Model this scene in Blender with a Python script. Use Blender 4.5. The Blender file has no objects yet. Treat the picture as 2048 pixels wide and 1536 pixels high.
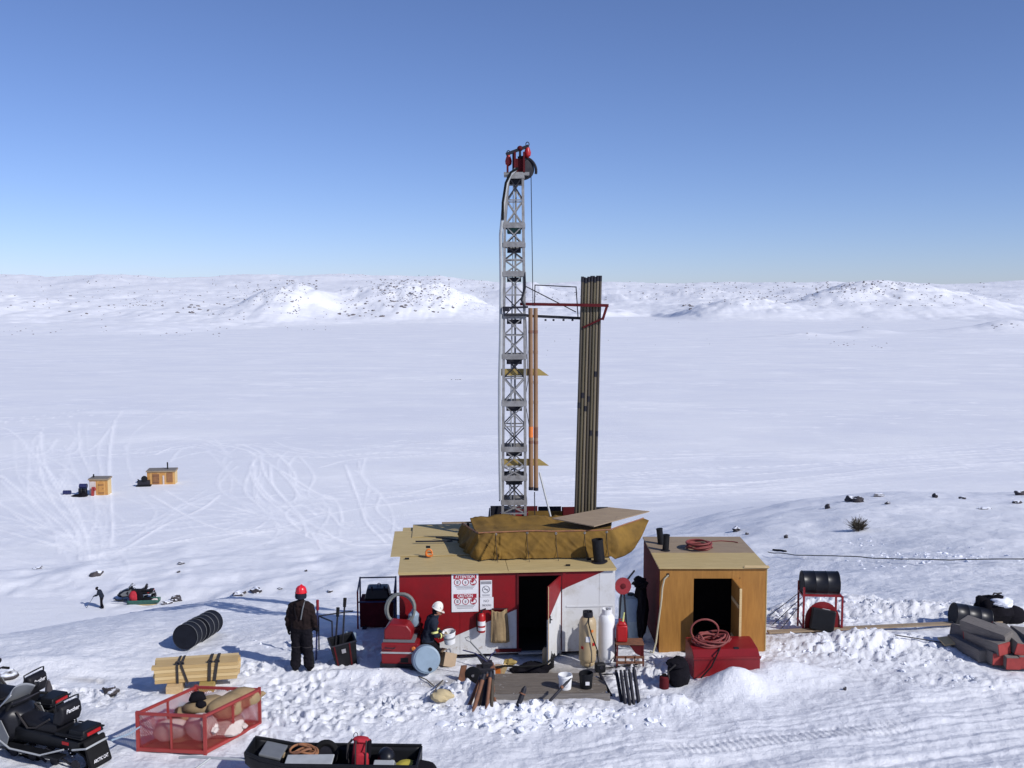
import bpy, bmesh, math, random
import numpy as np
from mathutils import Vector, Matrix, Euler
R = math.radians
random.seed(7); rng = np.random.default_rng(7)
sc = bpy.context.scene
col = sc.collection

# ------------------------------------------------------------------ camera
F_PX = 1991.0; CAM_Z = 8.0; PITCH = math.atan(168 / F_PX)
cd = bpy.data.cameras.new('camera'); cam = bpy.data.objects.new('camera', cd); col.objects.link(cam)
cd.sensor_width = 36; cd.lens = 36 * F_PX / 2048; cd.clip_end = 20000; cd.clip_start = 0.1
cam.location = (0, 0, CAM_Z); cam.rotation_euler = (math.pi / 2 - PITCH, 0, 0)
sc.camera = cam
# ------------------------------------------------------------------ sky and sun
SUN = Vector((1.11, -0.83, 0.99)).normalized()
w = bpy.data.worlds.new('World'); sc.world = w; w.use_nodes = True
wn = w.node_tree; wn.nodes.clear()
sky = wn.nodes.new('ShaderNodeTexSky'); sky.sky_type = 'NISHITA'; sky.sun_disc = False
sky.sun_elevation = math.asin(SUN.z); sky.sun_rotation = math.atan2(SUN.x, SUN.y)
sky.altitude = 0; sky.air_density = 0.7; sky.dust_density = 0.3; sky.ozone_density = 6.0
bg = wn.nodes.new('ShaderNodeBackground'); bg.inputs[1].default_value = 0.122
wo = wn.nodes.new('ShaderNodeOutputWorld')
wb = wn.nodes.new('ShaderNodeMix'); wb.data_type = 'RGBA'; wb.blend_type = 'MULTIPLY'; wb.inputs[0].default_value = 1
wb.inputs[7].default_value = (1.057, 0.94, 1.03, 1)   # the camera's cool white balance, even over the whole sky
wn.links.new(sky.outputs[0], wb.inputs[6]); wn.links.new(wb.outputs[2], bg.inputs[0]); wn.links.new(bg.outputs[0], wo.inputs[0])
ld = bpy.data.lights.new('sun', 'SUN'); ld.energy = 3.9; ld.angle = R(0.5); ld.color = (1, 0.965, 0.925)
sun = bpy.data.objects.new('sun', ld); col.objects.link(sun); sun.location = (30, -20, 40)
sun.rotation_euler = (-SUN).to_track_quat('-Z', 'Y').to_euler()
sc.view_settings.view_transform = 'Standard'; sc.view_settings.look = 'None'
sc.view_settings.exposure = 0.0; sc.view_settings.gamma = 1.0
sc.cycles.max_bounces = 6; sc.cycles.diffuse_bounces = 3; sc.cycles.use_denoising = True

# ------------------------------------------------------------------ pixel helpers (photo pixels -> rays)
CP, SP = math.cos(PITCH), math.sin(PITCH)
def ray(px, py):
    a = (px - 1024) / F_PX; b = (768 - py) / F_PX
    return Vector((a, CP + b * SP, -SP + b * CP))
def at(px, py, Y):
    d = ray(px, py); return Vector((0, 0, CAM_Z)) + d * (Y / d.y)
def gp(px, py, z=0.0):
    d = ray(px, py); return Vector((0, 0, CAM_Z)) + d * ((z - CAM_Z) / d.z)

# ------------------------------------------------------------------ mesh building
_ico = {}
def ico(sub):
    if sub not in _ico:
        bm = bmesh.new(); bmesh.ops.create_icosphere(bm, subdivisions=sub, radius=1)
        bm.verts.ensure_lookup_table()
        _ico[sub] = (np.array([v.co[:] for v in bm.verts]), [[v.index for v in f.verts] for f in bm.faces]); bm.free()
    return _ico[sub]
def rotm(r):
    if r is None: return Matrix.Identity(3)
    if isinstance(r, Matrix): return r.to_3x3()
    return Euler(r).to_matrix()
class MB:
    def __init__(s): s.v = []; s.f = []
    def add(s, vs, fs):
        o = len(s.v); s.v += [tuple(v) for v in vs]; s.f += [[i + o for i in f] for f in fs]; return s
    def box(s, c, d, r=None, taper=1.0):
        m = rotm(r); c = Vector(c); vs = []
        for z in (-1, 1):
            t = taper if z > 0 else 1
            for x, y in ((-1, -1), (1, -1), (1, 1), (-1, 1)):
                vs.append(c + m @ Vector((x * d[0] / 2 * t, y * d[1] / 2 * t, z * d[2] / 2)))
        return s.add(vs, [[3, 2, 1, 0], [4, 5, 6, 7], [0, 1, 5, 4], [1, 2, 6, 5], [2, 3, 7, 6], [3, 0, 4, 7]])
    def bar(s, a, b, w, h=None, up=(0, 0, 1)):
        a, b = Vector(a), Vector(b); h = h or w; d = (b - a).normalized(); u = Vector(up)
        if abs(d.dot(u)) > .98: u = Vector((0, 1, 0))
        x = d.cross(u).normalized(); y = x.cross(d); vs = []
        for p in (a, b):
            for i, j in ((-1, -1), (1, -1), (1, 1), (-1, 1)): vs.append(p + x * i * w / 2 + y * j * h / 2)
        return s.add(vs, [[3, 2, 1, 0], [4, 5, 6, 7], [0, 1, 5, 4], [1, 2, 6, 5], [2, 3, 7, 6], [3, 0, 4, 7]])
    def tube(s, pts, r, n=8, caps=True, closed=False):
        P = [Vector(p) for p in pts]; k = len(P); rr = r if isinstance(r, (list, tuple)) else [r] * k
        o = len(s.v); nrm = None
        for i in range(k):
            if closed: t = P[(i + 1) % k] - P[i - 1]
            else: t = P[min(i + 1, k - 1)] - P[max(i - 1, 0)]
            t.normalize()
            if nrm is None: nrm = t.orthogonal().normalized()
            nrm = (nrm - t * nrm.dot(t)).normalized(); b = t.cross(nrm)
            for j in range(n):
                a = 2 * math.pi * j / n
                s.v.append(tuple(P[i] + (nrm * math.cos(a) + b * math.sin(a)) * rr[i]))
        for i in range(k if closed else k - 1):
            i2 = (i + 1) % k
            for j in range(n):
                j2 = (j + 1) % n; s.f.append([o + i * n + j, o + i * n + j2, o + i2 * n + j2, o + i2 * n + j])
        if caps and not closed:
            s.f.append([o + j for j in range(n)][::-1]); s.f.append([o + (k - 1) * n + j for j in range(n)])
        return s
    def cyl(s, a, b, r, r2=None, n=14): return s.tube([a, b], [r, r if r2 is None else r2], n)
    def lathe(s, prof, n=24, o=(0, 0, 0), r=None):
        m = rotm(r); O = Vector(o); b = len(s.v); k = len(prof)
        for (rad, h) in prof:
            for j in range(n):
                a = 2 * math.pi * j / n; s.v.append(tuple(O + m @ Vector((rad * math.cos(a), rad * math.sin(a), h))))
        for i in range(k - 1):
            for j in range(n):
                j2 = (j + 1) % n; s.f.append([b + i * n + j, b + i * n + j2, b + (i + 1) * n + j2, b + (i + 1) * n + j])
        s.f.append([b + j for j in range(n)][::-1]); s.f.append([b + (k - 1) * n + j for j in range(n)])
        return s
    def ball(s, c, d, sub=2, r=None, amp=0.0, freq=2.0, seed=0):
        V, Fc = ico(sub); m = np.array(rotm(r)); vv = V.copy()
        if amp:
            ph = np.random.default_rng(seed).uniform(0, 6.28, (4, 3)); k = np.zeros(len(V))
            dr = np.random.default_rng(seed + 9).normal(size=(4, 3)) * freq
            for i in range(4): k += np.sin(V @ dr[i] + ph[i, 0]) * .5
            vv = V * (1 + amp * k)[:, None]
        vv = (vv * np.array(d if hasattr(d, '__len__') else (d, d, d))) @ m.T + np.array(c)
        return s.add(vv.tolist(), Fc)
    def prism(s, poly, o, u, v, wv):
        O, u, v, wv = Vector(o), Vector(u), Vector(v), Vector(wv); n = len(poly)
        a = [O + u * p[0] + v * p[1] for p in poly]; b = [p + wv for p in a]
        return s.add(a + b, [list(range(n))[::-1], list(range(n, 2 * n))] + [[i, (i + 1) % n, n + (i + 1) % n, n + i] for i in range(n)])
    def grid(s, fn, nu, nv):
        o = len(s.v)
        for i in range(nu + 1):
            for j in range(nv + 1): s.v.append(tuple(fn(i / nu, j / nv)))
        for i in range(nu):
            for j in range(nv):
                a = o + i * (nv + 1) + j; s.f.append([a, a + 1, a + nv + 2, a + nv + 1])
        return s
MW = {}
def mesh_of(name, mb, mat, smooth):
    me = bpy.data.meshes.new(name); me.from_pydata(mb.v, [], mb.f)
    me.materials.append(mat)
    if smooth:
        me.polygons.foreach_set('use_smooth', [True] * len(me.polygons))
        try: me.set_sharp_from_angle(angle=R(smooth if smooth is not True else 40))
        except Exception: pass
    return me
def obj(name, mb, mat, parent=None, smooth=False, bevel=0, world=False, solid=0, label=None, sub=0):
    if world and parent is not None:
        inv = MW[parent.name].inverted(); mb.v = [tuple(inv @ Vector(v)) for v in mb.v]
    me = mesh_of(name, mb, mat, smooth)
    o = bpy.data.objects.new(name, me); col.objects.link(o)
    if parent is not None: o.parent = parent; MW[o.name] = MW[parent.name]
    else: MW[o.name] = Matrix.Identity(4)
    if sub: m = o.modifiers.new('sub', 'SUBSURF'); m.levels = sub; m.render_levels = sub
    if solid: m = o.modifiers.new('solid', 'SOLIDIFY'); m.thickness = solid; m.offset = 0
    if bevel:
        m = o.modifiers.new('bevel', 'BEVEL'); m.width = bevel; m.segments = 2; m.limit_method = 'ANGLE'; m.angle_limit = R(35)
    if label: o['label'] = label
    return o
def tag(o, label, cat, group=None):
    o['label'] = label; o['category'] = cat
    if group: o['group'] = group
    return o
def thing(name, label, cat, loc=(0, 0, 0), rot=(0, 0, 0), group=None):
    if not hasattr(rot, '__len__'): rot = (0, 0, rot)
    o = bpy.data.objects.new(name, None); col.objects.link(o); o.empty_display_size = .2
    o.location = loc; o.rotation_euler = rot
    MW[o.name] = Matrix.Translation(Vector(loc)) @ Euler(rot).to_matrix().to_4x4()
    return tag(o, label, cat, group)
def solo(name, mb, mat, label, cat, loc=None, rot=(0, 0, 0), group=None, **k):
    """a thing that is one mesh; the mesh is in local coordinates at loc (or world coordinates when loc is None)"""
    if loc is None:
        c = np.array(mb.v); b = Vector(((c[:, 0].min() + c[:, 0].max()) / 2, (c[:, 1].min() + c[:, 1].max()) / 2, c[:, 2].min()))
        mb.v = [tuple(Vector(v) - b) for v in mb.v]; loc = b
    o = obj(name, mb, mat, **k); o.location = loc; o.rotation_euler = rot if hasattr(rot, '__len__') else (0, 0, rot)
    MW[o.name] = Matrix.Translation(Vector(loc)) @ Euler(o.rotation_euler).to_matrix().to_4x4()
    return tag(o, label, cat, group)
def copy_tree(o, parent=None):
    c = o.copy(); col.objects.link(c); c.parent = parent
    for ch in o.children: copy_tree(ch, c)
    return c
def place(o, loc, rot=(0, 0, 0), label=None, scale=None):
    o.location = loc; o.rotation_euler = rot if hasattr(rot, '__len__') else (0, 0, rot)
    if label: o['label'] = label
    if scale: o.scale = (scale,) * 3
    MW[o.name] = Matrix.Translation(Vector(loc)) @ Euler(o.rotation_euler).to_matrix().to_4x4()
    return o

# ------------------------------------------------------------------ materials
def mat(name, c, rough=.6, metal=0, var=.25, scale=5, c2=None, bump=0, bscale=40, stretch=(1, 1, 1), spec=.5, dirt=None, dirt_at=.62, coat=0, snow=0):
    m = bpy.data.materials.new(name); m.use_nodes = True; nt = m.node_tree; N = nt.nodes; L = nt.links
    b = N['Principled BSDF']; b.inputs['Roughness'].default_value = rough; b.inputs['Metallic'].default_value = metal
    b.inputs['Specular IOR Level'].default_value = spec
    if coat: b.inputs['Coat Weight'].default_value = coat; b.inputs['Coat Roughness'].default_value = .15
    tc = N.new('ShaderNodeTexCoord'); mp = N.new('ShaderNodeMapping'); mp.inputs['Scale'].default_value = stretch
    L.new(tc.outputs['Object'], mp.inputs[0])
    n1 = N.new('ShaderNodeTexNoise'); n1.inputs['Scale'].default_value = scale; n1.inputs['Detail'].default_value = 6; n1.inputs['Roughness'].default_value = .65
    L.new(mp.outputs[0], n1.inputs[0])
    rp = N.new('ShaderNodeMapRange'); rp.inputs[1].default_value = .32; rp.inputs[2].default_value = .68
    L.new(n1.outputs[0], rp.inputs[0])
    mx = N.new('ShaderNodeMix'); mx.data_type = 'RGBA'; L.new(rp.outputs[0], mx.inputs[0])
    c2 = c2 or tuple(v * (1 - var) for v in c)
    mx.inputs[6].default_value = (*c, 1); mx.inputs[7].default_value = (*c2, 1)
    out = mx.outputs[2]
    if dirt:
        n2 = N.new('ShaderNodeTexNoise'); n2.inputs['Scale'].default_value = scale * 1.7 + 1; n2.inputs['Detail'].default_value = 8; n2.inputs['Roughness'].default_value = .75
        L.new(tc.outputs['Object'], n2.inputs[0])
        r2 = N.new('ShaderNodeMapRange'); r2.inputs[1].default_value = dirt_at; r2.inputs[2].default_value = dirt_at + .08
        L.new(n2.outputs[0], r2.inputs[0])
        m2 = N.new('ShaderNodeMix'); m2.data_type = 'RGBA'; L.new(r2.outputs[0], m2.inputs[0]); L.new(out, m2.inputs[6]); m2.inputs[7].default_value = (*dirt, 1)
        out = m2.outputs[2]
    if snow:
        g = N.new('ShaderNodeNewGeometry'); sx = N.new('ShaderNodeSeparateXYZ'); L.new(g.outputs['Normal'], sx.inputs[0])
        n3 = N.new('ShaderNodeTexNoise'); n3.inputs['Scale'].default_value = 2.5; n3.inputs['Detail'].default_value = 5; L.new(tc.outputs['Object'], n3.inputs[0])
        ad = N.new('ShaderNodeMath'); ad.operation = 'ADD'; L.new(sx.outputs[2], ad.inputs[0]); L.new(n3.outputs[0], ad.inputs[1])
        r3 = N.new('ShaderNodeMapRange'); r3.inputs[1].default_value = 1.5 - snow; r3.inputs[2].default_value = 1.62 - snow; L.new(ad.outputs[0], r3.inputs[0])
        m3 = N.new('ShaderNodeMix'); m3.data_type = 'RGBA'; L.new(r3.outputs[0], m3.inputs[0]); L.new(out, m3.inputs[6]); m3.inputs[7].default_value = (.8, .83, .9, 1)
        out = m3.outputs[2]
    L.new(out, b.inputs['Base Color'])
    if bump:
        n4 = N.new('ShaderNodeTexNoise'); n4.inputs['Scale'].default_value = bscale; n4.inputs['Detail'].default_value = 5; L.new(mp.outputs[0], n4.inputs[0])
        bp = N.new('ShaderNodeBump'); bp.inputs['Strength'].default_value = min(1, bump); bp.inputs['Distance'].default_value = .02
        L.new(n4.outputs[0], bp.inputs['Height']); L.new(bp.outputs[0], b.inputs['Normal'])
    return m
M = {}
M['red'] = mat('red_paint', (.22, .006, .010), .45, var=.2, scale=2.5, dirt=(.16, .02, .02), dirt_at=.68, bump=.05)
M['redsteel'] = mat('red_steel', (.25, .008, .014), .45, var=.3, dirt=(.12, .05, .04), dirt_at=.63, bump=.1)
M['darkred'] = mat('maroon_paint', (.105, .014, .018), .85, spec=.12, var=.3, dirt=(.04, .02, .018), dirt_at=.6)
M['fadedred'] = mat('faded_red_paint', (.36, .045, .04), .6, var=.3, dirt=(.22, .08, .06), dirt_at=.6)
M['white'] = mat('white_paint', (.78, .79, .80), .5, var=.06, scale=2, dirt=(.52, .5, .47), dirt_at=.68)
M['ply'] = mat('plywood', (.53, .41, .19), .7, c2=(.40, .30, .13), scale=2.2, stretch=(1, 14, 14), dirt=(.3, .22, .13), dirt_at=.66, bump=.15)
M['plyback'] = mat('plywood_weathered', (.34, .26, .17), .75, c2=(.24, .18, .12), scale=2.2, stretch=(1, 12, 12), dirt=(.2, .15, .11), dirt_at=.6, bump=.15)
M['plyorange'] = mat('plywood_stained', (.40, .19, .035), .65, c2=(.29, .13, .022), scale=1.6, stretch=(9, 9, 1), dirt=(.2, .09, .02), dirt_at=.66, bump=.12)
M['pine'] = mat('pine', (.68, .52, .27), .7, c2=(.56, .4, .19), scale=4, stretch=(1, 14, 14), bump=.1)
M['pine2'] = mat('pine_tan', (.56, .40, .18), .7, c2=(.42, .28, .12), scale=4, stretch=(1, 14, 14), bump=.1)
M['drumlid'] = mat('black_matt_paint', (.012, .014, .022), .7, spec=.15, var=.3, dirt=(.06, .06, .065), dirt_at=.68)
M['paleblue'] = mat('pale_blue_plastic', (.25, .34, .43), .5, var=.15, dirt=(.25, .3, .34), dirt_at=.66)
M['tanbag'] = mat('tan_sack', (.55, .45, .26), .9, var=.2, bump=.3, bscale=12)
M['ropebrown'] = mat('orange_rope', (.34, .15, .06), .85, c2=(.2, .09, .06), scale=9)
M['pineend'] = mat('sawn_end', (.58, .42, .22), .8, c2=(.45, .31, .16), scale=22)
M['yelboard'] = mat('yellow_board', (.40, .29, .08), .7, c2=(.28, .2, .07), scale=5, stretch=(1, 8, 8), dirt=(.14, .1, .06), dirt_at=.6)
M['greywood'] = mat('grey_wood', (.22, .20, .18), .85, c2=(.13, .12, .115), scale=4, stretch=(1, 12, 12), dirt=(.08, .07, .06), dirt_at=.62, bump=.3)
M['dirtywood'] = mat('dirty_wood', (.19, .16, .13), .85, c2=(.10, .085, .07), scale=4, stretch=(1, 10, 10), dirt=(.42, .42, .43), dirt_at=.6, bump=.3)
M['canvas'] = mat('brown_canvas', (.235, .137, .030), .9, c2=(.135, .080, .022), scale=2.2, dirt=(.09, .055, .025), dirt_at=.64, bump=.5, bscale=7, spec=.2)
M['galv'] = mat('galvanised_steel', (.36, .355, .34), .55, metal=.4, c2=(.21, .20, .19), scale=7, dirt=(.16, .11, .08), dirt_at=.64)
M['dsteel'] = mat('dark_steel', (.028, .028, .038), .55, spec=.3, metal=.2, var=.5, scale=8, dirt=(.09, .06, .045), dirt_at=.66)
M['rodsteel'] = mat('rod_steel', (.105, .086, .06), .5, metal=.3, c2=(.05, .042, .032), scale=3, stretch=(1, 1, .25), dirt=(.16, .085, .045), dirt_at=.6)
M['rodlit'] = mat('rod_steel_lit', (.23, .19, .125), .5, metal=.2, c2=(.12, .098, .068), scale=3, stretch=(1, 1, .25), dirt=(.2, .11, .06), dirt_at=.6)  # lighter copy of the rod steel, sunlit highlight put into the colour
M['rodolive_lit'] = mat('rod_steel_olive_lit', (.15, .125, .07), .5, metal=.2, c2=(.07, .06, .038), scale=3, stretch=(1, 1, .25), dirt=(.2, .11, .05), dirt_at=.58)  # olive copy of the rod steel, softer highlight put into the colour
M['rust'] = mat('rusty_steel', (.24, .10, .05), .75, c2=(.11, .055, .035), scale=7, dirt=(.33, .13, .05), dirt_at=.62, bump=.2)
M['tubebrown'] = mat('brown_tube', (.30, .17, .08), .55, c2=(.19, .11, .06), scale=3, stretch=(1, 1, .3), dirt=(.10, .07, .05), dirt_at=.62)
M['black'] = mat('black_plastic', (.010, .011, .014), .5, spec=.25, var=.4, dirt=(.04, .04, .045), dirt_at=.66)
M['blackgloss'] = mat('black_gloss_paint', (.010, .011, .016), .38, spec=.35, var=.3, dirt=(.05, .05, .055), dirt_at=.7)
M['rubber'] = mat('black_rubber', (.011, .011, .012), .85, spec=.2, var=.4)
M['greyp'] = mat('grey_plastic', (.16, .17, .18), .5, var=.2)
M['lgrey'] = mat('light_grey_metal', (.42, .44, .45), .5, var=.2)
M['bluegrey'] = mat('blue_grey_plastic', (.27, .36, .45), .5, var=.2, dirt=(.13, .17, .2), dirt_at=.66)
M['blue'] = mat('dark_blue_paint', (.02, .025, .10), .4, var=.3)
M['redplastic'] = mat('red_plastic', (.42, .008, .010), .4, var=.2)
M['orange'] = mat('orange', (.75, .20, .03), .5, var=.2)
M['redhose'] = mat('red_rubber_hose', (.24, .05, .045), .65, var=.3)
M['greyhose'] = mat('grey_hose', (.17, .18, .17), .6, var=.25)
M['creamhose'] = mat('cream_hose', (.55, .5, .35), .6, var=.2)
M['burlap'] = mat('burlap', (.34, .25, .14), .95, c2=(.25, .18, .10), scale=6, bump=.5, bscale=60, spec=.1)
M['sackwhite'] = mat('white_sack', (.62, .56, .52), .9, c2=(.5, .43, .4), scale=5, bump=.3, bscale=20, spec=.1)
M['card'] = mat('cardboard', (.40, .30, .20), .9, var=.15)
M['tan'] = mat('tan_paint', (.46, .36, .21), .45, c2=(.38, .29, .17), scale=3, dirt=(.3, .16, .09), dirt_at=.66)
M['rock'] = mat('rock', (.045, .042, .05), .9, c2=(.085, .075, .075), scale=1.4, bump=.6, bscale=6, snow=.22, spec=.2)
M['farrock_hazed'] = mat('far_rock_hazed', (.125, .115, .125), .9, c2=(.19, .165, .16), scale=.5, snow=.1, spec=.2)  # paler and greyer than the near rock: air haze put into the colour
M['bush'] = mat('bush_twig', (.10, .08, .055), .9, var=.4)
M['navy'] = mat('navy_cloth', (.018, .024, .04), .9, var=.3, bump=.5, bscale=14, spec=.15)
M['dbrown'] = mat('dark_brown_cloth', (.022, .014, .014), .95, var=.4, bump=.7, bscale=9, spec=.15)
M['dblack'] = mat('black_cloth', (.009, .008, .012), .95, var=.4, bump=.6, bscale=9, spec=.15)
M['skin'] = mat('skin', (.42, .21, .13), .6, var=.12)
M['hiviz'] = mat('hi_vis_tape', (.7, .72, .25), .5, var=.1)
M['redhat'] = mat('red_helmet', (.66, .018, .03), .28, var=.08)
M['whitehat'] = mat('white_helmet', (.8, .78, .72), .3, var=.06)
M['glove'] = mat('work_glove', (.35, .28, .2), .85, var=.2)
M['signwhite'] = mat('sign_white', (.76, .76, .78), .45, var=.05)
M['signred'] = mat('sign_red', (.36, .012, .03), .45, var=.1)
M['signgrey'] = mat('sign_print', (.30, .30, .32), .5, var=.1)
M['strap'] = mat('strap', (.035, .03, .03), .85, var=.3)
M['greenp'] = mat('green_plastic', (.03, .11, .085), .5, var=.3)
M['yellow'] = mat('yellow_cloth', (.5, .42, .06), .8, var=.2)
M['redcloth'] = mat('red_cloth', (.42, .015, .03), .8, var=.3, bump=.4, bscale=15)
M['chrome'] = mat('bright_metal', (.6, .6, .62), .25, metal=1, var=.15)
M['glass'] = mat('smoked_windshield', (.30, .32, .35), .15, var=.05)
M['dark'] = mat('interior_shade', (.018, .014, .012), .9, var=.3)  # near-black brown, the shade inside the huts put into the colour
M['snowlump'] = mat('snow_lump', (.80, .83, .90), .7, var=.06, scale=3, bump=.3, bscale=20, spec=.25)
# ------------------------------------------------------------------ terrain
def vn(x, y, s):
    ix = np.floor(x); iy = np.floor(y); fx = x - ix; fy = y - iy
    fx = fx * fx * fx * (fx * (fx * 6 - 15) + 10); fy = fy * fy * fy * (fy * (fy * 6 - 15) + 10)
    def h(a, b):
        v = np.sin(a * 127.1 + b * 311.7 + s * 74.7) * 43758.5453; return v - np.floor(v)
    return (h(ix, iy) * (1 - fx) + h(ix + 1, iy) * fx) * (1 - fy) + (h(ix, iy + 1) * (1 - fx) + h(ix + 1, iy + 1) * fx) * fy
def fbm(x, y, s, o=4, g=.5):
    a = 1.0; t = 0; n = 0
    for i in range(o):
        t = t + a * (vn(x, y, s + i) - .5); n += a; a *= g; x = x * 2.03 + 17.3; y = y * 2.03 - 9.1
    return t / n * 2
def bil(x, y, s, o=3):
    a = 1.0; t = 0; n = 0
    for i in range(o):
        t = t + a * np.abs(2 * vn(x, y, s + i) - 1); n += a; a *= .5; x = x * 2.1 + 5.3; y = y * 2.1 + 3.7
    return t / n
def sst(a, b, v): t = np.clip((v - a) / (b - a), 0, 1); return t * t * (3 - 2 * t)
def gs(x, y, cx, cy, rx, ry, rot=0.0):
    c, s_ = math.cos(rot), math.sin(rot); u = (x - cx) * c + (y - cy) * s_; v = -(x - cx) * s_ + (y - cy) * c
    return np.exp(-((u / rx) ** 2 + (v / ry) ** 2))
_ty = np.arange(-60, 160, .25)
def _tab(ys, zs):
    z = np.interp(_ty, ys, zs); k = np.exp(-(np.arange(-24, 25) * .25 / 1.9) ** 2); k /= k.sum()
    return np.convolve(np.pad(z, 24, mode='edge'), k, 'valid')
_L = _tab([-60, 0, 14.2, 16, 24, 30, 33, 35, 39, 46, 60, 72, 90], [9, 6.2, .15, 0, 0, -1.7, -2.15, -2.4, -4.6, -7.3, -10.9, -14, -16])
_Rr = _tab([-60, 0, 14.2, 16, 26, 40, 52, 70, 76, 92, 118], [9, 6.2, .15, 0, 0, -2.15, -3.9, -5.8, -6.8, -11.5, -16])
MOUND = [(1470, 1378, .62, .42, .45), (1560, 1352, .9, .45, .30), (1700, 1290, 1.9, .5, .32), (925, 1402, .45, .35, .32), (770, 1352, 1.1, .22, .16),
         (1090, 1432, 1.5, .28, .17), (1180, 1408, .5, .25, .12), (1840, 1215, 1.6, .5, .3), (1700, 1190, 1.2, .8, .35), (1590, 1195, 1.1, .6, .3), (660, 1350, .6, .2, .1), (1330, 1408, .6, .3, .14),
         (60, 1330, 1.6, .5, .25), (350, 1400, .9, .3, .08)]
ROUGH = [(1720, 1300, 2.6, 1.0, .24), (1600, 1215, 1.6, 1.2, .3), (1830, 1205, 2.2, 1.2, .3), (1110, 1425, 1.9, .38, .2), (760, 1372, 1.9, .45, .08), (925, 1395, .7, .45, .25),
         (1340, 1405, .7, .35, .16), (1900, 1360, 1.5, .5, .14), (560, 1400, 2.5, 1.0, .045), (820, 1450, 3.0, 1.0, .04), (1290, 1320, .5, .5, .07), (640, 1280, 1.2, 1.0, .1)]
MW_ = [(gp(a, b), rx, ry, h) for a, b, rx, ry, h in MOUND]
RW_ = [(gp(a, b), rx, ry, h) for a, b, rx, ry, h in ROUGH]
HILL = [(840, 1150, 80, 120, 20), (770, 1130, 50, 90, 8), (930, 1180, 70, 120, 13), (700, 1180, 45, 100, 13), (560, 1050, 42, 80, 23), (610, 1040, 30, 60, 10), (1740, 1350, 64, 120, 34), (1640, 1320, 60, 110, 19), (1830, 1360, 50, 120, 20), (1910, 1380, 55, 140, 17), (1500, 1250, 52, 100, 17), (1420, 1200, 35, 70, 9),
        (1060, 2000, 60, 250, 26), (1230, 1900, 120, 200, 14), (1400, 1900, 110, 200, 12), (10, 1050, 70, 120, 12), (220, 2300, 90, 200, 12), (1620, 640, 26, 16, 3.0), (1740, 720, 18, 16, 2.6), (2040, 740, 50, 30, 8), (1980, 470, 30, 12, 1.6)]
HW = [((a - 1024) / F_PX * d, d, sx, sy, h) for a, d, sx, sy, h in HILL]
SHX = [-600, 0, 300, 620, 900, 1000, 1300, 1400, 1700, 2048, 2700]; SHD = [650, 665, 690, 930, 1000, 1250, 1400, 1120, 1080, 1000, 900]
GA = gp(1180, 1522); GB = gp(2048, 1392); GD = (GB - GA).normalized(); GROT = math.atan2(GD.y, GD.x)
TA = gp(1330, 1502); TB = gp(1850, 1446)
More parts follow.
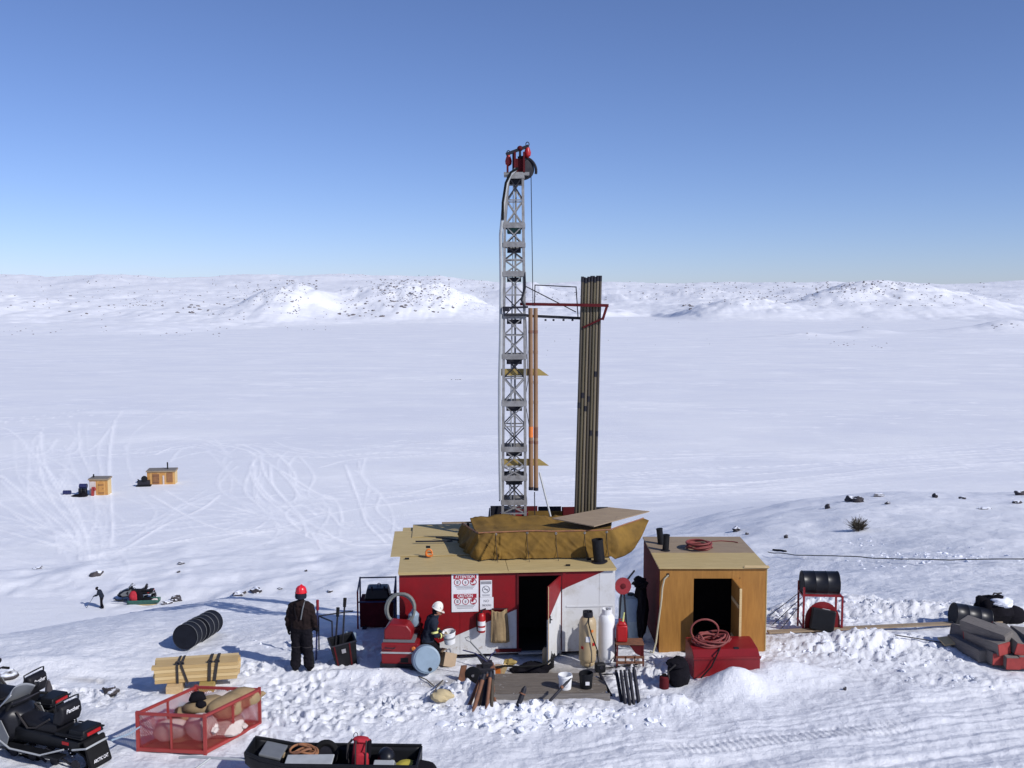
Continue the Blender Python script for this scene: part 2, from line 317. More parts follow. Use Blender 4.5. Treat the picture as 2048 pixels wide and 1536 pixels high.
def H(x, y, fine=True):
    x = np.asarray(x, float); y = np.asarray(y, float)
    zl = np.interp(y, _ty, _L); zr = np.interp(y, _ty, _Rr)
    wgt = sst(0, 1, (x - (4 - .11 * y)) / (6 + .37 * y))
    zl = zl + 3.2 * sst(-3, 9, x) * sst(36, 56, y) * (1 - sst(72, 95, y))
    z = zl * (1 - wgt) + zr * wgt
    z = z - .17 * np.maximum(0, -x - 10) * sst(19, 30, y) * (1 - sst(60, 90, y))
    mid = sst(34, 42, y) * (1 - sst(80, 110, y))
    z = z + mid * (1 - .65 * wgt) * (fbm(x / 9, y / 9, 3, 4) * .9 + fbm(x / 2.5, y / 2.5, 5, 3) * .16)
    z = np.maximum(z, -16 + .05 * fbm(x / 20, y / 20, 8, 3))
    # far shore
    yy = np.maximum(y, 1); px = 1024 + F_PX * x / yy
    s = np.interp(px, SHX, SHD) + fbm(x / 160, y / 160, 11, 3) * 60
    rp = np.clip((y - s) / (3200 - s), 0, 1)
    zf = 88 * rp ** 1.08 - np.maximum(0, y - 3200) * .025
    zf = zf + rp * (np.interp(px, [-300, 0, 100, 200, 700, 880, 980, 1100, 1650, 1850, 2048, 2400], [6, 8, 2, 11, 13, 9, -4, -9, -8, -11, -6, 0]) + 16 * fbm(x / 420, y / 900, 23, 4, .6))
    land = sst(0, .03, rp)
    hl = np.zeros_like(zf)
    for cx, cy, sx, sy, h in HW:
        g_ = gs(x, y, cx, cy, sx, sy); zf = zf + h * g_; hl = np.maximum(hl, g_ * min(1, h / 15))
    rough = land * sst(500, 1000, y)
    zf = zf + rough * (fbm(x / 170, y / 170, 21, 5, .55) * 9 + bil(x / 38, y / 50, 31, 3) * 3.2) + (y > 500) * hl * ((bil(x / 45, y / 60, 35, 4) - .3) * 10 + (bil(x / 13, y / 22, 37, 3) - .3) * 3.5)
    z = z + zf * (y > 380)
    if not fine: return z
    near = sst(13.5, 15, y) * (1 - sst(34, 60, y))
    z = z + near * (.10 * fbm(x / 1.9, y / 1.9, 41, 4) + .03 * fbm(x / .3, y / .3, 45, 3, .6))
    z = z + wgt * sst(26, 32, y) * (1 - sst(85, 110, y)) * (.12 * fbm(x / 2.6, y / 2.6, 47, 4, .6) + .10 * bil(x / .8, y / .8, 49, 3) * fbm(x / 5, y / 5, 48, 2))
    hut = np.maximum(sst(-2.75, -2.5, x) * (1 - sst(2.4, 2.6, x)) * sst(21.5, 21.8, y) * (1 - sst(26, 27, y)), sst(3.15, 3.3, x) * (1 - sst(5.6, 5.9, x)) * sst(21.9, 22.1, y) * (1 - sst(25, 26, y)))
    pl = gs(x, y, .75, 20.6, 1.5, .75)
    z = z - .04 * pl * near
    for p, rx, ry, h in MW_: z = z + h * gs(x, y, p.x, p.y, rx, ry) * (1 - hut)
    rm = np.zeros_like(z)
    for p, rx, ry, h in RW_: rm = np.maximum(rm, h * gs(x, y, p.x, p.y, rx, ry))
    z = z + rm * (1 - hut) * ((bil(x / .55, y / .55, 51, 4) - .3) * .75 + .55 * (np.maximum(vn(x / .2, y / .2, 53), vn(x / .17 + 7, y / .17, 54)) - .6) + .35 * fbm(x / .09, y / .09, 57, 2))
    # packed road with ski and track grooves
    c, s_ = math.cos(GROT), math.sin(GROT); u = (x - GA.x) * c + (y - GA.y) * s_; v = -(x - GA.x) * s_ + (y - GA.y) * c
    vv = v + .10 * fbm(u / 3.5, v * 0 + 1.3, 61, 2) * 2 + .0006 * u * u
    road = near * sst(-1.5, .5, u) * (1 - sst(.55, 1.15, v)) * sst(-6, -4, v)
    z = z + road * (.045 * fbm(u / 9, vv / .16, 63, 3, .6) + .045 * fbm(u / 12, vv / .5, 67, 2))
    t = ((x - TA.x) * (TB.x - TA.x) + (y - TA.y) * (TB.y - TA.y)) / ((TB.x - TA.x) ** 2 + (TB.y - TA.y) ** 2)
    dx = x - (TA.x + t * (TB.x - TA.x)); dy = y - (TA.y + t * (TB.y - TA.y)); dd = np.sqrt(dx * dx + dy * dy)
    Lt = math.hypot(TB.x - TA.x, TB.y - TA.y)
    z = z + near * sst(-.05, .1, t) * (1 - sst(.85, 1.0, t)) * (1 - sst(.21, .27, dd)) * (.014 * np.sin(t * Lt * 2 * math.pi / .13) - .02)
    return z
def hz(x, y): return float(H(np.array([x]), np.array([y]))[0])
_ry = np.concatenate([np.geomspace(14, 130, 2600), np.geomspace(130.5, 4000, 2400)])
def hit(px, py):
    d = ray(px, py); k = _ry / d.y; z = CAM_Z + d.z * k; g = H(d.x * k, _ry)
    i = int(np.argmax(z <= g)); Y = _ry[i]
    if i > 0:
        a = (z - g)[i - 1]; b = (z - g)[i]; Y = _ry[i - 1] + (_ry[i] - _ry[i - 1]) * a / max(a - b, 1e-9)
    p = Vector((0, 0, CAM_Z)) + d * (Y / d.y); return p
def on(px, py, dz=0.0):
    p = hit(px, py); return Vector((p.x, p.y, p.z + dz))
def onz(x, y, dz=0.0): return Vector((x, y, hz(x, y) + dz))

NC = 840
ts = np.linspace(-.82, .82, NC + 1); ts = ts * (.72 + .28 * (np.abs(ts) / .82) ** 2); ts = np.concatenate([-np.geomspace(5, .84, 22), ts, np.geomspace(.84, 5, 22)])
ys = np.concatenate([np.linspace(-45, 13, 60), np.exp(np.arange(math.log(13.05), math.log(32), .0028)), np.exp(np.arange(math.log(32.1), math.log(72), .0058)), np.exp(np.arange(math.log(72.3), math.log(190), .0038)), np.exp(np.arange(math.log(191), math.log(650), .011)), np.exp(np.arange(math.log(655), math.log(1700), .0042)), np.geomspace(1715, 6500, 90)])
Yg, Tg = np.meshgrid(ys, ts, indexing='ij'); Xg = Tg * np.maximum(Yg, 13) ; Xg = np.where(Yg < 13, Xg * (1 + (13 - Yg) * .06), Xg)
Zg = H(Xg, Yg)
nr, nc = Xg.shape
co = np.stack([Xg, Yg, Zg], -1).reshape(-1, 3)
idx = np.arange(nr * nc).reshape(nr, nc)
qd = np.stack([idx[:-1, :-1], idx[:-1, 1:], idx[1:, 1:], idx[1:, :-1]], -1).reshape(-1, 4)
gm = bpy.data.meshes.new('snow_ground'); gm.vertices.add(len(co)); gm.vertices.foreach_set('co', co.ravel())
gm.loops.add(qd.size); gm.loops.foreach_set('vertex_index', qd.ravel().astype(np.int32))
gm.polygons.add(len(qd)); gm.polygons.foreach_set('loop_start', np.arange(0, qd.size, 4, dtype=np.int32))
gm.polygons.foreach_set('use_smooth', np.ones(len(qd), bool)); gm.update()
# snowmobile tracks on the lake: distance to polylines
TRK = [[(0, 940), (150, 915), (300, 905), (420, 890), (490, 900), (515, 915)], [(515, 915), (500, 940), (520, 985), (560, 1020), (590, 1050)], [(0, 870), (80, 865), (75, 900), (85, 960), (110, 1010), (150, 1060), (160, 1120)],
       [(230, 840), (222, 880), (218, 930), (222, 1000), (225, 1060), (220, 1100)], [(160, 880), (150, 905), (70, 920), (0, 925)], [(80, 870), (90, 930), (120, 990), (165, 1060), (180, 1120)], [(0, 950), (60, 1000), (120, 1050), (170, 1110), (200, 1130)],
       [(690, 930), (705, 970), (720, 1010), (735, 1050), (770, 1085)], [(990, 980), (800, 1005), (650, 1030), (560, 1055), (400, 1075), (200, 1110)], [(310, 910), (360, 892), (470, 888), (520, 905)], [(540, 930), (545, 970), (580, 1010), (610, 1040), (640, 1060), (700, 1090), (780, 1090)],
       [(440, 990), (400, 1020), (330, 1050), (230, 1110)], [(300, 990), (370, 1030), (430, 1055), (500, 1060), (530, 1045)], [(1000, 910), (800, 905), (620, 915), (500, 905)], [(1100, 965), (1400, 940), (1700, 925), (2048, 900)], [(1200, 975), (1500, 965), (1800, 935), (2048, 925)],
       [(1200, 920), (1500, 912), (1800, 908), (2048, 898)], [(1210, 985), (1400, 985), (1600, 985)], [(0, 1010), (100, 1060), (170, 1100)], [(30, 1050), (120, 1065), (180, 1100), (260, 1095), (380, 1080)], [(0, 845), (120, 835), (200, 830)], [(505, 920), (512, 960), (545, 1000), (600, 1035), (612, 1075)], [(630, 1030), (600, 1010), (570, 1030), (600, 1060)],
       [(520, 910), (530, 950), (570, 1000), (600, 1030)], [(450, 1010), (520, 1030), (560, 1040)], [(700, 1085), (560, 1060), (420, 1085)], [(0, 1060), (100, 1090), (180, 1115)], [(120, 960), (150, 1010), (175, 1080)], [(60, 900), (110, 960), (160, 1040)],
       [(640, 935), (700, 920), (780, 915), (900, 905)], [(560, 940), (640, 990), (700, 1000), (900, 985)], [(1080, 1000), (1300, 1010), (1600, 1000)]]
trk = np.zeros(len(co)); sel = np.where((co[:, 1] > 70) & (co[:, 1] < 240) & (np.abs(co[:, 0]) < 130))[0]
P2 = co[sel][:, :2]; P2y = np.ascontiguousarray(P2[:, 1]); best = np.zeros(len(sel))
random.seed(3)
TRX = [(tr, 1.0) for tr in TRK]
for k in range(120):
    tr = random.choice(TRK[:29]); jx, jy = random.uniform(-75, 75), random.uniform(-30, 30); TRX.append(([(a + jx + random.uniform(-32, 32), b + jy * (b - 780) / 250 + random.uniform(-11, 11)) for a, b in tr], random.uniform(.3, .8)))
for tr, wt in TRX:
    pts = [gp(a, max(b, 800), -16) for a, b in tr]; sm = []
    for i in range(len(pts) - 1):
        p0 = pts[max(i - 1, 0)]; p1 = pts[i]; p2 = pts[i + 1]; p3 = pts[min(i + 2, len(pts) - 1)]
        for k in range(4):
            t = k / 4; sm.append(.5 * ((2 * p1) + (p2 - p0) * t + (2 * p0 - 5 * p1 + 4 * p2 - p3) * t * t + (3 * p1 - p0 - 3 * p2 + p3) * t ** 3))
    sm.append(pts[-1])
    for off in (0,):
        for a, b in zip(sm[:-1], sm[1:]):
            d = (b - a); l2 = d.x * d.x + d.y * d.y + 1e-9; n = Vector((-d.y, d.x, 0)) / math.sqrt(l2)
            ax, ay = a.x + n.x * off, a.y + n.y * off
            lo = np.array([min(a.x, b.x) - 3, min(a.y, b.y) - 3]); hi = np.array([max(a.x, b.x) + 3, max(a.y, b.y) + 3])
            i0, i1 = np.searchsorted(P2y, (lo[1], hi[1])); m_ = i0 + np.where((P2[i0:i1, 0] > lo[0]) & (P2[i0:i1, 0] < hi[0]))[0]
            if len(m_) == 0: continue
            q = P2[m_]; t = np.clip(((q[:, 0] - ax) * d.x + (q[:, 1] - ay) * d.y) / l2, 0, 1)
            best[m_] = np.maximum(best[m_], wt * np.clip(1.3 - np.hypot(q[:, 0] - ax - t * d.x, q[:, 1] - ay - t * d.y) / (.12 + .0012 * (q[:, 1] - 70)), 0, 1))
brk = .45 + .9 * vn(P2[:, 0] / 2.2, P2[:, 1] / 4, 77)
trk[sel] = best * np.clip(brk, 0, 1)
DRT = [(gp(1090, 1350), 1.1, .7, .9), (gp(1000, 1390), .6, .4, .7), (gp(1090, 1395), 1.3, .3, .6), (gp(1250, 1345), .6, .4, .3), (gp(1190, 1345), .5, .4, .6), (gp(880, 1370), .5, .3, .5), (gp(1150, 1335), 1.5, .6, .55), (gp(940, 1370), .7, .5, .6), (gp(1050, 1410), 1.6, .25, .35), (gp(820, 1345), .6, .3, .35), (gp(1560, 1290), .5, .3, .2), (gp(1420, 1330), .9, .5, .2), (gp(700, 1275), .8, .6, .12), (gp(1640, 1270), .6, .4, .15), (gp(180, 1356), .5, .12, .35)]
drt = np.zeros(len(co)); sel = np.where((co[:, 1] > 14) & (co[:, 1] < 32))[0]; q = co[sel]
for p, rx, ry, a in DRT: drt[sel] = np.maximum(drt[sel], a * gs(q[:, 0], q[:, 1], p.x, p.y, rx, ry))
drt[sel] *= 1.25 * np.clip(.35 + 1.3 * vn(q[:, 0] / .22, q[:, 1] / .22, 88), 0, 1)
for nm, arr in (('track', trk), ('dirt', drt)):
    at_ = gm.attributes.new(nm, 'FLOAT', 'POINT'); at_.data.foreach_set('value', arr.astype(np.float32))
fpz = np.zeros(len(co)); selF = np.where((co[:, 1] > 15) & (co[:, 1] < 27) & (np.abs(co[:, 0]) < 13))[0]; qF = co[selF]; rgF = random.Random(31)
PATHS = [((420, 1420), (640, 1352)), ((640, 1352), (560, 1480)), ((560, 1400), (900, 1420)), ((880, 1440), (1250, 1440)), ((620, 1345), (730, 1300)), ((540, 1345), (420, 1330)), ((860, 1400), (640, 1420)), ((460, 1400), (700, 1470)), ((1290, 1345), (1330, 1330)), ((1210, 1360), (1330, 1345)), ((240, 1400), (120, 1380)), ((700, 1440), (900, 1400))]
dzF = np.zeros(len(selF))
for k in range(420):
    a, b_ = rgF.choice(PATHS); a, b_ = gp(*a), gp(*b_); t_ = rgF.random(); c_ = a.lerp(b_, t_) + Vector((rgF.gauss(0, .35), rgF.gauss(0, .3), 0)); an = math.atan2(b_.y - a.y, b_.x - a.x) + rgF.gauss(0, .5)
    m_ = np.where((np.abs(qF[:, 0] - c_.x) < .4) & (np.abs(qF[:, 1] - c_.y) < .4))[0]
    u = (qF[m_, 0] - c_.x) * math.cos(an) + (qF[m_, 1] - c_.y) * math.sin(an); v = -(qF[m_, 0] - c_.x) * math.sin(an) + (qF[m_, 1] - c_.y) * math.cos(an)
    rr = np.sqrt((u / .16) ** 2 + (v / .075) ** 2); dzF[m_] += -rgF.uniform(.02, .05) * (1 - sst(.75, 1.1, rr)) + .022 * np.exp(-((rr - 1.35) / .25) ** 2)
fpz[selF] = dzF; co[:, 2] += fpz
# raise the ploughed edges of the tracks a little
co2 = co.copy(); co2[:, 2] += trk * .07; gm.vertices.foreach_set('co', co2.ravel()); gm.update()

sm_ = bpy.data.materials.new('snow'); sm_.use_nodes = True; nt = sm_.node_tree; N = nt.nodes; L = nt.links; b = N['Principled BSDF']
b.inputs['Roughness'].default_value = .65; b.inputs['Specular IOR Level'].default_value = .2
tc = N.new('ShaderNodeTexCoord')
def noise(scale, detail=5, stretch=None, rough=.6):
    n = N.new('ShaderNodeTexNoise'); n.inputs['Scale'].default_value = scale; n.inputs['Detail'].default_value = detail; n.inputs['Roughness'].default_value = rough
    if stretch:
        mp = N.new('ShaderNodeMapping'); mp.inputs['Scale'].default_value = stretch; L.new(tc.outputs['Object'], mp.inputs[0]); L.new(mp.outputs[0], n.inputs[0])
    else: L.new(tc.outputs['Object'], n.inputs[0])
    return n.outputs[0]
def mrange(s, a, b_, c=0, d=1):
    n = N.new('ShaderNodeMapRange'); L.new(s, n.inputs[0])
    for i, v in enumerate((a, b_, c, d)): n.inputs[i + 1].default_value = v
    return n.outputs[0]
def mixc(f, a, b_):
    n = N.new('ShaderNodeMix'); n.data_type = 'RGBA'; L.new(f, n.inputs[0])
    for i, v in ((6, a), (7, b_)):
        if isinstance(v, tuple): n.inputs[i].default_value = (*v, 1)
        else: L.new(v, n.inputs[i])
    return n.outputs[2]
SN1 = (.80, .815, .845); SN2 = (.725, .745, .80); SN3 = (.93, .935, .95)
c = mixc(mrange(noise(.035, 6, (1, 2.2, 1)), .35, .65), SN1, SN2)
flk = N.new('ShaderNodeMath'); flk.operation = 'MULTIPLY'; L.new(mrange(noise(1.0, 5, (.17, .34, 1), .62), .56, .66, 0, 1), flk.inputs[0]); L.new(mrange(noise(1.0, 4, (.013, .022, 1), .6), .42, .64, .1, 1), flk.inputs[1])
c = mixc(flk.outputs[0], c, SN3)
c = mixc(mrange(noise(1.0, 5, (.035, .05, 1), .65), .56, .66, 0, .5), c, SN3)
at1 = N.new('ShaderNodeAttribute'); at1.attribute_name = 'track'
at2 = N.new('ShaderNodeAttribute'); at2.attribute_name = 'dirt'
tkm = N.new('ShaderNodeMath'); tkm.operation = 'MULTIPLY'; L.new(at1.outputs['Fac'], tkm.inputs[0]); tkm.inputs[1].default_value = 1.0
c = mixc(tkm.outputs[0], c, (.95, .955, .97))  # packed snow paler, with the bright lit track edges put into the colour
c = mixc(at2.outputs['Fac'], c, (.20, .165, .12))
L.new(c, b.inputs['Base Color'])
b1 = N.new('ShaderNodeBump'); b1.inputs['Strength'].default_value = .7; b1.inputs['Distance'].default_value = .075; L.new(noise(6, 9, (1, 1, 1), .72), b1.inputs['Height'])
b2 = N.new('ShaderNodeBump'); b2.inputs['Strength'].default_value = .36; b2.inputs['Distance'].default_value = .5; L.new(noise(.5, 7, (.3, .75, 1), .62), b2.inputs['Height']); L.new(b1.outputs[0], b2.inputs['Normal'])
L.new(b2.outputs[0], b.inputs['Normal'])
gm.materials.append(sm_)
ground = bpy.data.objects.new('snow_ground', gm); col.objects.link(ground); ground['kind'] = 'structure'
# ------------------------------------------------------------------ red and white drill shack
YAW = R(4.5)
_l = at(798, 1145, 21.68); S0 = Vector((_l.x, _l.y, 0.0))
shack = thing('drill_shack', 'red and white painted drill shack with plywood roof, open door and mast rising through it', 'shack', S0, YAW)
IS = MW[shack.name].inverted(); IR = IS.to_3x3()
def sl(px, py, y=0.0):
    o = IS @ Vector((0, 0, CAM_Z)); d = IR @ ray(px, py); k = (y - o.y) / d.y; p = o + d * k; return p
W_ = sl(1230, 1200).x; HT = sl(798, 1147).z
D_ = 4.3
x0 = sl(1037, 1200).x; x1 = sl(1122, 1200).x; zt = sl(1060, 1151).z; zb = max(.10, sl(1060, 1312).z)
# paint line, in local x and z
pa = sl(780 + 440 / 3.938, 1110 + 670 / 3.938); pb = sl(1230, 1133)
slope = (pb.z - pa.z) / (pb.x - pa.x)
pm = bpy.data.materials.new('two_tone_paint'); pm.use_nodes = True; nt = pm.node_tree; N = nt.nodes; L = nt.links; b = N['Principled BSDF']; b.inputs['Roughness'].default_value = .5; b.inputs['Specular IOR Level'].default_value = .3
uv = N.new('ShaderNodeUVMap'); uv.uv_map = 'paint'; sx = N.new('ShaderNodeSeparateXYZ'); L.new(uv.outputs[0], sx.inputs[0])
def mth(op, a, b_=None):
    n = N.new('ShaderNodeMath'); n.operation = op
    for i, v in enumerate((a, b_)):
        if v is None: continue
        if isinstance(v, (int, float)): n.inputs[i].default_value = v
        else: L.new(v, n.inputs[i])
    return n.outputs[0]
ln = mth('SUBTRACT', sx.outputs[1], mth('ADD', mth('MULTIPLY', mth('SUBTRACT', sx.outputs[0], pa.x), slope), pa.z))
nz = N.new('ShaderNodeTexNoise'); nz.inputs['Scale'].default_value = 2.2; nz.inputs['Detail'].default_value = 7; nz.inputs['Roughness'].default_value = .7; L.new(uv.outputs[0], nz.inputs[0])
def ramp2(f, a, b_, c1, c2):
    r_ = N.new('ShaderNodeMapRange'); L.new(f, r_.inputs[0]); r_.inputs[1].default_value = a; r_.inputs[2].default_value = b_
    m_ = N.new('ShaderNodeMix'); m_.data_type = 'RGBA'; L.new(r_.outputs[0], m_.inputs[0])
    for i, v in ((6, c1), (7, c2)):
        if isinstance(v, tuple): m_.inputs[i].default_value = (*v, 1)
        else: L.new(v, m_.inputs[i])
    return m_.outputs[2]
nz3 = N.new('ShaderNodeTexNoise'); nz3.inputs['Scale'].default_value = 16; nz3.inputs['Detail'].default_value = 9; nz3.inputs['Roughness'].default_value = .8; L.new(uv.outputs[0], nz3.inputs[0])
redc = ramp2(nz.outputs[0], .38, .72, (.225, .005, .009), (.155, .007, .010))
redc = ramp2(nz3.outputs[0], .64, .70, redc, (.10, .02, .018))
redc = ramp2(nz3.outputs[0], .36, .30, redc, (.30, .10, .10))
whc = ramp2(nz.outputs[0], .5, .72, (.60, .61, .62), (.47, .46, .43))
# grime and splashes low on the white boards
nz2 = N.new('ShaderNodeTexNoise'); nz2.inputs['Scale'].default_value = 7; nz2.inputs['Detail'].default_value = 8; nz2.inputs['Roughness'].default_value = .8; L.new(uv.outputs[0], nz2.inputs[0])
lowz = mth('SUBTRACT', nz2.outputs[0], mth('MULTIPLY', sx.outputs[1], .22))
whc = ramp2(lowz, .50, .60, whc, (.36, .32, .28))
pcol = ramp2(ln, -.004, .004, whc, redc)
L.new(pcol, b.inputs['Base Color'])
bp = N.new('ShaderNodeBump'); bp.inputs['Strength'].default_value = .12; bp.inputs['Distance'].default_value = .02; L.new(nz2.outputs[0], bp.inputs['Height']); L.new(bp.outputs[0], b.inputs['Normal'])
def paint_uv(o, f):
    u = o.data.uv_layers.new(name='paint')
    for lp in o.data.loops: u.data[lp.index].uv = f(o.data.vertices[lp.vertex_index].co)
    return o
T = .045
def wallbox(name, ax, bx_, az, bz, y=T / 2, m=None, dy=T):
    o = obj(name, MB().box(((ax + bx_) / 2, y, (az + bz) / 2), (bx_ - ax, dy, bz - az)), m or pm, shack, bevel=.004)
    if m is None: paint_uv(o, lambda c: (c.x, c.z))
    return o
seam = sl(780 + 850 / 3.938, 1200).x; seam2 = sl(970, 1150).x
wallbox('wall_panel', 0, 2.44 * .55, .06, HT)
wallbox('wall_panel', 2.44 * .55 + .004, x0, .061, HT - .001)
wallbox('wall_panel', x0 + .002, x1 - .002, zt, HT - .002)
wallbox('wall_panel', x1, (x1 + W_) / 2 + .25, .062, HT - .001)
wallbox('wall_panel', (x1 + W_) / 2 + .254, W_, .061, HT)
# splice boards over the seams
wallbox('batten', x1 + .02, x1 + .10, .1, HT - .02, y=-.012, dy=.02)
wallbox('batten', x1 + .12, W_ - .04, sl(1180, 1212).z - .02, sl(1180, 1212).z + .02, y=-.008, dy=.012)
for nm, c, d, m in (('wall_panel', (T / 2, D_ / 2, HT / 2 + .03), (T, D_ - 2 * T - .004, HT - .06), M['red']), ('wall_panel', (W_ - T / 2, D_ / 2, HT / 2 + .03), (T, D_ - 2 * T - .004, HT - .06), M['white']), ('wall_panel', (W_ / 2, D_ - T / 2, HT / 2 + .03), (W_, T, HT - .06), M['red'])):
    obj(nm, MB().box(c, d), m, shack)
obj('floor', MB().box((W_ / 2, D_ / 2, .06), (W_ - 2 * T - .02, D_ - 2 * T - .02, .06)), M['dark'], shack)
for k in range(2): obj('skid', MB().box((W_ / 2, .28 + k * (D_ - .56), .012), (W_ + .1, .16, .08)), M['darkred'], shack)
obj('kick_plate', MB().box(((seam + x0) / 2, -.016, .13), (x0 - seam + .12, .02, .08)), M['darkred'], shack)
obj('sill', MB().box(((x0 + x1) / 2, -.02, zb - .03), (x1 - x0, .12, .04)), M['lgrey'], shack)
fr = MB().box((x0 - .02, -.01, (zb + zt) / 2), (.045, .03, zt - zb)).box(((x0 + x1) / 2, -.01, zt + .02), (x1 - x0 + .09, .03, .045)).box((x1 + .005, -.012, (zb + zt) / 2), (.03, .03, zt - zb))
obj('door_frame', fr, M['darkred'], shack)
# inside: near-black sheet that paints the shade behind the doorway
obj('shade_screen', MB().box((W_ / 2, 1.6, 1), (W_ - .2, .04, 1.8)), M['dark'], shack)
# door leaf, hinged right, standing open
th = R(66); dw = x1 - x0 - .03; hx = x1 - .005
du = Vector((-math.cos(th), -math.sin(th), 0)); dn = Vector((math.sin(th), -math.cos(th), 0))
vs = []
for q in (0, -.035):
    for s_, z_ in ((0, zb), (dw, zb), (dw, zt - .015), (0, zt - .015)):
        vs.append(Vector((hx, -.03, z_)) + du * s_ + dn * q)
leaf = obj('door', MB().add(vs, [[0, 1, 2, 3][::-1], [4, 5, 6, 7], [0, 1, 5, 4], [1, 2, 6, 5], [2, 3, 7, 6], [3, 0, 4, 7]]), pm, shack)
paint_uv(leaf, lambda c: (hx - (Vector((c.x, c.y)) - Vector((hx, -.03))).dot(Vector((du.x, du.y))), c.z))
hp = Vector((hx, -.03, 1.0)) + du * (dw - .08) + dn * .01
obj('handle', MB().bar(hp, hp + Vector((0, 0, .16)), .03).bar(hp + Vector((0, 0, .08)), hp + Vector((0, 0, .08)) + dn * .05, .02), M['dsteel'], leaf)
for z_ in (.4, 1.45): obj('hinge', MB().cyl(Vector((hx + .006, -.04, z_)), Vector((hx + .006, -.04, z_ + .12)), .012, n=8), M['dsteel'], leaf)
for z_ in (zb + .02,): obj('edge_strip', MB().box(Vector((hx, -.03, (zb + zt) / 2)) + du * (dw + .006), (.012, .04, zt - zb - .02)), M['pine'], leaf)
# roof sheets round the mast opening
RZ = HT + .02
ox0, ox1, oy0, oy1 = 1.55, 4.05, 1.55, 3.75
def sheet(c, d, m=M['ply'], r=None): return obj('roof_sheet', MB().box(c, d, r), m, shack, bevel=.003)
sheet((W_ / 4 - .012, .74, RZ), (W_ / 2 + .015, 1.6, .02)); sheet((W_ * .75 + .012, .742, RZ - .001), (W_ / 2 + .015, 1.6, .02))
sheet((ox0 / 2 - .02, 2.96, RZ), (ox0 + .04, 2.8, .02)); sheet(((ox1 + W_) / 2, 2.96, RZ), (W_ - ox1 + .04, 2.8, .02)); sheet(((ox0 + ox1) / 2, 4.07, RZ - .001), (ox1 - ox0 - .01, .58, .02))
obj('fascia', MB().box((W_ / 2, -.062, RZ - .022), (W_ + .02, .012, .04)), M['ply'], shack)
# loose overlay sheets hanging over the left end
A = IS @ gp(781, 1113, HT + .05); B = IS @ gp(796, 1063, HT + .05)
sheet((A.x + 1.0, (A.y + B.y) / 2, RZ + .028), (2.0, B.y - A.y, .018))
Bq = IS @ gp(826, 1053, HT + .06)
sheet((Bq.x + .9, Bq.y - .55, RZ + .05), (1.8, 1.4, .018))
for p_ in ((814, 1118), (1136, 1131), (1178, 1119)):
    q = IS @ gp(p_[0], p_[1], HT + .04); obj('vent', MB().box((q.x, q.y, RZ + .03), (.1, .05, .03)), M['black'], shack)
# windbreak behind the mast
wa = at(981, 1012, 25.75); wb_ = at(1218, 1016, 25.95)
for i in range(5):
    a_ = wa.lerp(wb_, i / 5); c_ = wa.lerp(wb_, (i + 1) / 5 - .006)
    mm = M['darkred'] if i % 2 else M['dsteel']
    obj('windbreak_panel', MB().box(((a_.x + c_.x) / 2, (a_.y + c_.y) / 2 + .01 * i, (1.95 + a_.z) / 2), ((c_ - a_).length, .03, a_.z - 1.95), (0, 0, .06)), mm, shack, world=True)
obj('windbreak_panel', MB().box((wa.x - .02, wa.y - .55, (1.95 + wa.z) / 2), (.03, 1.1, wa.z - 2.05)), M['dsteel'], shack, world=True)
obj('windbreak_lining', MB().box((at(1090, 1030, 25.6).x, 25.62, 2.3), (.9, .03, .42)), M['canvas'], shack, world=True)

# ------------------------------------------------------------------ canvas skirt on the roof
cs = thing('canvas_skirt', 'brown canvas tarp draped in folds around the mast opening on the shack roof', 'tarp', S0 + Vector((2.6, 1.9, HT + .03)))
def n1(a, b_, s): return float(vn(np.array([a]), np.array([b_]), s)[0]) - .5
P_lb = at(924, 1048, 24.4); P_lf = at(956, 1066, 22.72); P_rf = at(1222, 1059, 23.0); P_re = at(1287, 1036, 23.95)
Z0 = HT + .055
def lerp(a, b_, t): return a + (b_ - a) * t
ring = [P_lb, P_lf, P_rf, P_re]; seg = [.0, .2, .8, 1.0]
def top(u):
    for i in range(3):
        if u <= seg[i + 1] + 1e-9:
            t = (u - seg[i]) / (seg[i + 1] - seg[i]); return ring[i].lerp(ring[i + 1], t), i, t
def skirt(u, v):
    p, i, t = top(u); q = p.copy(); out = Vector((0, -1, 0)) if i == 1 else (Vector((-.75, -.45, 0)) if i == 0 else Vector((.5, -.6, 0)))
    zb_ = Z0 + .02
    if i == 2: zb_ = Z0 - .06 + (p.z - Z0 + .02) * max(0, (t - .25) / .75) ** 2.2
    q.z = lerp(p.z, zb_, v)
    cre = lambda a, b_, s: .5 - abs(n1(a, b_, s)) * 2
    fold = n1(u * 11, v * .8, 4) * .09 + cre(u * 17 + v * 1.5, v * .7, 6) * .05 + cre(u * 34 - v * 4, v * 2.2, 7) * .03
    if i == 0 or u < .30: fold += cre(u * 38 + v * 2.5, v * .7, 9) * .16
    q += out * (fold * (.35 + v * .8) + .10 * v + (.16 * math.sin(v * math.pi * .9) if i == 2 else 0))
    q.z += n1(u * 7, 3, 8) * .035 * (1 - v)
    if i < 2 and v > .95: q.z = Z0 + .012
    return q
obj('side_panel', MB().grid(skirt, 240, 26), M['canvas'], cs, smooth=70, world=True, solid=.012)
bk0 = at(940, 1044, 24.3); bk1 = at(1225, 1040, 24.4)
def topc(u, v):
    a_ = P_lf.lerp(P_rf, u); b_ = bk0.lerp(bk1, u); b_.z = max(b_.z, a_.z + .03); q = a_.lerp(b_, v)
    q.z += -.07 * math.sin(math.pi * v) + n1(u * 8, v * 1.5, 12) * .08 * (.25 + v) + .05 * (.5 - abs(n1(u * 16 + v * 2, v * 2.5, 15)) * 2) * v + .008
    q.y += n1(u * 18, v * 3, 14) * .06
    return q
obj('top_panel', MB().grid(topc, 150, 20), M['canvas'], cs, smooth=70, world=True, solid=.012)
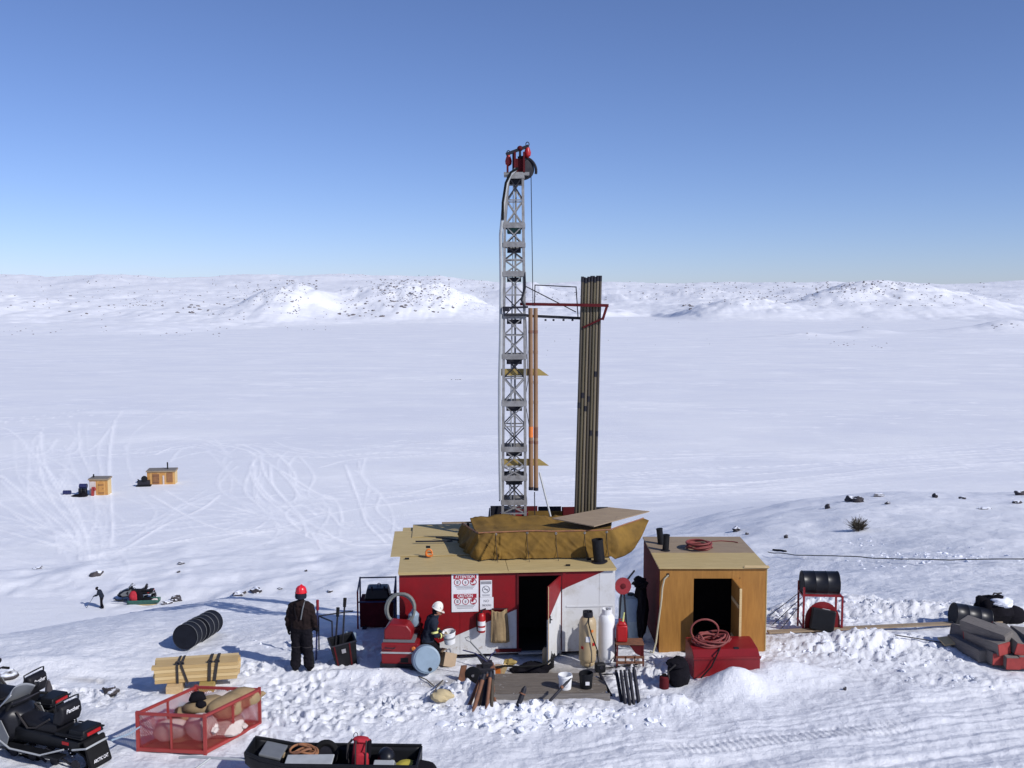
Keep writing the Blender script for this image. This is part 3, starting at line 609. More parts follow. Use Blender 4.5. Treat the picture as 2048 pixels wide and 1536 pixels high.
lz = IS @ at(905, 1046, 24.4)
def hem(u): p, i, t = top(u); return p + Vector((0, -.02 if i == 1 else 0, .012 + n1(u * 7, 3, 8) * .035))
obj('hem_rope', MB().tube([hem(u) for u in np.linspace(0, 1, 60)], .016, 6), M['ropebrown'], cs, smooth=True, world=True)
for u_ in (.28, .42, .55, .68, .78):
    a_ = hem(u_); b_ = skirt(u_, .97) + Vector((.05, -.16, .0)); b_.z = Z0 - .03
    obj('tie_cord', MB().tube([a_, skirt(u_, .4) + Vector((0, -.03, 0)), skirt(u_ + .005, .8) + Vector((0, -.035, 0)), b_], .006, 5), M['strap'], cs, world=True)
    obj('grommet', MB().tube([skirt(u_, .06) + Vector((.022 * math.cos(a), -.02, .022 * math.sin(a))) for a in np.linspace(0, 6.28, 10, endpoint=False)], .005, 4, closed=True), M['lgrey'], cs, world=True)
obj('tent_pole', MB().bar(at(884, 1046, 24.5), at(985, 1044, 24.4), .05, .04), M['plyback'], cs, world=True)
# board lying on the canvas
bc = [gp(1188, 1054, 2.74), gp(1299, 1024, 2.80), gp(1218, 1016, 2.86), gp(1104, 1038, 2.80)]
vs = bc + [p + Vector((0, 0, .022)) for p in bc]
solo('plywood_sheet', MB().add(vs, [[3, 2, 1, 0], [4, 5, 6, 7], [0, 1, 5, 4], [1, 2, 6, 5], [2, 3, 7, 6], [3, 0, 4, 7]]), M['plyback'], 'weathered brown plywood sheet laid across the canvas tarp', 'plywood sheet')
pp = gp(1199, 1124, HT + .04)
ch = thing('stove_pipe', 'short black stovepipe standing on the shack roof against the canvas', 'pipe', (pp.x, pp.y, HT + .035), (0, R(-6), 0))
obj('pipe_wall', MB().lathe([(.13, 0), (.128, .5), (.135, .5), (.135, .54), (.12, .54), (.115, .1)], 20), M['black'], ch, smooth=True)
obj('base_flange', MB().lathe([(.19, .005), (.19, .02), (.14, .03)], 20), M['dsteel'], ch, smooth=True)
for k, (a_, b_) in enumerate((((831, 1083), (905, 1082)), ((872, 1075), (925, 1081)))):
    p, q = gp(*a_, HT + .12), gp(*b_, HT + .12); mb = MB().cyl(p, q, .02, n=8)
    solo('steel_bar', mb, M['dsteel'], ('longer thin dark steel bar lying on the plywood roof sheets', 'shorter thin steel bar reaching under the canvas on the roof')[k], 'bar', group='bars on the shack roof')
tp = gp(858, 1114, HT + .06)
oc = thing('orange_tie', 'small orange strap coil with black clip on the shack roof', 'strap', tp)
obj('coil', MB().tube([(math.cos(a) * .07, 0, .1 + math.sin(a) * .08) for a in np.linspace(0, 5.5, 18)], .022, 6), M['orange'], oc, smooth=True)
obj('loop', MB().tube([(math.cos(a) * .08, .04, .05 + math.sin(a) * .05) for a in np.linspace(0, 6, 16)], .018, 6), M['orange'], oc, smooth=True)
obj('clip', MB().box((-.02, 0, .24), (.1, .03, .05)), M['black'], oc)
sp = gp(936, 1042, 2.3)
solo('short_post', MB().cyl((0, 0, 0), (0, 0, .32), .035, n=10), M['dsteel'], 'short black post standing behind the roof pole', 'post', loc=(at(936, 1042, 25.2).x, 25.2, HT + .05))

# ------------------------------------------------------------------ drill mast
MY = 24.75
mast = thing('drill_mast', 'tall grey steel lattice drill mast with red pulley head', 'drill mast', (at(1028, 1030, MY).x, MY, 0.06))
def mz(py): return at(1028, py, MY).z
def mx(px, py): return at(px, py, MY).x
LEG = [(1003, 1053, 1040), (1005, 1052, 700), (1007, 1049, 455), (1015, 1048, 352)]
def legx(z):
    zs = [mz(r[2]) for r in LEG][::1]; return np.interp(z, zs, [mx(r[0], r[2]) for r in LEG]) + .03, np.interp(z, zs, [mx(r[1], r[2]) for r in LEG]) - .03
dep = lambda z: .28 if z < mz(455) else lerp(.28, .2, (z - mz(455)) / (mz(352) - mz(455)))
zbot, ztop = .15, mz(352)
for sx_ in (0, 1):
    for sy_ in (-1, 1):
        mb = MB(); zz = [zbot] + [mz(p) for p in (1040, 700, 455, 352)]
        for a_, b_ in zip(zz[:-1], zz[1:]):
            mb.bar((legx(a_)[sx_], MY + sy_ * dep(a_), a_), (legx(b_)[sx_], MY + sy_ * dep(b_), b_), .062, .062, up=(0, 1, 0))
        obj('leg', mb, M['galv'], mast, world=True)
rings = [(1022, 0), (1000, 1), (952, 1), (930, 0), (895, 1), (850, 0), (805, 1), (755, 0), (712, 1), (670, 0), (632, 1), (590, 0), (548, 1), (520, 0), (490, 1), (452, 1), (402, 0), (354, 1)]
for py, strong in rings:
    z = mz(py); xa, xb = legx(z); d = dep(z)
    if strong:
        mb = MB()
        for sy_ in (-1, 1): mb.bar((xa - .035, MY + sy_ * (d + .036), z), (xb + .035, MY + sy_ * (d + .036), z), .02, .13)
        for x_ in (xa - .036, xb + .036): mb.bar((x_, MY - d, z - .01), (x_, MY + d, z - .01), .02, .10)
        obj('crosshead', mb, M['galv'], mast, world=True)
        if py not in (354, 1000): obj('guide_block', MB().box(((xa + xb) / 2, MY - .05, z - .14), ((xb - xa) * .72, .18, .11)), M['dsteel'], mast, world=True)
    else:
        for sy_ in (-1, 1): obj('crossbar', MB().bar((xa, MY + sy_ * (d + .02), z), (xb, MY + sy_ * (d + .02), z), .025, .03), M['galv'], mast, world=True)
for i in range(len(rings) - 1):
    za, zb2 = mz(rings[i][0]), mz(rings[i + 1][0])
    xa0, xb0 = legx(za); xa1, xb1 = legx(zb2)
    for sy_ in (-1, 1):
        d0, d1 = dep(za) * sy_, dep(zb2) * sy_
        for (p, q) in (((xa0, MY + d0, za), (xb1, MY + d1, zb2)), ((xb0, MY + d0 + .012, za), (xa1, MY + d1 + .012, zb2))):
            obj('brace', MB().bar(p, q, .026, .042, up=(0, 1, 0)), M['galv'] if (i + sy_) % 3 else M['dsteel'], mast, world=True)
    for k, (x_0, x_1) in enumerate(((xa0, xa1), (xb0, xb1))):
        obj('brace', MB().bar((x_0, MY + dep(za) * (1 if i % 2 else -1), za), (x_1, MY + dep(zb2) * (-1 if i % 2 else 1), zb2), .03), M['galv'], mast, world=True)
cx_ = lambda z: sum(legx(z)) / 2
obj('feed_bar', MB().bar((cx_(1), MY + .05, .3), (cx_(ztop), MY + .05, ztop - .3), .05), M['galv'], mast, world=True)
obj('feed_line', MB().cyl((cx_(1) - .1, MY - .1, .5), (cx_(ztop) - .06, MY - .1, ztop - .2), .011, n=6), M['lgrey'], mast, world=True)
obj('feed_line', MB().cyl((cx_(1) - .15, MY - .12, .5), (cx_(ztop) - .09, MY - .12, mz(560)), .010, n=6), M['lgrey'], mast, world=True)
for sy_ in (-1, 1): obj('foot_beam', MB().box((cx_(2.3), MY + sy_ * .36, mz(1036)), (.72, .14, .12)), M['redsteel'], mast, world=True)
obj('sign_plate', MB().box((cx_(mz(457)), MY - .2, mz(462)), (.34, .02, .12)), M['greenp'], mast, world=True)
# planks wedged through the mast
for py in (745, 926):
    l_ = at(997, py, MY - .3); r_ = at(1098, py + 4, MY - .3); z = l_.z; wd = r_.x - l_.x
    pl = MB().prism([(0, -.085), (wd, -.085), (wd - .24, .085), (0, .085)], (l_.x, MY - .20, z), (1, 0, 0), (0, 0, 1), (0, .04, 0))
    obj('plank', pl, M['yelboard'], mast, world=True)
# head
z0 = ztop; xc = cx_(z0)
obj('head_plate', MB().box((xc + .02, MY, z0 + .03), (.62, .5, .07)), M['galv'], mast, world=True)
hb = MB().box((xc - .02, MY - .1, z0 + .30), (.05, .3, .5)).box((xc + .20, MY - .1, z0 + .30), (.05, .3, .5)).box((xc - .2, MY - .1, z0 + .25), (.05, .3, .4)).box((xc + .09, MY - .06, z0 + .22), (.2, .2, .36))
obj('sheave_cheek', hb, M['darkred'], mast, world=True)
sh = obj('sheave', MB().lathe([(.22, -.05), (.25, -.045), (.20, -.01), (.20, .01), (.25, .045), (.22, .05)], 28, (xc + .20, MY + .05, z0 + .16), (math.pi / 2, 0, R(12))), M['dsteel'], mast, smooth=True, world=True)
obj('sheave_guard', MB().tube([(xc + .16 + .34 * math.cos(a), MY + .04, z0 + .12 + .34 * math.sin(a)) for a in np.linspace(-.2, 1.9, 14)], .035, 6), M['dsteel'], mast, smooth=True, world=True)
obj('underslung_block', MB().box((xc, MY, z0 - .13), (.36, .3, .18)), M['dsteel'], mast, world=True)
tb_l = at(1012, 309, MY - .05); tb_r = at(1057, 292, MY - .05)
obj('crown_bar', MB().bar(tb_l, tb_r, .09, .07), M['dsteel'], mast, world=True)
for px_ in (1027, 1040): obj('crown_post', MB().bar(at(px_, 345, MY - .05), at(px_, 304 if px_ == 1027 else 298, MY - .05), .06), M['dsteel'], mast, world=True)
obj('crown_pin', MB().ball(at(1040, 297, MY - .06), (.075, .06, .07), 2), M['darkred'], mast, smooth=True, world=True)
for a_, ctr in (((1017, 309), (1017, 322)), ((1055, 294), (1055, 305))):
    c_ = at(*ctr, MY - .05); t_ = at(*a_, MY - .05)
    bl = obj('pulley_block', MB().lathe([(.015, -.13), (.075, -.08), (.085, 0), (.06, .08), (.03, .16), (.025, t_.z - c_.z)], 14, c_), M['redplastic'], mast, smooth=True, world=True)
    obj('shackle', MB().tube([(c_.x + .04 * math.cos(a), c_.y, c_.z + .2 + .05 * math.sin(a)) for a in np.linspace(0, 6.28, 12, endpoint=False)], .012, 5, closed=True), M['dsteel'], bl, world=True)
obj('hose', MB().tube([at(p, q, MY - .32) for p, q in ((1032, 338), (1020, 350), (1013, 368), (1008, 400), (1004, 440), (1001, 470), (1002, 560), (1001, 680), (999, 760), (999, 850), (1000, 940), (1001, 1000))], [.045] * 4 + [.038] * 8, 8), M['lgrey'], mast, smooth=True, world=True)
obj('hose', MB().tube([at(p, q, MY - .34) for p, q in ((1036, 336), (1022, 345), (1012, 366), (1006, 405), (1005, 440))], .035, 8), M['rubber'], mast, smooth=True, world=True)
obj('hose', MB().tube([at(p, q, MY - .30) for p, q in ((1004, 455), (1003, 600), (1001, 720), (998, 840), (1001, 980), (999, 1002))], .016, 6), M['rubber'], mast, smooth=True, world=True)
obj('wire_rope', MB().cyl(at(1062, 345, MY), at(1066, 612, MY - .25), .010, n=6), M['dsteel'], mast, world=True)
obj('wire_rope', MB().tube([at(1048, 560, MY - .28), at(1044, 600, MY - .28), at(1052, 640, MY - .28), at(1056, 760, MY - .28), at(1050, 800, MY - .28), at(1058, 850, MY - .28)], .009, 5), M['dsteel'], mast, world=True)
obj('brake_hose', MB().tube([at(1049, 545, MY - .3), at(1050, 575, MY - .32), at(1043, 600, MY - .34), at(1050, 615, MY - .3)], .03, 7), M['dsteel'], mast, smooth=True, world=True)
# rod rack
RY = 24.95
rk = obj('rack_arm', MB().bar(at(1040, 608, RY), at(1217, 611, RY + .1), .06, .075), M['darkred'], mast, world=True)
obj('hook', MB().bar(at(1215, 609, RY + .1), at(1205, 640, RY + .1), .06).bar(at(1205, 637, RY + .1), at(1166, 655, RY + .15), .045), M['darkred'], rk, world=True)
obj('rack_arm', MB().bar(at(1045, 631, RY + .5), at(1172, 637, RY + .5), .06, .07), M['dsteel'], mast, world=True)
for px_ in (1091, 1107, 1127, 1145): obj('cleat', MB().box(at(px_, 640, RY + .5), (.05, .05, .05)), M['dsteel'], mast, world=True)
obj('bracket', MB().box(at(1012, 618, MY - .36), (.16, .1, .12)).bar(at(1005, 616, MY - .36), at(1056, 614, MY - .36), .05).bar(at(1008, 630, MY - .36), at(1056, 630, MY - .36), .05), M['dsteel'], mast, world=True)
hr = MB()
for p, q in (((1070, 569), (1069, 612)), ((1070, 570), (1152, 574)), ((1152, 573), (1156, 634)), ((1050, 572), (1152, 624))): hr.cyl(at(*p, RY + .3), at(*q, RY + .3), .014, n=6)
obj('hand_rail', hr, M['dsteel'], mast, world=True)
# tubes hanging beside the mast
for k, px_ in enumerate((1061, 1071)):
    t_ = at(px_, 616, MY - .2 + .03 * k); b_ = at(px_ + 1, 976 + k, MY - .2 + .03 * k)
    ct = thing('core_tube', ('brown core tube with an orange band hanging next to the mast', 'brown core tube with a rusty band hanging on the wire side')[k], 'tube', (b_.x, b_.y, b_.z), group='tubes hanging on the mast')
    obj('barrel', MB().cyl(b_, t_, .056, n=12), M['tubebrown'], ct, smooth=True, world=True)
    for py in (660, 700, 742, 760, 800, 880): obj('collar', MB().cyl(t_.lerp(b_, (py - 616) / 360), t_.lerp(b_, (py - 610) / 360), .060, n=12), M['rust'] if py in (880, 660) else M['tubebrown'], ct, smooth=True, world=True)
    obj('marking_band', MB().cyl(t_.lerp(b_, .655), t_.lerp(b_, .715), .0585, n=12), M['orange'] if k == 0 else M['rust'], ct, smooth=True, world=True)
    obj('end_fitting', MB().cyl(b_ - Vector((0, 0, .05)), b_ + Vector((0, 0, .03)), .062, n=12), M['dsteel'], ct, smooth=True, world=True)
solo('steel_stay', MB().cyl(at(1079, 945, MY + .2), at(1102, 1036, MY - .3), .024, n=8), M['lgrey'], 'pale slanting steel stay bar beside the mast foot', 'bar')
solo('hanging_cable', MB().cyl(at(1069, 984, MY - .2), at(1070, 1045, MY - .2), .012, n=6), M['dsteel'], 'thin cable hanging below the core tubes', 'cable')
# drill rods racked upright
random.seed(11)
rod_me = None
top_px = [1165, 1171.4, 1177.6, 1183.6, 1189.6, 1195.4, 1201]; bot_px = [1151, 1157.5, 1164, 1170.2, 1176.6, 1183, 1189.5]
for row in range(2):
    for i in range(7 if row == 0 else 6):
        Yr = 25.15 + row * .13; o_ = 3.2 * row
        t_ = at(top_px[i] + o_, 556 + random.uniform(-2, 3), Yr); b_ = at(bot_px[i] + o_, 1035, Yr); b_ = b_ + (b_ - t_).normalized() * .35
        ln_ = (t_ - b_).length; q = (t_ - b_).to_track_quat('Z', 'Y').to_euler()
        rd = thing('drill_rod', '%s drill rod racked upright in the %s row beside the mast' % (('long dark', 'long olive', 'long pale')[(0, 1, 2, 0, 1, 2, 0)[i] if row == 0 else 0], ('sunlit', 'hidden')[row]), 'drill rod', b_, q, group='drill rods racked beside the mast')
        if rod_me is None:
            rod_me = ([mesh_of('rod', MB().cyl((0, 0, 0), (0, 0, 1), .036, n=10), m_, True) for m_ in (M['rodsteel'], M['rodlit'], M['rodolive_lit'])], mesh_of('joint', MB().cyl((0, 0, 0), (0, 0, .14), .0385, n=10), M['dsteel'], True))
        r_ = bpy.data.objects.new('rod', rod_me[0][(0, 2, 1, 0, 2, 1, 0)[i] if row == 0 else 0]); col.objects.link(r_); r_.parent = rd; r_.scale = (1, 1, ln_)
        for z_ in (ln_ - .10, ln_ - random.uniform(1.6, 4.6)):
            j_ = bpy.data.objects.new('joint', rod_me[1]); col.objects.link(j_); j_.parent = rd; j_.location = (0, 0, z_)

# ------------------------------------------------------------------ lettering helper and shack signs
def text_mesh(txt, size, shear=0.0, extrude=.0):
    cu = bpy.data.curves.new('t', 'FONT'); cu.body = txt; cu.size = size; cu.align_x = 'CENTER'; cu.align_y = 'CENTER'; cu.shear = shear; cu.offset = size * .018; cu.extrude = extrude; cu.resolution_u = 3
    o = bpy.data.objects.new('t', cu); col.objects.link(o); dg = bpy.context.evaluated_depsgraph_get()
    me = bpy.data.meshes.new_from_object(o.evaluated_get(dg)); bpy.data.objects.remove(o); bpy.data.curves.remove(cu); return me
def text(txt, size, mtl, parent, loc, rot, name='lettering', squeeze=1.0, shear=0):
    me = text_mesh(txt, size, shear); me.name = name; me.materials.clear(); me.materials.append(mtl)
    o = bpy.data.objects.new(name, me); col.objects.link(o); o.parent = parent; o.location = loc; o.rotation_euler = rot; o.scale = (squeeze, 1, 1); MW[o.name] = MW[parent.name]; return o
FRONT = (math.pi / 2, 0, 0)
def sign(name, label, p0, p1, parent_tilt=0.0):
    a_, b_ = sl(*p0, -.02), sl(*p1, -.02); w_, h_ = b_.x - a_.x, a_.z - b_.z
    wpos = MW[shack.name] @ Vector(((a_.x + b_.x) / 2, -.012, (a_.z + b_.z) / 2))
    t = thing(name, label, 'sign', wpos, (0, parent_tilt, YAW))
    obj('board', MB().box((0, 0, 0), (w_, .012, h_)), M['signwhite'], t)
    return t, w_, h_
def picto(t, x, z, r, kind):
    o = obj('pictogram', MB().tube([(x + r * math.cos(a), -.0085, z + r * math.sin(a)) for a in np.linspace(0, 2 * math.pi, 24, endpoint=False)], r * .11, 5, closed=True), M['signred'] if kind != 'smoke' else M['signgrey'], t)
    g = MB(); y_ = -.008
    def poly(pts, m_=None): g.prism([(x + a * r, z + b_ * r) for a, b_ in pts], (0, y_, 0), (1, 0, 0), (0, 0, 1), (0, -.002, 0))
    if kind == 'helmet': poly([(-.35, -.5), (.35, -.5), (.25, .1), (.45, .15), (.2, .5), (-.2, .5), (-.45, .15), (-.25, .1)])
    elif kind == 'ears': poly([(-.28, -.15), (-.1, -.6), (.1, -.6), (.28, -.15), (.3, .3), (-.3, .3)])
    elif kind == 'boot': poly([(-.85, .1), (-.3, .85), (.55, .7), (.1, .3), (.05, -.05), (-.3, -.3)]); poly([(-.6, -.7), (.2, -.9), (.8, -.5), (.1, -.55)])
    elif kind == 'smoke': poly([(-.6, -.12), (.6, -.12), (.6, .1), (-.6, .1)]); poly([(-.7, .55), (-.55, .7), (.7, -.55), (.55, -.7)])
    obj('figure', g, M['signred'] if kind == 'boot' else M['signgrey'], o)
sg, w_, h_ = sign('safety_sign', 'large white safety sign with red ATTENTION and CAUTION bands on the red wall', (903, 1145), (957, 1223))
for zt_, wd, sz in ((.385, 'ATTENTION', .083), (-.1, 'CAUTION', .09)):
    zc = zt_ * h_ - .0
    bnd = obj('red_band', MB().box((0, -.0075, zc), (w_ * .86, .003, h_ * .105)), M['signred'], sg)
    text(wd, h_ * .11, M['signwhite'], bnd, (0, -.0105, zc), FRONT, squeeze=.78)
    for x_, k in ((-.28, 'helmet'), (.02, 'ears'), (.31, 'boot')): picto(sg, x_ * w_, zc - h_ * .135, w_ * .115, k)
    for i, l_ in enumerate((.75, .66, .6)): obj('small_print', MB().box((0, -.0075, zc - h_ * (.235 + i * .035)), (w_ * l_, .003, h_ * .014)), M['signgrey'], sg)
sg, w_, h_ = sign('no_smoking_sign', 'small white sign with a grey no smoking circle beside the large safety sign', (960.5, 1161), (984, 1194))
obj('header', MB().box((0, -.0075, h_ * .36), (w_ * .9, .003, h_ * .17)), M['signgrey'], sg)
picto(sg, 0, -h_ * .03, w_ * .30, 'smoke')
for i in range(2): obj('small_print', MB().box((0, -.0075, -h_ * (.36 + i * .06)), (w_ * (.7 - .1 * i), .003, h_ * .03)), M['signgrey'], sg)
sg, w_, h_ = sign('paper_notice', 'white paper notice reading NO SMOKING above the fire extinguisher', (960, 1195), (987, 1219))
text('NO', h_ * .28, M['signgrey'], sg, (-.01, -.0085, h_ * .2), FRONT); text('SMOKING', h_ * .24, M['signgrey'], sg, (0, -.0085, -h_ * .15), FRONT, squeeze=.68)
# fire extinguisher on the wall
a_ = sl(963, 1242, -.12); wp = MW[shack.name] @ Vector((a_.x, -.12, sl(963, 1264, -.12).z))
fe = thing('fire_extinguisher', 'red fire extinguisher hung on the shack wall below the signs', 'fire extinguisher', wp, YAW)
obj('cylinder', MB().lathe([(.075, 0), (.085, .02), (.085, .36), (.06, .42), (.03, .44)], 18), M['redplastic'], fe, smooth=True)
obj('label_band', MB().lathe([(.087, .16), (.087, .26)], 18), M['signwhite'], fe, smooth=True); obj('label_band', MB().lathe([(.087, .05), (.087, .12)], 18), M['signwhite'], fe, smooth=True)
vlv = obj('valve', MB().box((0, 0, .46), (.05, .05, .05)).bar((-.02, 0, .49), (.1, 0, .53), .025), M['dsteel'], fe)
obj('discharge_hose', MB().tube([(-.03, 0, .46), (-.1, 0, .42), (-.11, -.01, .2), (-.09, 0, .02)], .014, 6), M['rubber'], fe, smooth=True)
obj('bracket', MB().box((0, .09, .25), (.08, .03, .3)), M['dsteel'], fe)
# burlap sack on the wall
a_ = sl(981, 1218, -.06); b_ = sl(1019, 1283, -.06)
def bag(u, v):
    x = lerp(a_.x, b_.x - .06, u) if v < .5 else lerp(a_.x, b_.x, u); wq = 1 - .1 * (1 - v); xm = (a_.x + b_.x) / 2
    x = xm + (lerp(a_.x, b_.x, u) - xm) * (.82 + .18 * v) - .02 * (1 - v)
    z = lerp(a_.z, b_.z, v) + (-.06 * math.sin(math.pi * u) * (1 - v) ** 2) + .03 * n1(u * 5, v * 3, 33)
    y = -.07 - .10 * math.sin(math.pi * u) * (.3 + v * .9) * (1 if v < .93 else .5) + .05 * n1(u * 9, v * 2, 31)
    return MW[shack.name] @ Vector((x, y, z))
sk = thing('burlap_sack', 'brown burlap sack hung on the wall beside the shack door', 'sack', MW[shack.name] @ Vector(((a_.x + b_.x) / 2, -.1, b_.z)))
obj('cloth', MB().grid(bag, 22, 26), M['burlap'], sk, smooth=70, world=True, solid=.02)
obj('hook', MB().bar(MW[shack.name] @ Vector((a_.x + .03, -.05, a_.z)), MW[shack.name] @ Vector((b_.x - .03, -.05, a_.z - .01)), .02), M['dsteel'], sk, world=True)
# ------------------------------------------------------------------ plywood shed
shedY = 22.1
a_ = at(1320, 1137, shedY); b_ = at(1533, 1137, shedY)
SX0, SX1, SH = a_.x, b_.x, a_.z
zg = -.02
shed = thing('plywood_shed', 'orange stained plywood shed with red side wall and black open doorway', 'shed', ((SX0 + SX1) / 2, shedY + 1.4, zg))
SYAW = R(0)
dx0, dx1 = at(1387, 1200, shedY).x, at(1463, 1200, shedY).x; dzt = at(1420, 1157, shedY).z
SD = 2.75
def sbox(name, x0_, x1_, y0_, y1_, z0_, z1_, m, **k): return obj(name, MB().box(((x0_ + x1_) / 2, (y0_ + y1_) / 2, (z0_ + z1_) / 2), (x1_ - x0_, y1_ - y0_, z1_ - z0_)), m, shed, world=True, **k)
sbox('wall_panel', SX0, dx0, shedY, shedY + .03, zg, SH, M['plyorange'], bevel=.004)
sbox('wall_panel', dx1, SX1, shedY, shedY + .03, zg, SH, M['plyorange'], bevel=.004)
sbox('wall_panel', dx0 + .001, dx1 - .001, shedY + .001, shedY + .03, dzt, SH - .001, M['plyorange'])
sbox('wall_panel', SX0 - .004, SX0 + .03, shedY + .031, shedY + SD, zg, SH - .002, M['darkred'])
sbox('wall_panel', SX1 - .03, SX1 + .002, shedY + .031, shedY + SD, zg, SH - .002, M['plyorange'])
sbox('wall_panel', SX0 + .031, SX1 - .031, shedY + SD - .03, shedY + SD, zg, SH - .002, M['plyorange'])
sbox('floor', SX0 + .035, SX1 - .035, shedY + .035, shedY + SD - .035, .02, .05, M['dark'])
sbox('shade_backing', SX0 + .1, SX1 - .1, shedY + 1.6, shedY + 1.65, .1, SH - .1, M['dark'])  # upright near-black sheet, painted shade behind the shed doorway
sbox('corner_trim', SX1 + .003, SX1 + .02, shedY - .006, shedY + .06, zg, SH - .01, M['ply'])
# roof sloping slightly, overhanging
rb = [gp(1320, 1137, SH), gp(1534, 1131, SH + .02), gp(1470, 1060, SH + .06), gp(1287, 1063, SH + .06)]
rb[0] = Vector((SX0 - .03, shedY - .05, SH + .004)); rb[1] = Vector((SX1 + .03, shedY - .05, SH + .004)); rb[2] = Vector((SX1 + .03, shedY + SD + .03, SH + .03)); rb[3] = Vector((SX0 - .03, shedY + SD + .03, SH + .03))
mid0, mid1 = rb[0].lerp(rb[3], .45), rb[1].lerp(rb[2], .45)
def slab(pts, t, name='roof_sheet', m=M['ply'], par=None):
    vs = list(pts) + [p + Vector((0, 0, t)) for p in pts]
    return obj(name, MB().add(vs, [[3, 2, 1, 0], [4, 5, 6, 7], [0, 1, 5, 4], [1, 2, 6, 5], [2, 3, 7, 6], [3, 0, 4, 7]]), m, par or shed, world=True)
up3 = Vector((0, 0, .003))
slab([rb[0], rb[1], mid1, mid0], .03); slab([mid0 + up3, mid1 + up3, rb[2] + up3, rb[3] + up3], .03, m=M['plyback'])
slab([rb[1] + Vector((-.55, -.02, .032)), rb[1] + Vector((.02, -.03, .032)), rb[1] + Vector((.02, .1, .036)), rb[1] + Vector((-.5, .1, .036))], .02, 'eave_board', M['pine'])
# door: hinge right, perpendicular
dl = obj('door', MB().box((dx1 + .012, shedY - .42, (dzt + .08) / 2 + .02), (.026, .82, dzt - .1)), M['plyorange'], shed, world=True)
obj('edge_strip', MB().box((dx1 + .012, shedY - .838, (dzt + .08) / 2 + .02), (.05, .014, dzt - .1)), M['pine'], dl, world=True)
obj('brace', MB().box((dx1 - .012, shedY - .42, .45), (.02, .7, .08)), M['pine'], dl, world=True)
obj('brace', MB().box((dx1 - .012, shedY - .42, 1.3), (.02, .7, .08)), M['pine'], dl, world=True)
obj('cable_port', MB().box(at(1336, 1150, shedY) + Vector((0, -.004, 0)), (.06, .012, .08)), M['black'], shed, world=True)
for pxy in ((1480, 1156), (1475, 1270)): obj('bolt', MB().ball(at(*pxy, shedY - .004), .012, 1), M['black'], shed, world=True)
solo('supply_hose', MB().tube([at(p, q, shedY - .05) for p, q in ((1337, 1150), (1329, 1158), (1325, 1175), (1323, 1200), (1319, 1230), (1315, 1260), (1312, 1285))] + [Vector((at(1306, 1295, shedY - .1).x, shedY - .12, .03)), Vector((at(1300, 1300, shedY).x, shedY - .05, .03))], .020, 8), M['creamhose'], 'cream hose running down the corner of the plywood shed', 'hose', smooth=True)
# on the shed roof
RZ2 = SH + .055
for pxy, h_, t_, lb_ in (((1322, 1088), .36, -.12, 'black flue pipe leaning outward on the plywood shed roof'), ((1331, 1101), .36, .05, 'upright black flue pipe on the plywood shed roof beside the leaning one')):
    p = gp(pxy[0], pxy[1], RZ2)
    st = thing('flue_pipe', lb_, 'pipe', p, (0, t_, 0), group='flue pipes on the shed roof')
    obj('pipe_wall', MB().lathe([(.078, -.01), (.078, h_), (.084, h_), (.084, h_ + .03), (.07, h_ + .03), (.066, .05)], 16), M['black'], st, smooth=True)
    obj('base_flange', MB().lathe([(.11, -.005), (.11, .012), (.08, .02)], 16), M['dsteel'], st, smooth=True)
def coil(c, R0, turns, r, m, name, label, rise=.03, seed=0, tilt=(0, 0, 0), cat='hose'):
    rg = random.Random(seed); pts = []
    k = 26
    for i in range(int(turns * k)):
        a = 2 * math.pi * i / k; t = i / (turns * k)
        rr = R0 * (1 + .16 * math.sin(i * .17 + seed) + .05 * rg.uniform(-1, 1) * (i % 7 == 0))
        pts.append((rr * math.cos(a), rr * .95 * math.sin(a), r + rise * turns * t + .012 * math.sin(a * 1.7 + seed)))
    return solo(name, MB().tube(pts, r, 7), m, label, cat, loc=c, rot=tilt, smooth=True)
p = gp(1398, 1098, RZ2); coil((p.x, p.y, RZ2), .27, 6, .022, M['redhose'], 'hose_coil', 'dark red hose coiled flat on the plywood shed roof', .026, 2)
p = gp(1452, 1085, RZ2)
solo('hose_length', MB().tube([(p.x - .35, p.y + .05, RZ2 + .015), (p.x - .1, p.y + .12, RZ2 + .015), (p.x + .2, p.y + .02, RZ2 + .015), (p.x + .28, p.y - .06, RZ2 + .015)], .014, 6), M['redhose'], 'loose end of red hose beside the coil on the shed roof', 'hose', smooth=True)
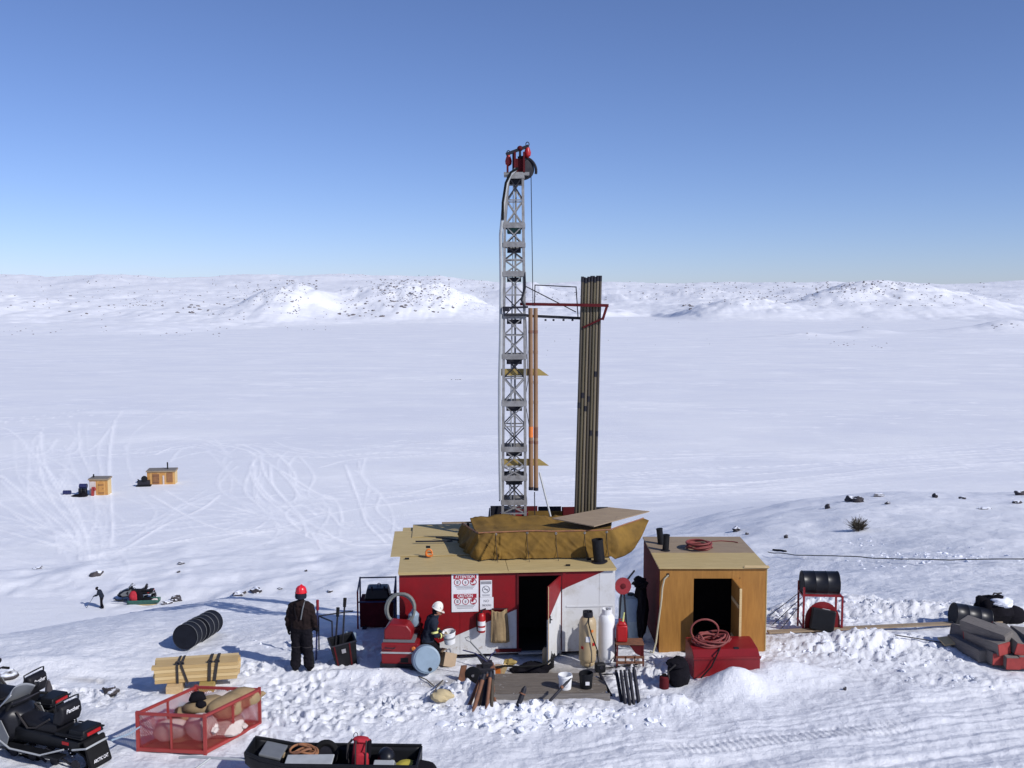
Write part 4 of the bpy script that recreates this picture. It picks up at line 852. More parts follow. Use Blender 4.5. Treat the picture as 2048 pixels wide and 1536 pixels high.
# ------------------------------------------------------------------ propane cylinders
def propane(px, py, h, r, m, label, band=False):
    p = gp(px, py, 0.0); p.z = max(hz(p.x, p.y), 0) - .01
    t = thing('propane_cylinder', label, 'gas cylinder', p)
    obj('tank', MB().lathe([(r * .80, 0), (r * .84, .05), (r * .8, .06), (r * .97, .10), (r, .16), (r, h - .22), (r * .93, h - .13), (r * .7, h - .06), (r * .25, h - .03)], 28), m, t, smooth=True)
    cb = MB()
    for s_ in (-1, 1):
        pts = [(r * .62 * math.cos(a), r * .62 * math.sin(a)) for a in np.linspace(s_ * .5, s_ * 2.6, 8)]
        for q, q2 in zip(pts[:-1], pts[1:]): cb.bar((q[0], q[1], h - .01), (q2[0], q2[1], h - .01), .012, .14)
    cb.lathe([(r * .64, h - .085), (r * .64, h - .06), (r * .6, h - .06), (r * .6, h - .085)], 20)
    cl = obj('collar', cb, m if not band else M['dsteel'], t)
    vl = obj('valve', MB().cyl((0, 0, h - .05), (0, 0, h + .06), .025, n=8).cyl((0, -.05, h + .01), (0, .05, h + .01), .018, n=8).lathe([(.035, h + .06), (.035, h + .085)], 8), M['chrome'] if not band else M['dsteel'], t, smooth=True)
    obj('weld_seam', MB().lathe([(r + .003, h * .5), (r + .003, h * .5 + .015)], 28), m, t, smooth=True)
    if band:
        for a, z_, s_ in ((-.9, .50, .07), (-2.3, .42, .06), (-1.1, .80, .05)):
            c_ = Vector(((r + .004) * math.cos(a), (r + .004) * math.sin(a), z_)); obj('decal', MB().box(c_, (.012, s_, s_), (0, 0, a)), M['redplastic'] if z_ < .7 else M['orange'], t)
        obj('decal', MB().box(((r + .003) * math.cos(-1.6), (r + .003) * math.sin(-1.6), .62), (.012, .1, .12), (0, 0, -1.6)), M['signwhite'], t)
    return t, p, h
t1, p1, h1 = propane(1175, 1327, 1.13, .19, M['tan'], 'tan propane cylinder with red stickers against the white shack wall', True)
t2, p2, h2 = propane(1213, 1321, 1.13, .185, M['white'], 'tall white propane cylinder at the corner of the shack')
solo('gas_hose', MB().tube([(p1.x + .02, p1.y - .02, h1 + .03), (p1.x + .0, p1.y - .23, h1 - .15), (p1.x + .06, p1.y - .24, .75), (p1.x + .19, p1.y - .26, .4), (p1.x + .22, p1.y - .28, .08), (p1.x + .3, p1.y - .35, .03)], .014, 6), M['rubber'], 'thin black gas hose looping down the tan propane cylinder', 'hose', smooth=True)
# ------------------------------------------------------------------ things between the sheds
p = gp(1259, 1328, 0); p.z = hz(p.x, p.y)
stn = thing('steel_stand', 'low rusty steel stand under the red fuel can', 'stand', p)
tw, tdp, thh = .62, .42, .50
obj('top_plate', MB().box((0, .1, thh), (tw, tdp, .02)), M['rust'], stn, bevel=.003)
for sx_ in (-1, 1):
    for sy_ in (-1, 1): obj('leg', MB().bar((sx_ * (tw / 2 - .02), .1 + sy_ * (tdp / 2 - .02), -.03), (sx_ * (tw / 2 - .03), .1 + sy_ * (tdp / 2 - .03), thh - .012), .035), M['darkred'], stn)
for sx_ in (-1, 1): obj('side_rail', MB().bar((sx_ * (tw / 2 - .03), .1 - tdp / 2 + .03, .18), (sx_ * (tw / 2 - .03), .1 + tdp / 2 - .03, .18), .03), M['darkred'], stn)
for z_ in (.10, .22): obj('cross_rail', MB().bar((-tw / 2, -.1, z_), (tw / 2, -.1, z_), .03, .05), M['rust'], stn)
for x_ in (-.1, .1): obj('grate_bar', MB().bar((x_, -.1, .1), (x_, -.1, .24), .03), M['rust'], stn)
obj('apron', MB().prism([(-.02, .49), (.29, .49), (.29, .22), (.12, .3)], (0, -.09, 0), (1, 0, 0), (0, 0, 1), (0, .015, 0)), M['darkred'], stn)
jc = thing('fuel_can', 'bright red plastic fuel can with yellow spout on the rusty stand', 'fuel can', (p.x - .17, p.y + .08, p.z + thh + .012))
obj('body', MB().box((0, 0, .19), (.24, .17, .38)).box((0, 0, .42), (.23, .16, .09), taper=.5), M['redplastic'], jc, bevel=.03, smooth=60)
obj('handle', MB().tube([(-.06, 0, .43), (-.06, 0, .5), (.05, 0, .5), (.05, 0, .43)], .016, 6), M['redplastic'], jc, smooth=True)
obj('spout', MB().cyl((.02, -.02, .46), (.05, -.02, .66), .022, .014, 8), M['hiviz'], jc, smooth=True)
# hose reel
c_ = at(1246, 1172, 22.35)
rl = thing('hose_reel', 'round red hose reel leaning in the gap between the sheds', 'reel', (c_.x, 22.35, .03))
obj('flange', MB().lathe([(.03, -.02), (.19, -.02), (.195, 0), (.19, .02), (.03, .02)], 24, (0, 0, c_.z - .03), (R(80), 0, R(10))), M['redsteel'], rl, smooth=True)
obj('hub', MB().lathe([(.06, -.1), (.06, .04), (.03, .05)], 14, (0, 0, c_.z - .03), (R(80), 0, R(10))), M['darkred'], rl, smooth=True)
obj('hose_wrap', MB().tube([(.15 * math.cos(a), .04 + .02 * a / 20, c_.z - .03 + .15 * math.sin(a)) for a in np.linspace(0, 25, 90)], .02, 6), M['darkred'], rl, smooth=True)
obj('frame', MB().bar((-.1, .12, 0), (-.02, .08, c_.z - .03), .04).bar((.14, .12, 0), (.02, .08, c_.z - .03), .04).bar((.0, .08, c_.z - .05), (.3, .3, c_.z + .25), .03), M['dsteel'], rl)
# blue-grey tank with dark tarp behind
c_ = at(1263, 1235, 22.9)
tk = thing('storage_tank', 'blue grey plastic tank standing between the two sheds', 'tank', (c_.x - .02, 22.95, 0))
obj('shell', MB().lathe([(.25, 0), (.28, .04), (.28, .5), (.29, .52), (.28, .54), (.28, .98), (.24, 1.05), (.1, 1.08)], 24), M['bluegrey'], tk, smooth=True)
obj('cap', MB().lathe([(.08, 1.07), (.08, 1.12)], 14), M['black'], tk, smooth=True)
c_ = at(1286, 1195, 22.7)
solo('black_tarp', MB().ball((c_.x - .02, 22.85, .75), (.16, .25, .72), 3, amp=.12, freq=5, seed=4).ball((c_.x - .06, 22.75, 1.42), (.17, .16, .13), 3, amp=.2, freq=5, seed=5), M['dblack'], 'dark tarp bundle leaning on the red side wall of the shed', 'tarp', smooth=True)
# drum helper
def drum_parts(t, m=None, lid=None, snowy=False):
    m = m or M['blackgloss']
    pr = [(.272, .012), (.286, 0), (.293, .006), (.293, .02), (.286, .03), (.286, .28), (.294, .295), (.286, .31), (.286, .57), (.294, .585), (.286, .60), (.286, .85), (.293, .86), (.293, .874), (.286, .88), (.272, .868)]
    sh = obj('shell', MB().lathe(pr, 32), m, t, smooth=50)
    l_ = obj('lid', MB().lathe([(.268, .858), (.268, .866)], 28), lid or M['drumlid'], t, smooth=50)
    obj('bung', MB().lathe([(.035, .866), (.035, .876)], 10, (.17, 0, 0)), M['dsteel'], l_)
    obj('bung', MB().lathe([(.02, .866), (.02, .874)], 10, (-.18, 0, 0)), M['dsteel'], l_)
    obj('bottom', MB().lathe([(.268, .010), (.268, .018)], 28), M['drumlid'], t)
# ------------------------------------------------------------------ red hopper box with hose coil
c_ = gp(1448, 1352, .0)
bx_ = thing('red_steel_box', 'red steel box with slanted lid in front of the shed, half buried in snow', 'box', (c_.x, c_.y + .1, .1), R(3))
Bw = 1.42; pr_ = [(0, -.25), (0, .38), (.18, .5), (.62, .56), (.80, .56), (.80, -.25)]
obj('body', MB().prism(pr_, (-Bw / 2, -.3, 0), (0, 1, 0), (0, 0, 1), (Bw, 0, 0)), M['red'], bx_, bevel=.012)
obj('lid_lip', MB().box((0, -.31, .37), (Bw + .02, .02, .05)), M['red'], bx_)
obj('latch', MB().box((.25, -.1, .5), (.1, .06, .05)), M['dsteel'], bx_)
Pb = MW[bx_.name]
hc = []
rg = random.Random(5)
for i in range(150):
    a = 2 * math.pi * i / 24; t = i / 150; rr = .26 * (1 + .25 * math.sin(i * .21)); hc.append(Pb @ Vector((-.28 + rr * 1.25 * math.cos(a) + .1 * t, .12 + rr * .72 * math.sin(a), .62 + .1 * t + .05 * math.sin(i * .37) - .10 * (math.sin(a) < -.3) * abs(math.sin(a)))))
solo('hose_coil', MB().tube(hc, .022, 7), M['redhose'], 'tangled red hose coil lying on top of the red steel box', 'hose', smooth=True)
lp = [Pb @ Vector((-.36 + .30 * math.cos(a), .22, .80 + .24 * math.sin(a))) for a in np.linspace(-.9, 3.9, 26)]
solo('hose_loop', MB().tube(lp, .021, 7), M['redhose'], 'single red hose loop standing up above the tangled coil', 'hose', smooth=True)
p0 = Pb @ Vector((-.1, -.1, .52)); p1_ = gp(1402, 1356, .12)
solo('hose_tail', MB().tube([p0, p0 + Vector((-.1, -.25, -.02)), p0.lerp(p1_, .6) + Vector((.05, -.05, .0)), p1_], .016, 6), M['rubber'], 'black hose end hanging down the front of the red box', 'hose', smooth=True)
c_ = gp(1350, 1378, 0)
bgp = thing('kit_bag', 'dark grey kit bag slumped beside the red steel box', 'bag', (c_.x + .05, c_.y + .2, hz(c_.x, c_.y + .2) - .03))
obj('bag_body', MB().ball((.05, 0, .3), (.24, .22, .34), 3, amp=.09, freq=4, seed=8), M['dblack'], bgp, smooth=True)
obj('flap', MB().ball((.0, -.05, .52), (.22, .18, .1), 3, amp=.1, freq=4, seed=9), M['dblack'], bgp, smooth=True)
obj('strap', MB().tube([(-.16, -.12, .2), (-.2, -.2, .4), (-.05, -.22, .55)], .02, 6), M['strap'], bgp, smooth=True)
c_ = gp(1329, 1376, 0)
cn = thing('oil_can', 'small dark red oil can beside the kit bag', 'can', (c_.x, c_.y + .05, hz(c_.x, c_.y + .05) - .01))
obj('can_body', MB().lathe([(.09, 0), (.1, .01), (.1, .24), (.08, .26)], 16), M['darkred'], cn, smooth=True)
obj('lid', MB().lathe([(.05, .26), (.05, .3)], 12), M['black'], cn, smooth=True)
# ------------------------------------------------------------------ drum on red stand
c_ = on(1645, 1262); G0 = Vector((c_.x, c_.y + .25, c_.z - .04))
ds = thing('drum_stand', 'red steel fuel drum stand with curved end plate, standing in churned snow', 'drum stand', G0, R(-4))
Hs = at(1645, 1186, G0.y).z - G0.z
hw = .46
for sx_ in (-1, 1):
    for sy_ in (-1, 1): obj('post', MB().bar((sx_ * hw, sy_ * .3, -.05), (sx_ * hw, sy_ * .3, Hs + (.22 if sx_ < 0 else .02)), .045), M['redsteel'], ds)
    obj('side_rail', MB().bar((sx_ * hw, -.3, Hs - .02), (sx_ * hw, .3, Hs - .02), .04), M['redsteel'], ds)
    obj('side_rail', MB().bar((sx_ * hw, -.3, .14), (sx_ * hw, .3, .14), .04), M['redsteel'], ds)
for sy_ in (-1, 1): obj('top_rail', MB().bar((-hw, sy_ * .22, Hs), (hw, sy_ * .22, Hs), .05), M['redsteel'], ds)
arc = [(-.42, 0)] + [(.42 * math.cos(a), .3 + .48 * math.sin(a)) for a in np.linspace(math.pi, 0, 14)] + [(.42, 0)]
obj('end_plate', MB().prism([(x_, z_) for x_, z_ in arc], (0, -.28, 0), (1, 0, 0), (0, 0, 1), (0, .02, 0)), M['red'], ds)
dm = thing('fuel_drum', 'glossy black fuel drum lying level on the red stand', 'drum', MW[ds.name] @ Vector((-.46, 0, Hs + .025 + .235)), (0, R(90), R(-4)))
drum_parts(dm)
cb_ = MW[ds.name] @ Vector((-.08, -.62, .02))
bb = thing('black_case', 'black case with white label leaning against the red drum stand', 'case', cb_ + Vector((.02, .16, .10)), (R(-14), R(8), R(-12)))
obj('case_body', MB().box((0, 0, .26), (.56, .28, .52)), M['black'], bb, bevel=.03)
obj('paper_label', MB().box((.05, -.03, .523), (.18, .1, .008)), M['signwhite'], bb)
obj('carry_handle', MB().tube([(-.1, .08, .52), (-.08, .08, .57), (.08, .08, .57), (.1, .08, .52)], .012, 6), M['rubber'], bb)
for q0, q1 in (((1605, 1180), (1538, 1232)), ((1603, 1195), (1545, 1250)), ((1605, 1205), (1562, 1258))):
    e_ = on(*q1); solo('guy_line', MB().cyl(at(q0[0], q0[1], G0.y - .2), e_, .010, n=5), M['strap'], 'thin guy line slanting from the red drum stand to the snow', 'line', group='guy lines of the drum stand')
# ------------------------------------------------------------------ right side: drum, wrapped bundle, plank, core boxes
c_ = on(1900, 1252)
dm = thing('fuel_drum', 'dark blue black fuel drum lying tilted in the snow beside the long plank', 'drum', (c_.x + .10, c_.y + .1, c_.z + .27), (0, R(99), R(-3)))
drum_parts(dm)
c_ = on(1965, 1252)
wbn = thing('wrapped_bundle', 'lumpy black wrapped bundle capped with snow beside the lying drum', 'bundle', (c_.x + .42, c_.y + .35, c_.z - .05))
obj('wrap', MB().ball((0, 0, .3), (.42, .36, .42), 3, amp=.14, freq=4, seed=21).ball((-.2, .05, .45), (.25, .25, .24), 3, amp=.15, freq=5, seed=22).ball((.45, 0, .18), (.35, .3, .26), 3, amp=.1, freq=4, seed=25), M['dblack'], wbn, smooth=True)
obj('snow_cap', MB().ball((.14, -.12, .58), (.26, .22, .12), 3, amp=.2, freq=4, seed=23), M['snowlump'], wbn, smooth=True)
obj('tie_rope', MB().tube([(-.05, -.05, .72), (.0, -.02, .78), (.1, 0, .76), (.2, .02, .77)], .02, 6), M['strap'], wbn)
pa_, pb_ = on(1536, 1268), on(2010, 1247)
mid_ = (pa_ + pb_) / 2
pa_.z += .05; pb_.z += .07
mb = MB(); n_ = 14
zs = [max(pa_.lerp(pb_, i / n_).z, hz(*pa_.lerp(pb_, i / n_).xy) + .02) for i in range(n_ + 1)]
for k in range(3): zs = [zs[0]] + [max(zs[i], (zs[i - 1] + zs[i + 1]) / 2 - .004) for i in range(1, n_)] + [zs[-1]]
pts = [Vector((*pa_.lerp(pb_, i / n_).xy, zs[i])) for i in range(n_ + 1)]
for a, b in zip(pts[:-1], pts[1:]): mb.bar(a, b + (b - a) * .01, .18, .04)
solo('long_plank', mb, M['plyback'], 'long thin pale plank lying on the snow from the shed past the drum stand', 'plank')
q0, q1 = on(1790, 1275), on(1884, 1290)
solo('thin_stick', MB().cyl(q0 + Vector((0, 0, .06)), q1 + Vector((0, 0, .06)), .014, n=6), M['dsteel'], 'thin dark rod lying on the snow beside the core boxes', 'rod')
rg = random.Random(12)
base = on(2000, 1335)
k = 0
CB = [(1960, 1318, .04, 58, 0, 0), (1992, 1326, .05, 50, 3, 1), (2000, 1305, .30, 62, -8, 1), (2022, 1332, .04, 44, 0, 1), (2036, 1303, .34, 48, 10, 1), (2050, 1332, .05, 38, 0, 1), (2005, 1283, .50, 78, -14, 0), (1975, 1290, .27, 70, 14, 0), (2068, 1300, .40, 40, 6, 1), (2085, 1330, .05, 45, 0, 1)]
LBL = ['broken grey wooden core box at the low end of the pile', 'grey core box with red end jutting from the bottom of the pile', 'red ended core box lying across the middle of the pile', 'red ended core box at the front foot of the pile', 'red ended core box tilted on top of the front row', 'red ended core box squeezed low behind the front row', 'grey unpainted core box across the top of the pile', 'grey core box tipped up behind the pile', 'red ended core box high at the back of the pile', 'red ended core box flat on the snow past the pile']
for i, (px_, py_, z_, az, tl, red) in enumerate(CB):
    q = gp(px_, py_, z_); gz = hz(q.x, q.y)
    t = thing('core_box', LBL[i], 'core box', (q.x, q.y + .1, max(q.z, gz) - .02), (R(tl), R(rg.uniform(-7, 7)), R(az + 44)), group='core boxes in the snow')
    # long axis local x (ends at x=-.. nearest the camera)
    Lx, Wx, Hx = 1.05, .30, .24
    obj('bottom_board', MB().box((Lx / 2 - .2, 0, .015), (Lx, Wx, .02)), M['greywood'], t)
    for s_ in (-1, 1): obj('side_board', MB().box((Lx / 2 - .2, s_ * (Wx / 2 - .011), Hx / 2 + .02), (Lx, .02, Hx - .02)), M['greywood'], t)
    for e_ in (0, 1): obj('end_board', MB().box((-.2 - .012 + e_ * (Lx + .024), 0, Hx / 2 + .01), (.022, Wx + .004, Hx + .01)), M['fadedred'] if red else M['greywood'], t)
    obj('lid_board', MB().box((Lx / 2 - .2, 0, Hx + .022), (Lx, Wx - .004, .018)), M['greywood'], t)
q = on(1912, 1288)
solo('broad_board', MB().box((0, 0, .02), (.75, .3, .03), (R(16), R(-4), R(8))), M['pine'], 'pale pink brown board propped on the low end of the core box pile', 'board', loc=(q.x, q.y, q.z + .08))
# cable across the slope
cp = [on(px_, py_) for px_, py_ in ((1536, 1112), (1590, 1116), (1650, 1119), (1720, 1122), (1800, 1126), (1900, 1129), (2060, 1131), (2200, 1132))]
cl_ = []
for a, b in zip(cp[:-1], cp[1:]):
    for i in range(8):
        q = a.lerp(b, i / 8); cl_.append((q.x, q.y, float(H(np.array([q.x]), np.array([q.y]), fine=False)[0]) + .16))
solo('power_cable', MB().tube(cl_, .020, 6), M['rubber'], 'black power cable lying across the snow slope behind the drum stand', 'cable', smooth=True)
cl_ = [on(px_, py_, .03) for px_, py_ in ((1546, 1101), (1560, 1102), (1572, 1104))]
solo('cable_end', MB().tube(cl_, .05, 6), M['rubber'], 'short dark cable piece on the snow behind the shed', 'cable', smooth=True)
# ------------------------------------------------------------------ people
def capsule(mb, a, b, r0, r1, n=12):
    a, b = Vector(a), Vector(b); L_ = (b - a).length; pts = []; rr = []
    d = (b - a) / max(L_, 1e-6)
    for k in (-.95, -.7, -.35): pts.append(a + d * r0 * k); rr.append(r0 * math.sqrt(1 - k * k))
    pts += [a, b]; rr += [r0, r1]
    for k in (.35, .7, .95): pts.append(b + d * r1 * k); rr.append(r1 * math.sqrt(1 - k * k))
    mb.tube(pts, rr, n)
def hand(mb, w, d, side, palm_n, curl=.5):
    """w wrist point, d direction of the hand, side = direction of the thumb, palm_n = direction the palm faces"""
    w, d, side, pn = Vector(w), Vector(d).normalized(), Vector(side).normalized(), Vector(palm_n).normalized()
    capsule(mb, w, w + d * .07, .034, .040); capsule(mb, w + d * .03 + side * .025, w + d * .075 + side * .03, .024, .024); capsule(mb, w + d * .03 - side * .025, w + d * .075 - side * .03, .022, .022)
    for i, ln in enumerate((.072, .082, .076, .06)):
        o = w + d * .085 + side * (.036 - i * .024); k1 = o + d * ln * .5 + pn * ln * .2 * curl; k2 = k1 + d * ln * .38 * (1 - curl * .6) + pn * ln * .5 * curl
        capsule(mb, o, k1, .0125, .0115, 8); capsule(mb, k1, k2, .0115, .010, 8)
    o = w + d * .02 + side * .035; k1 = o + side * .035 + d * .035; k2 = k1 + d * .035 + pn * .015 + side * .005
    capsule(mb, o, k1, .016, .014, 8); capsule(mb, k1, k2, .014, .011, 8)
def finish_body(name, mb, parent, mats, rule, voxel=.014, smooth=5):
    me = bpy.data.meshes.new('tmp'); me.from_pydata(mb.v, [], mb.f); o = bpy.data.objects.new('tmp', me); col.objects.link(o)
    m = o.modifiers.new('r', 'REMESH'); m.mode = 'VOXEL'; m.voxel_size = voxel
    m = o.modifiers.new('s', 'SMOOTH'); m.factor = .5; m.iterations = smooth
    dg = bpy.context.evaluated_depsgraph_get(); nm = bpy.data.meshes.new_from_object(o.evaluated_get(dg)); bpy.data.objects.remove(o); bpy.data.meshes.remove(me)
    nm.name = name; nm.materials.clear()
    for mm in mats: nm.materials.append(mm)
    n = len(nm.polygons); c = np.zeros(n * 3); nm.polygons.foreach_get('center', c); c = c.reshape(-1, 3)
    idx = np.array([rule(*p) for p in c], np.int32); nm.polygons.foreach_set('material_index', idx)
    nm.polygons.foreach_set('use_smooth', np.ones(n, bool)); nm.update()
    # cloth folds, on clothing only
    nv = len(nm.vertices); vc = np.zeros(nv * 3); nm.vertices.foreach_get('co', vc); vc = vc.reshape(-1, 3); vnm = np.zeros(nv * 3); nm.vertices.foreach_get('normal', vnm); vnm = vnm.reshape(-1, 3)
    f_ = np.abs(2 * vn(vc[:, 2] * 11 + vc[:, 0] * 5, vc[:, 0] * 7 + vc[:, 1] * 8, 91) - 1) * .022 + np.abs(2 * vn(vc[:, 2] * 24 - vc[:, 1] * 9, vc[:, 0] * 12, 93) - 1) * .010
    skin_ = np.array([mats[rule(*p)] is M['skin'] for p in vc]) if M['skin'] in mats else np.zeros(nv, bool)
    vc -= vnm * (f_ * (~skin_))[:, None]; nm.vertices.foreach_set('co', vc.ravel()); nm.update()
    b = bpy.data.objects.new(name, nm); col.objects.link(b); b.parent = parent; MW[b.name] = MW[parent.name]
    return b
def hard_hat(t, c, r, m, tilt=(0, 0, 0), sticker=False, name='hard_hat'):
    R3 = rotm(tilt); C = Vector(c)
    mb = MB(); prof = [(r * 1.10, -.002), (r * 1.10, .010), (r * 1.02, .014), (r * 1.0, .05), (r * .92, .095), (r * .72, .13), (r * .4, .152), (r * .05, .158)]
    mb.lathe(prof, 26, C, tilt)
    o = obj(name, mb, m, t, smooth=50)
    pk = MB().prism([(-.09, 0), (-.07, .07), (0, .09), (.07, .07), (.09, 0)], C + R3 @ Vector((0, r * .9, .0)), R3 @ Vector((1, 0, 0)), R3 @ Vector((0, 1, -.12)), R3 @ Vector((0, 0, .01)))
    obj('peak', pk, m, o); obj('ridge', MB().tube([C + R3 @ Vector((0, r * 1.0 * math.cos(a), .01 + .155 * math.sin(a))) for a in np.linspace(.15, 2.99, 12)], .016, 6), m, o, smooth=True)
    if sticker: obj('sticker', MB().ball(C + R3 @ Vector((r * .80, .03, .07)), (.016, .024, .024), 1), M['dblack'], o)
    return o
# --- worker seen from behind: local +y is where the person faces
def worker_back():
    p = on(603, 1344); z0 = hz(p.x, p.y + .05)
    t = thing('person', 'person in red hard hat and dark coveralls standing with back turned', 'person', (p.x, p.y + .08, z0 - .015), R(-8))
    mb = MB(); S = 1.0
    for s_ in (-1, 1):
        hipx = .11 * s_; ft = (.145 * s_, .0 if s_ < 0 else .06)
        capsule(mb, (hipx, 0, .92), (.125 * s_, .01, .52), .15, .125); capsule(mb, (.125 * s_, .01, .52), (ft[0], ft[1] - .02, .16), .125, .125)
        capsule(mb, (ft[0], ft[1] - .03, .06), (ft[0] + .03 * s_, ft[1] + .13, .055), .065, .055)
        capsule(mb, (ft[0], ft[1] - .02, .06), (ft[0], ft[1] - .02, .22), .075, .09)
    capsule(mb, (-.07, 0, .95), (.07, 0, .95), .155, .155)
    for x_ in (-.09, 0, .09): capsule(mb, (x_, .0, .95), (x_ * 1.15, -.01, 1.38), .15, .155)
    capsule(mb, (-.13, -.01, 1.45), (.13, -.01, 1.45), .115, .115)
    capsule(mb, (0, -.02, 1.48), (0, 0, 1.60), .10, .075)
    capsule(mb, (-.05, -.09, 1.5), (.05, -.09, 1.5), .07, .07)   # hood rolled at the neck
    mb.ball((0, .015, 1.70), (.083, .103, .118), 3); mb.ball((0, .115, 1.69), (.016, .02, .022), 2)
    for s_ in (-1, 1): mb.ball((.085 * s_, 0, 1.69), (.018, .03, .034), 2)
    # arms hanging, slightly forward
    for s_ in (-1, 1):
        sh = Vector((.215 * s_, -.01, 1.43)); el = Vector((.30 * s_, -.03, 1.14)); wr = Vector((.315 * s_, .07, .90))
        capsule(mb, sh, el, .092, .075); capsule(mb, el, wr, .077, .055)
        hand(mb, wr, (0, .12, -1), (-.25 * s_, 1, .1), (-s_, .1, 0), .45)
    def rule(x, y, z):
        if z > 1.60: return 2
        if z < .90 and abs(x) > .24: return 3
        if .548 < z < .562 and abs(x) < .3: return 4
        if z > .98: return 0
        return 1
    finish_body('body', mb, t, [M['dbrown'], M['dblack'], M['dblack'], M['rubber'], M['strap']], rule)
    hard_hat(t, (0, .01, 1.735), .118, M['redhat'], (R(-4), 0, 0))
    obj('neck_guard', MB().lathe([(.115, 1.62), (.125, 1.66), (.118, 1.73)], 18, (0, -.005, 0)), M['navy'], t, smooth=True)
    for s_ in (-1, 1): obj('shoulder_strap', MB().tube([(.09 * s_, .02, 1.56), (.10 * s_, -.10, 1.53), (.09 * s_, -.165, 1.42), (.05 * s_, -.172, 1.2)], .014, 5), M['dblack'] if s_ < 0 else M['greyp'], t, smooth=True)
    return t
worker_back()
# --- worker bending over, seen from the side, facing right (+x world): local +y faces, so rotate -90
def worker_side():
    p = at(862, 1300, 21.25); z0 = hz(p.x, p.y)
    t = thing('person', 'person in white hard hat and navy work jacket looking down beside the blue drum', 'person', (p.x, p.y, z0 - .20), R(-80))
    mb = MB()
    for s_ in (-1, 1):
        capsule(mb, (.10 * s_, -.12, .80), (.14 * s_, .13, .60), .125, .10); capsule(mb, (.14 * s_, .13, .60), (.13 * s_, -.04, .29), .10, .085)
        capsule(mb, (.13 * s_, -.05, .235), (.14 * s_, .10, .23), .06, .052)
    capsule(mb, (-.06, -.08, .84), (.06, -.08, .84), .15, .145)
    for x_ in (-.08, 0, .08): capsule(mb, (x_, -.07, .86), (x_ * 1.15, .03, 1.20), .14, .145)
    capsule(mb, (-.13, .04, 1.24), (.13, .04, 1.24), .10, .10)
    capsule(mb, (0, .06, 1.28), (0, .11, 1.37), .085, .065)
    mb.ball((0, .16, 1.44), (.078, .098, .115), 3, (R(-28), 0, 0))
    mb.ball((0, .262, 1.405), (.015, .022, .022), 2); mb.ball((0, .215, 1.345), (.035, .03, .025), 2); mb.ball((0, .245, 1.46), (.05, .015, .012), 2); mb.ball((0, .248, 1.375), (.025, .012, .008), 2)
    for s_ in (-1, 1): mb.ball((.08 * s_, .14, 1.43), (.016, .028, .032), 2)
    hands = []
    for s_ in (-1, 1):
        sh = Vector((.20 * s_, .04, 1.22)); el = Vector((.25 * s_, .07, .96)); wr = Vector((.10 * s_, .27, .90))
        capsule(mb, sh, el, .08, .065); capsule(mb, el, wr, .065, .045)
        hand(mb, wr, (-.3 * s_, .9, -.3), (-.4 * s_, .2, .9), (-s_, 0, -.3), .6)
    def rule(x, y, z):
        if z > 1.34 and y > .07: return 2
        if y > .26 and z < 1.0: return 3
        if z > .80: return 0
        return 1
    b = finish_body('body', mb, t, [M['navy'], M['dblack'], M['skin'], M['glove']], rule)
    for s_ in (-1, 1):
        obj('eye', MB().ball((.032 * s_, .244, 1.432), (.011, .008, .008), 1), M['dblack'], t)
        sh = Vector((.20 * s_, .04, 1.22)); el = Vector((.25 * s_, .07, .96)); wr = Vector((.10 * s_, .27, .90))
        q = sh.lerp(el, .62); d = (el - sh).normalized(); obj('reflective_band', MB().tube([q, q + d * .045], [.079, .077], 14, caps=False), M['hiviz'], t, smooth=True)
        q = el.lerp(wr, .45); d = (wr - el).normalized(); obj('reflective_band', MB().tube([q, q + d * .04], [.063, .060], 14, caps=False), M['hiviz'], t, smooth=True)
    obj('hair', MB().ball((0, .115, 1.43), (.082, .085, .09), 3), M['dblack'], t, smooth=True)
    obj('collar', MB().lathe([(.085, 1.27), (.10, 1.33), (.09, 1.36)], 16, (0, .085, 0)), M['navy'], t, smooth=True)
    hard_hat(t, (0, .135, 1.475), .112, M['whitehat'], (R(-26), 0, 0), True)
    W = MW[t.name]
    # what the person holds
    c_ = W @ Vector((.0, .42, .70))
    bk = thing('pail', 'white plastic pail held by the person in the white hard hat', 'pail', c_, (R(6), R(-6), 0))
    obj('pail_body', MB().lathe([(.12, 0), (.14, .24), (.15, .24), (.15, .27), (.13, .26), (.11, .03)], 18), M['white'], bk, smooth=True)
    obj('label_stripe', MB().lathe([(.1345, .12), (.1365, .16)], 18), M['signgrey'], bk, smooth=True)
    obj('bail', MB().tube([(.14 * math.cos(a), 0, .25 + .13 * math.sin(a)) for a in np.linspace(0, math.pi, 12)], .006, 5), M['dsteel'], bk)
    return t
worker_side()
# ------------------------------------------------------------------ red frame skid with black tank (left of the shack)
p = on(750, 1257)
fx = thing('generator_skid', 'dark red steel skid with black engine on top and pipe frame, beside the shack', 'generator', (p.x, p.y + .45, p.z - .03), R(4))
fw, fd = .92, .8
obj('base_box', MB().box((0, 0, .36), (fw - .1, fd - .1, .66)), M['darkred'], fx, bevel=.01)
for sx_ in (-1, 1): obj('skid_rail', MB().box((sx_ * .3, 0, .03), (.1, fd + .1, .08)), M['dsteel'], fx)
for sx_ in (-1, 1):
    for sy_ in (-1, 1): obj('post', MB().bar((sx_ * fw / 2, sy_ * fd / 2, 0), (sx_ * fw / 2, sy_ * fd / 2, .98 if sy_ < 0 else 1.12), .04), M['redsteel'] if (sx_ < 0 and sy_ < 0) else M['blue'], fx)
    obj('top_rail', MB().bar((sx_ * fw / 2, -fd / 2, .96), (sx_ * fw / 2, fd / 2, 1.1), .035), M['blue'], fx)
for sy_, z_ in ((-1, .70), (1, 1.1)): obj('cross_rail', MB().bar((-fw / 2, sy_ * fd / 2, z_), (fw / 2, sy_ * fd / 2, z_), .03), M['blue'], fx)
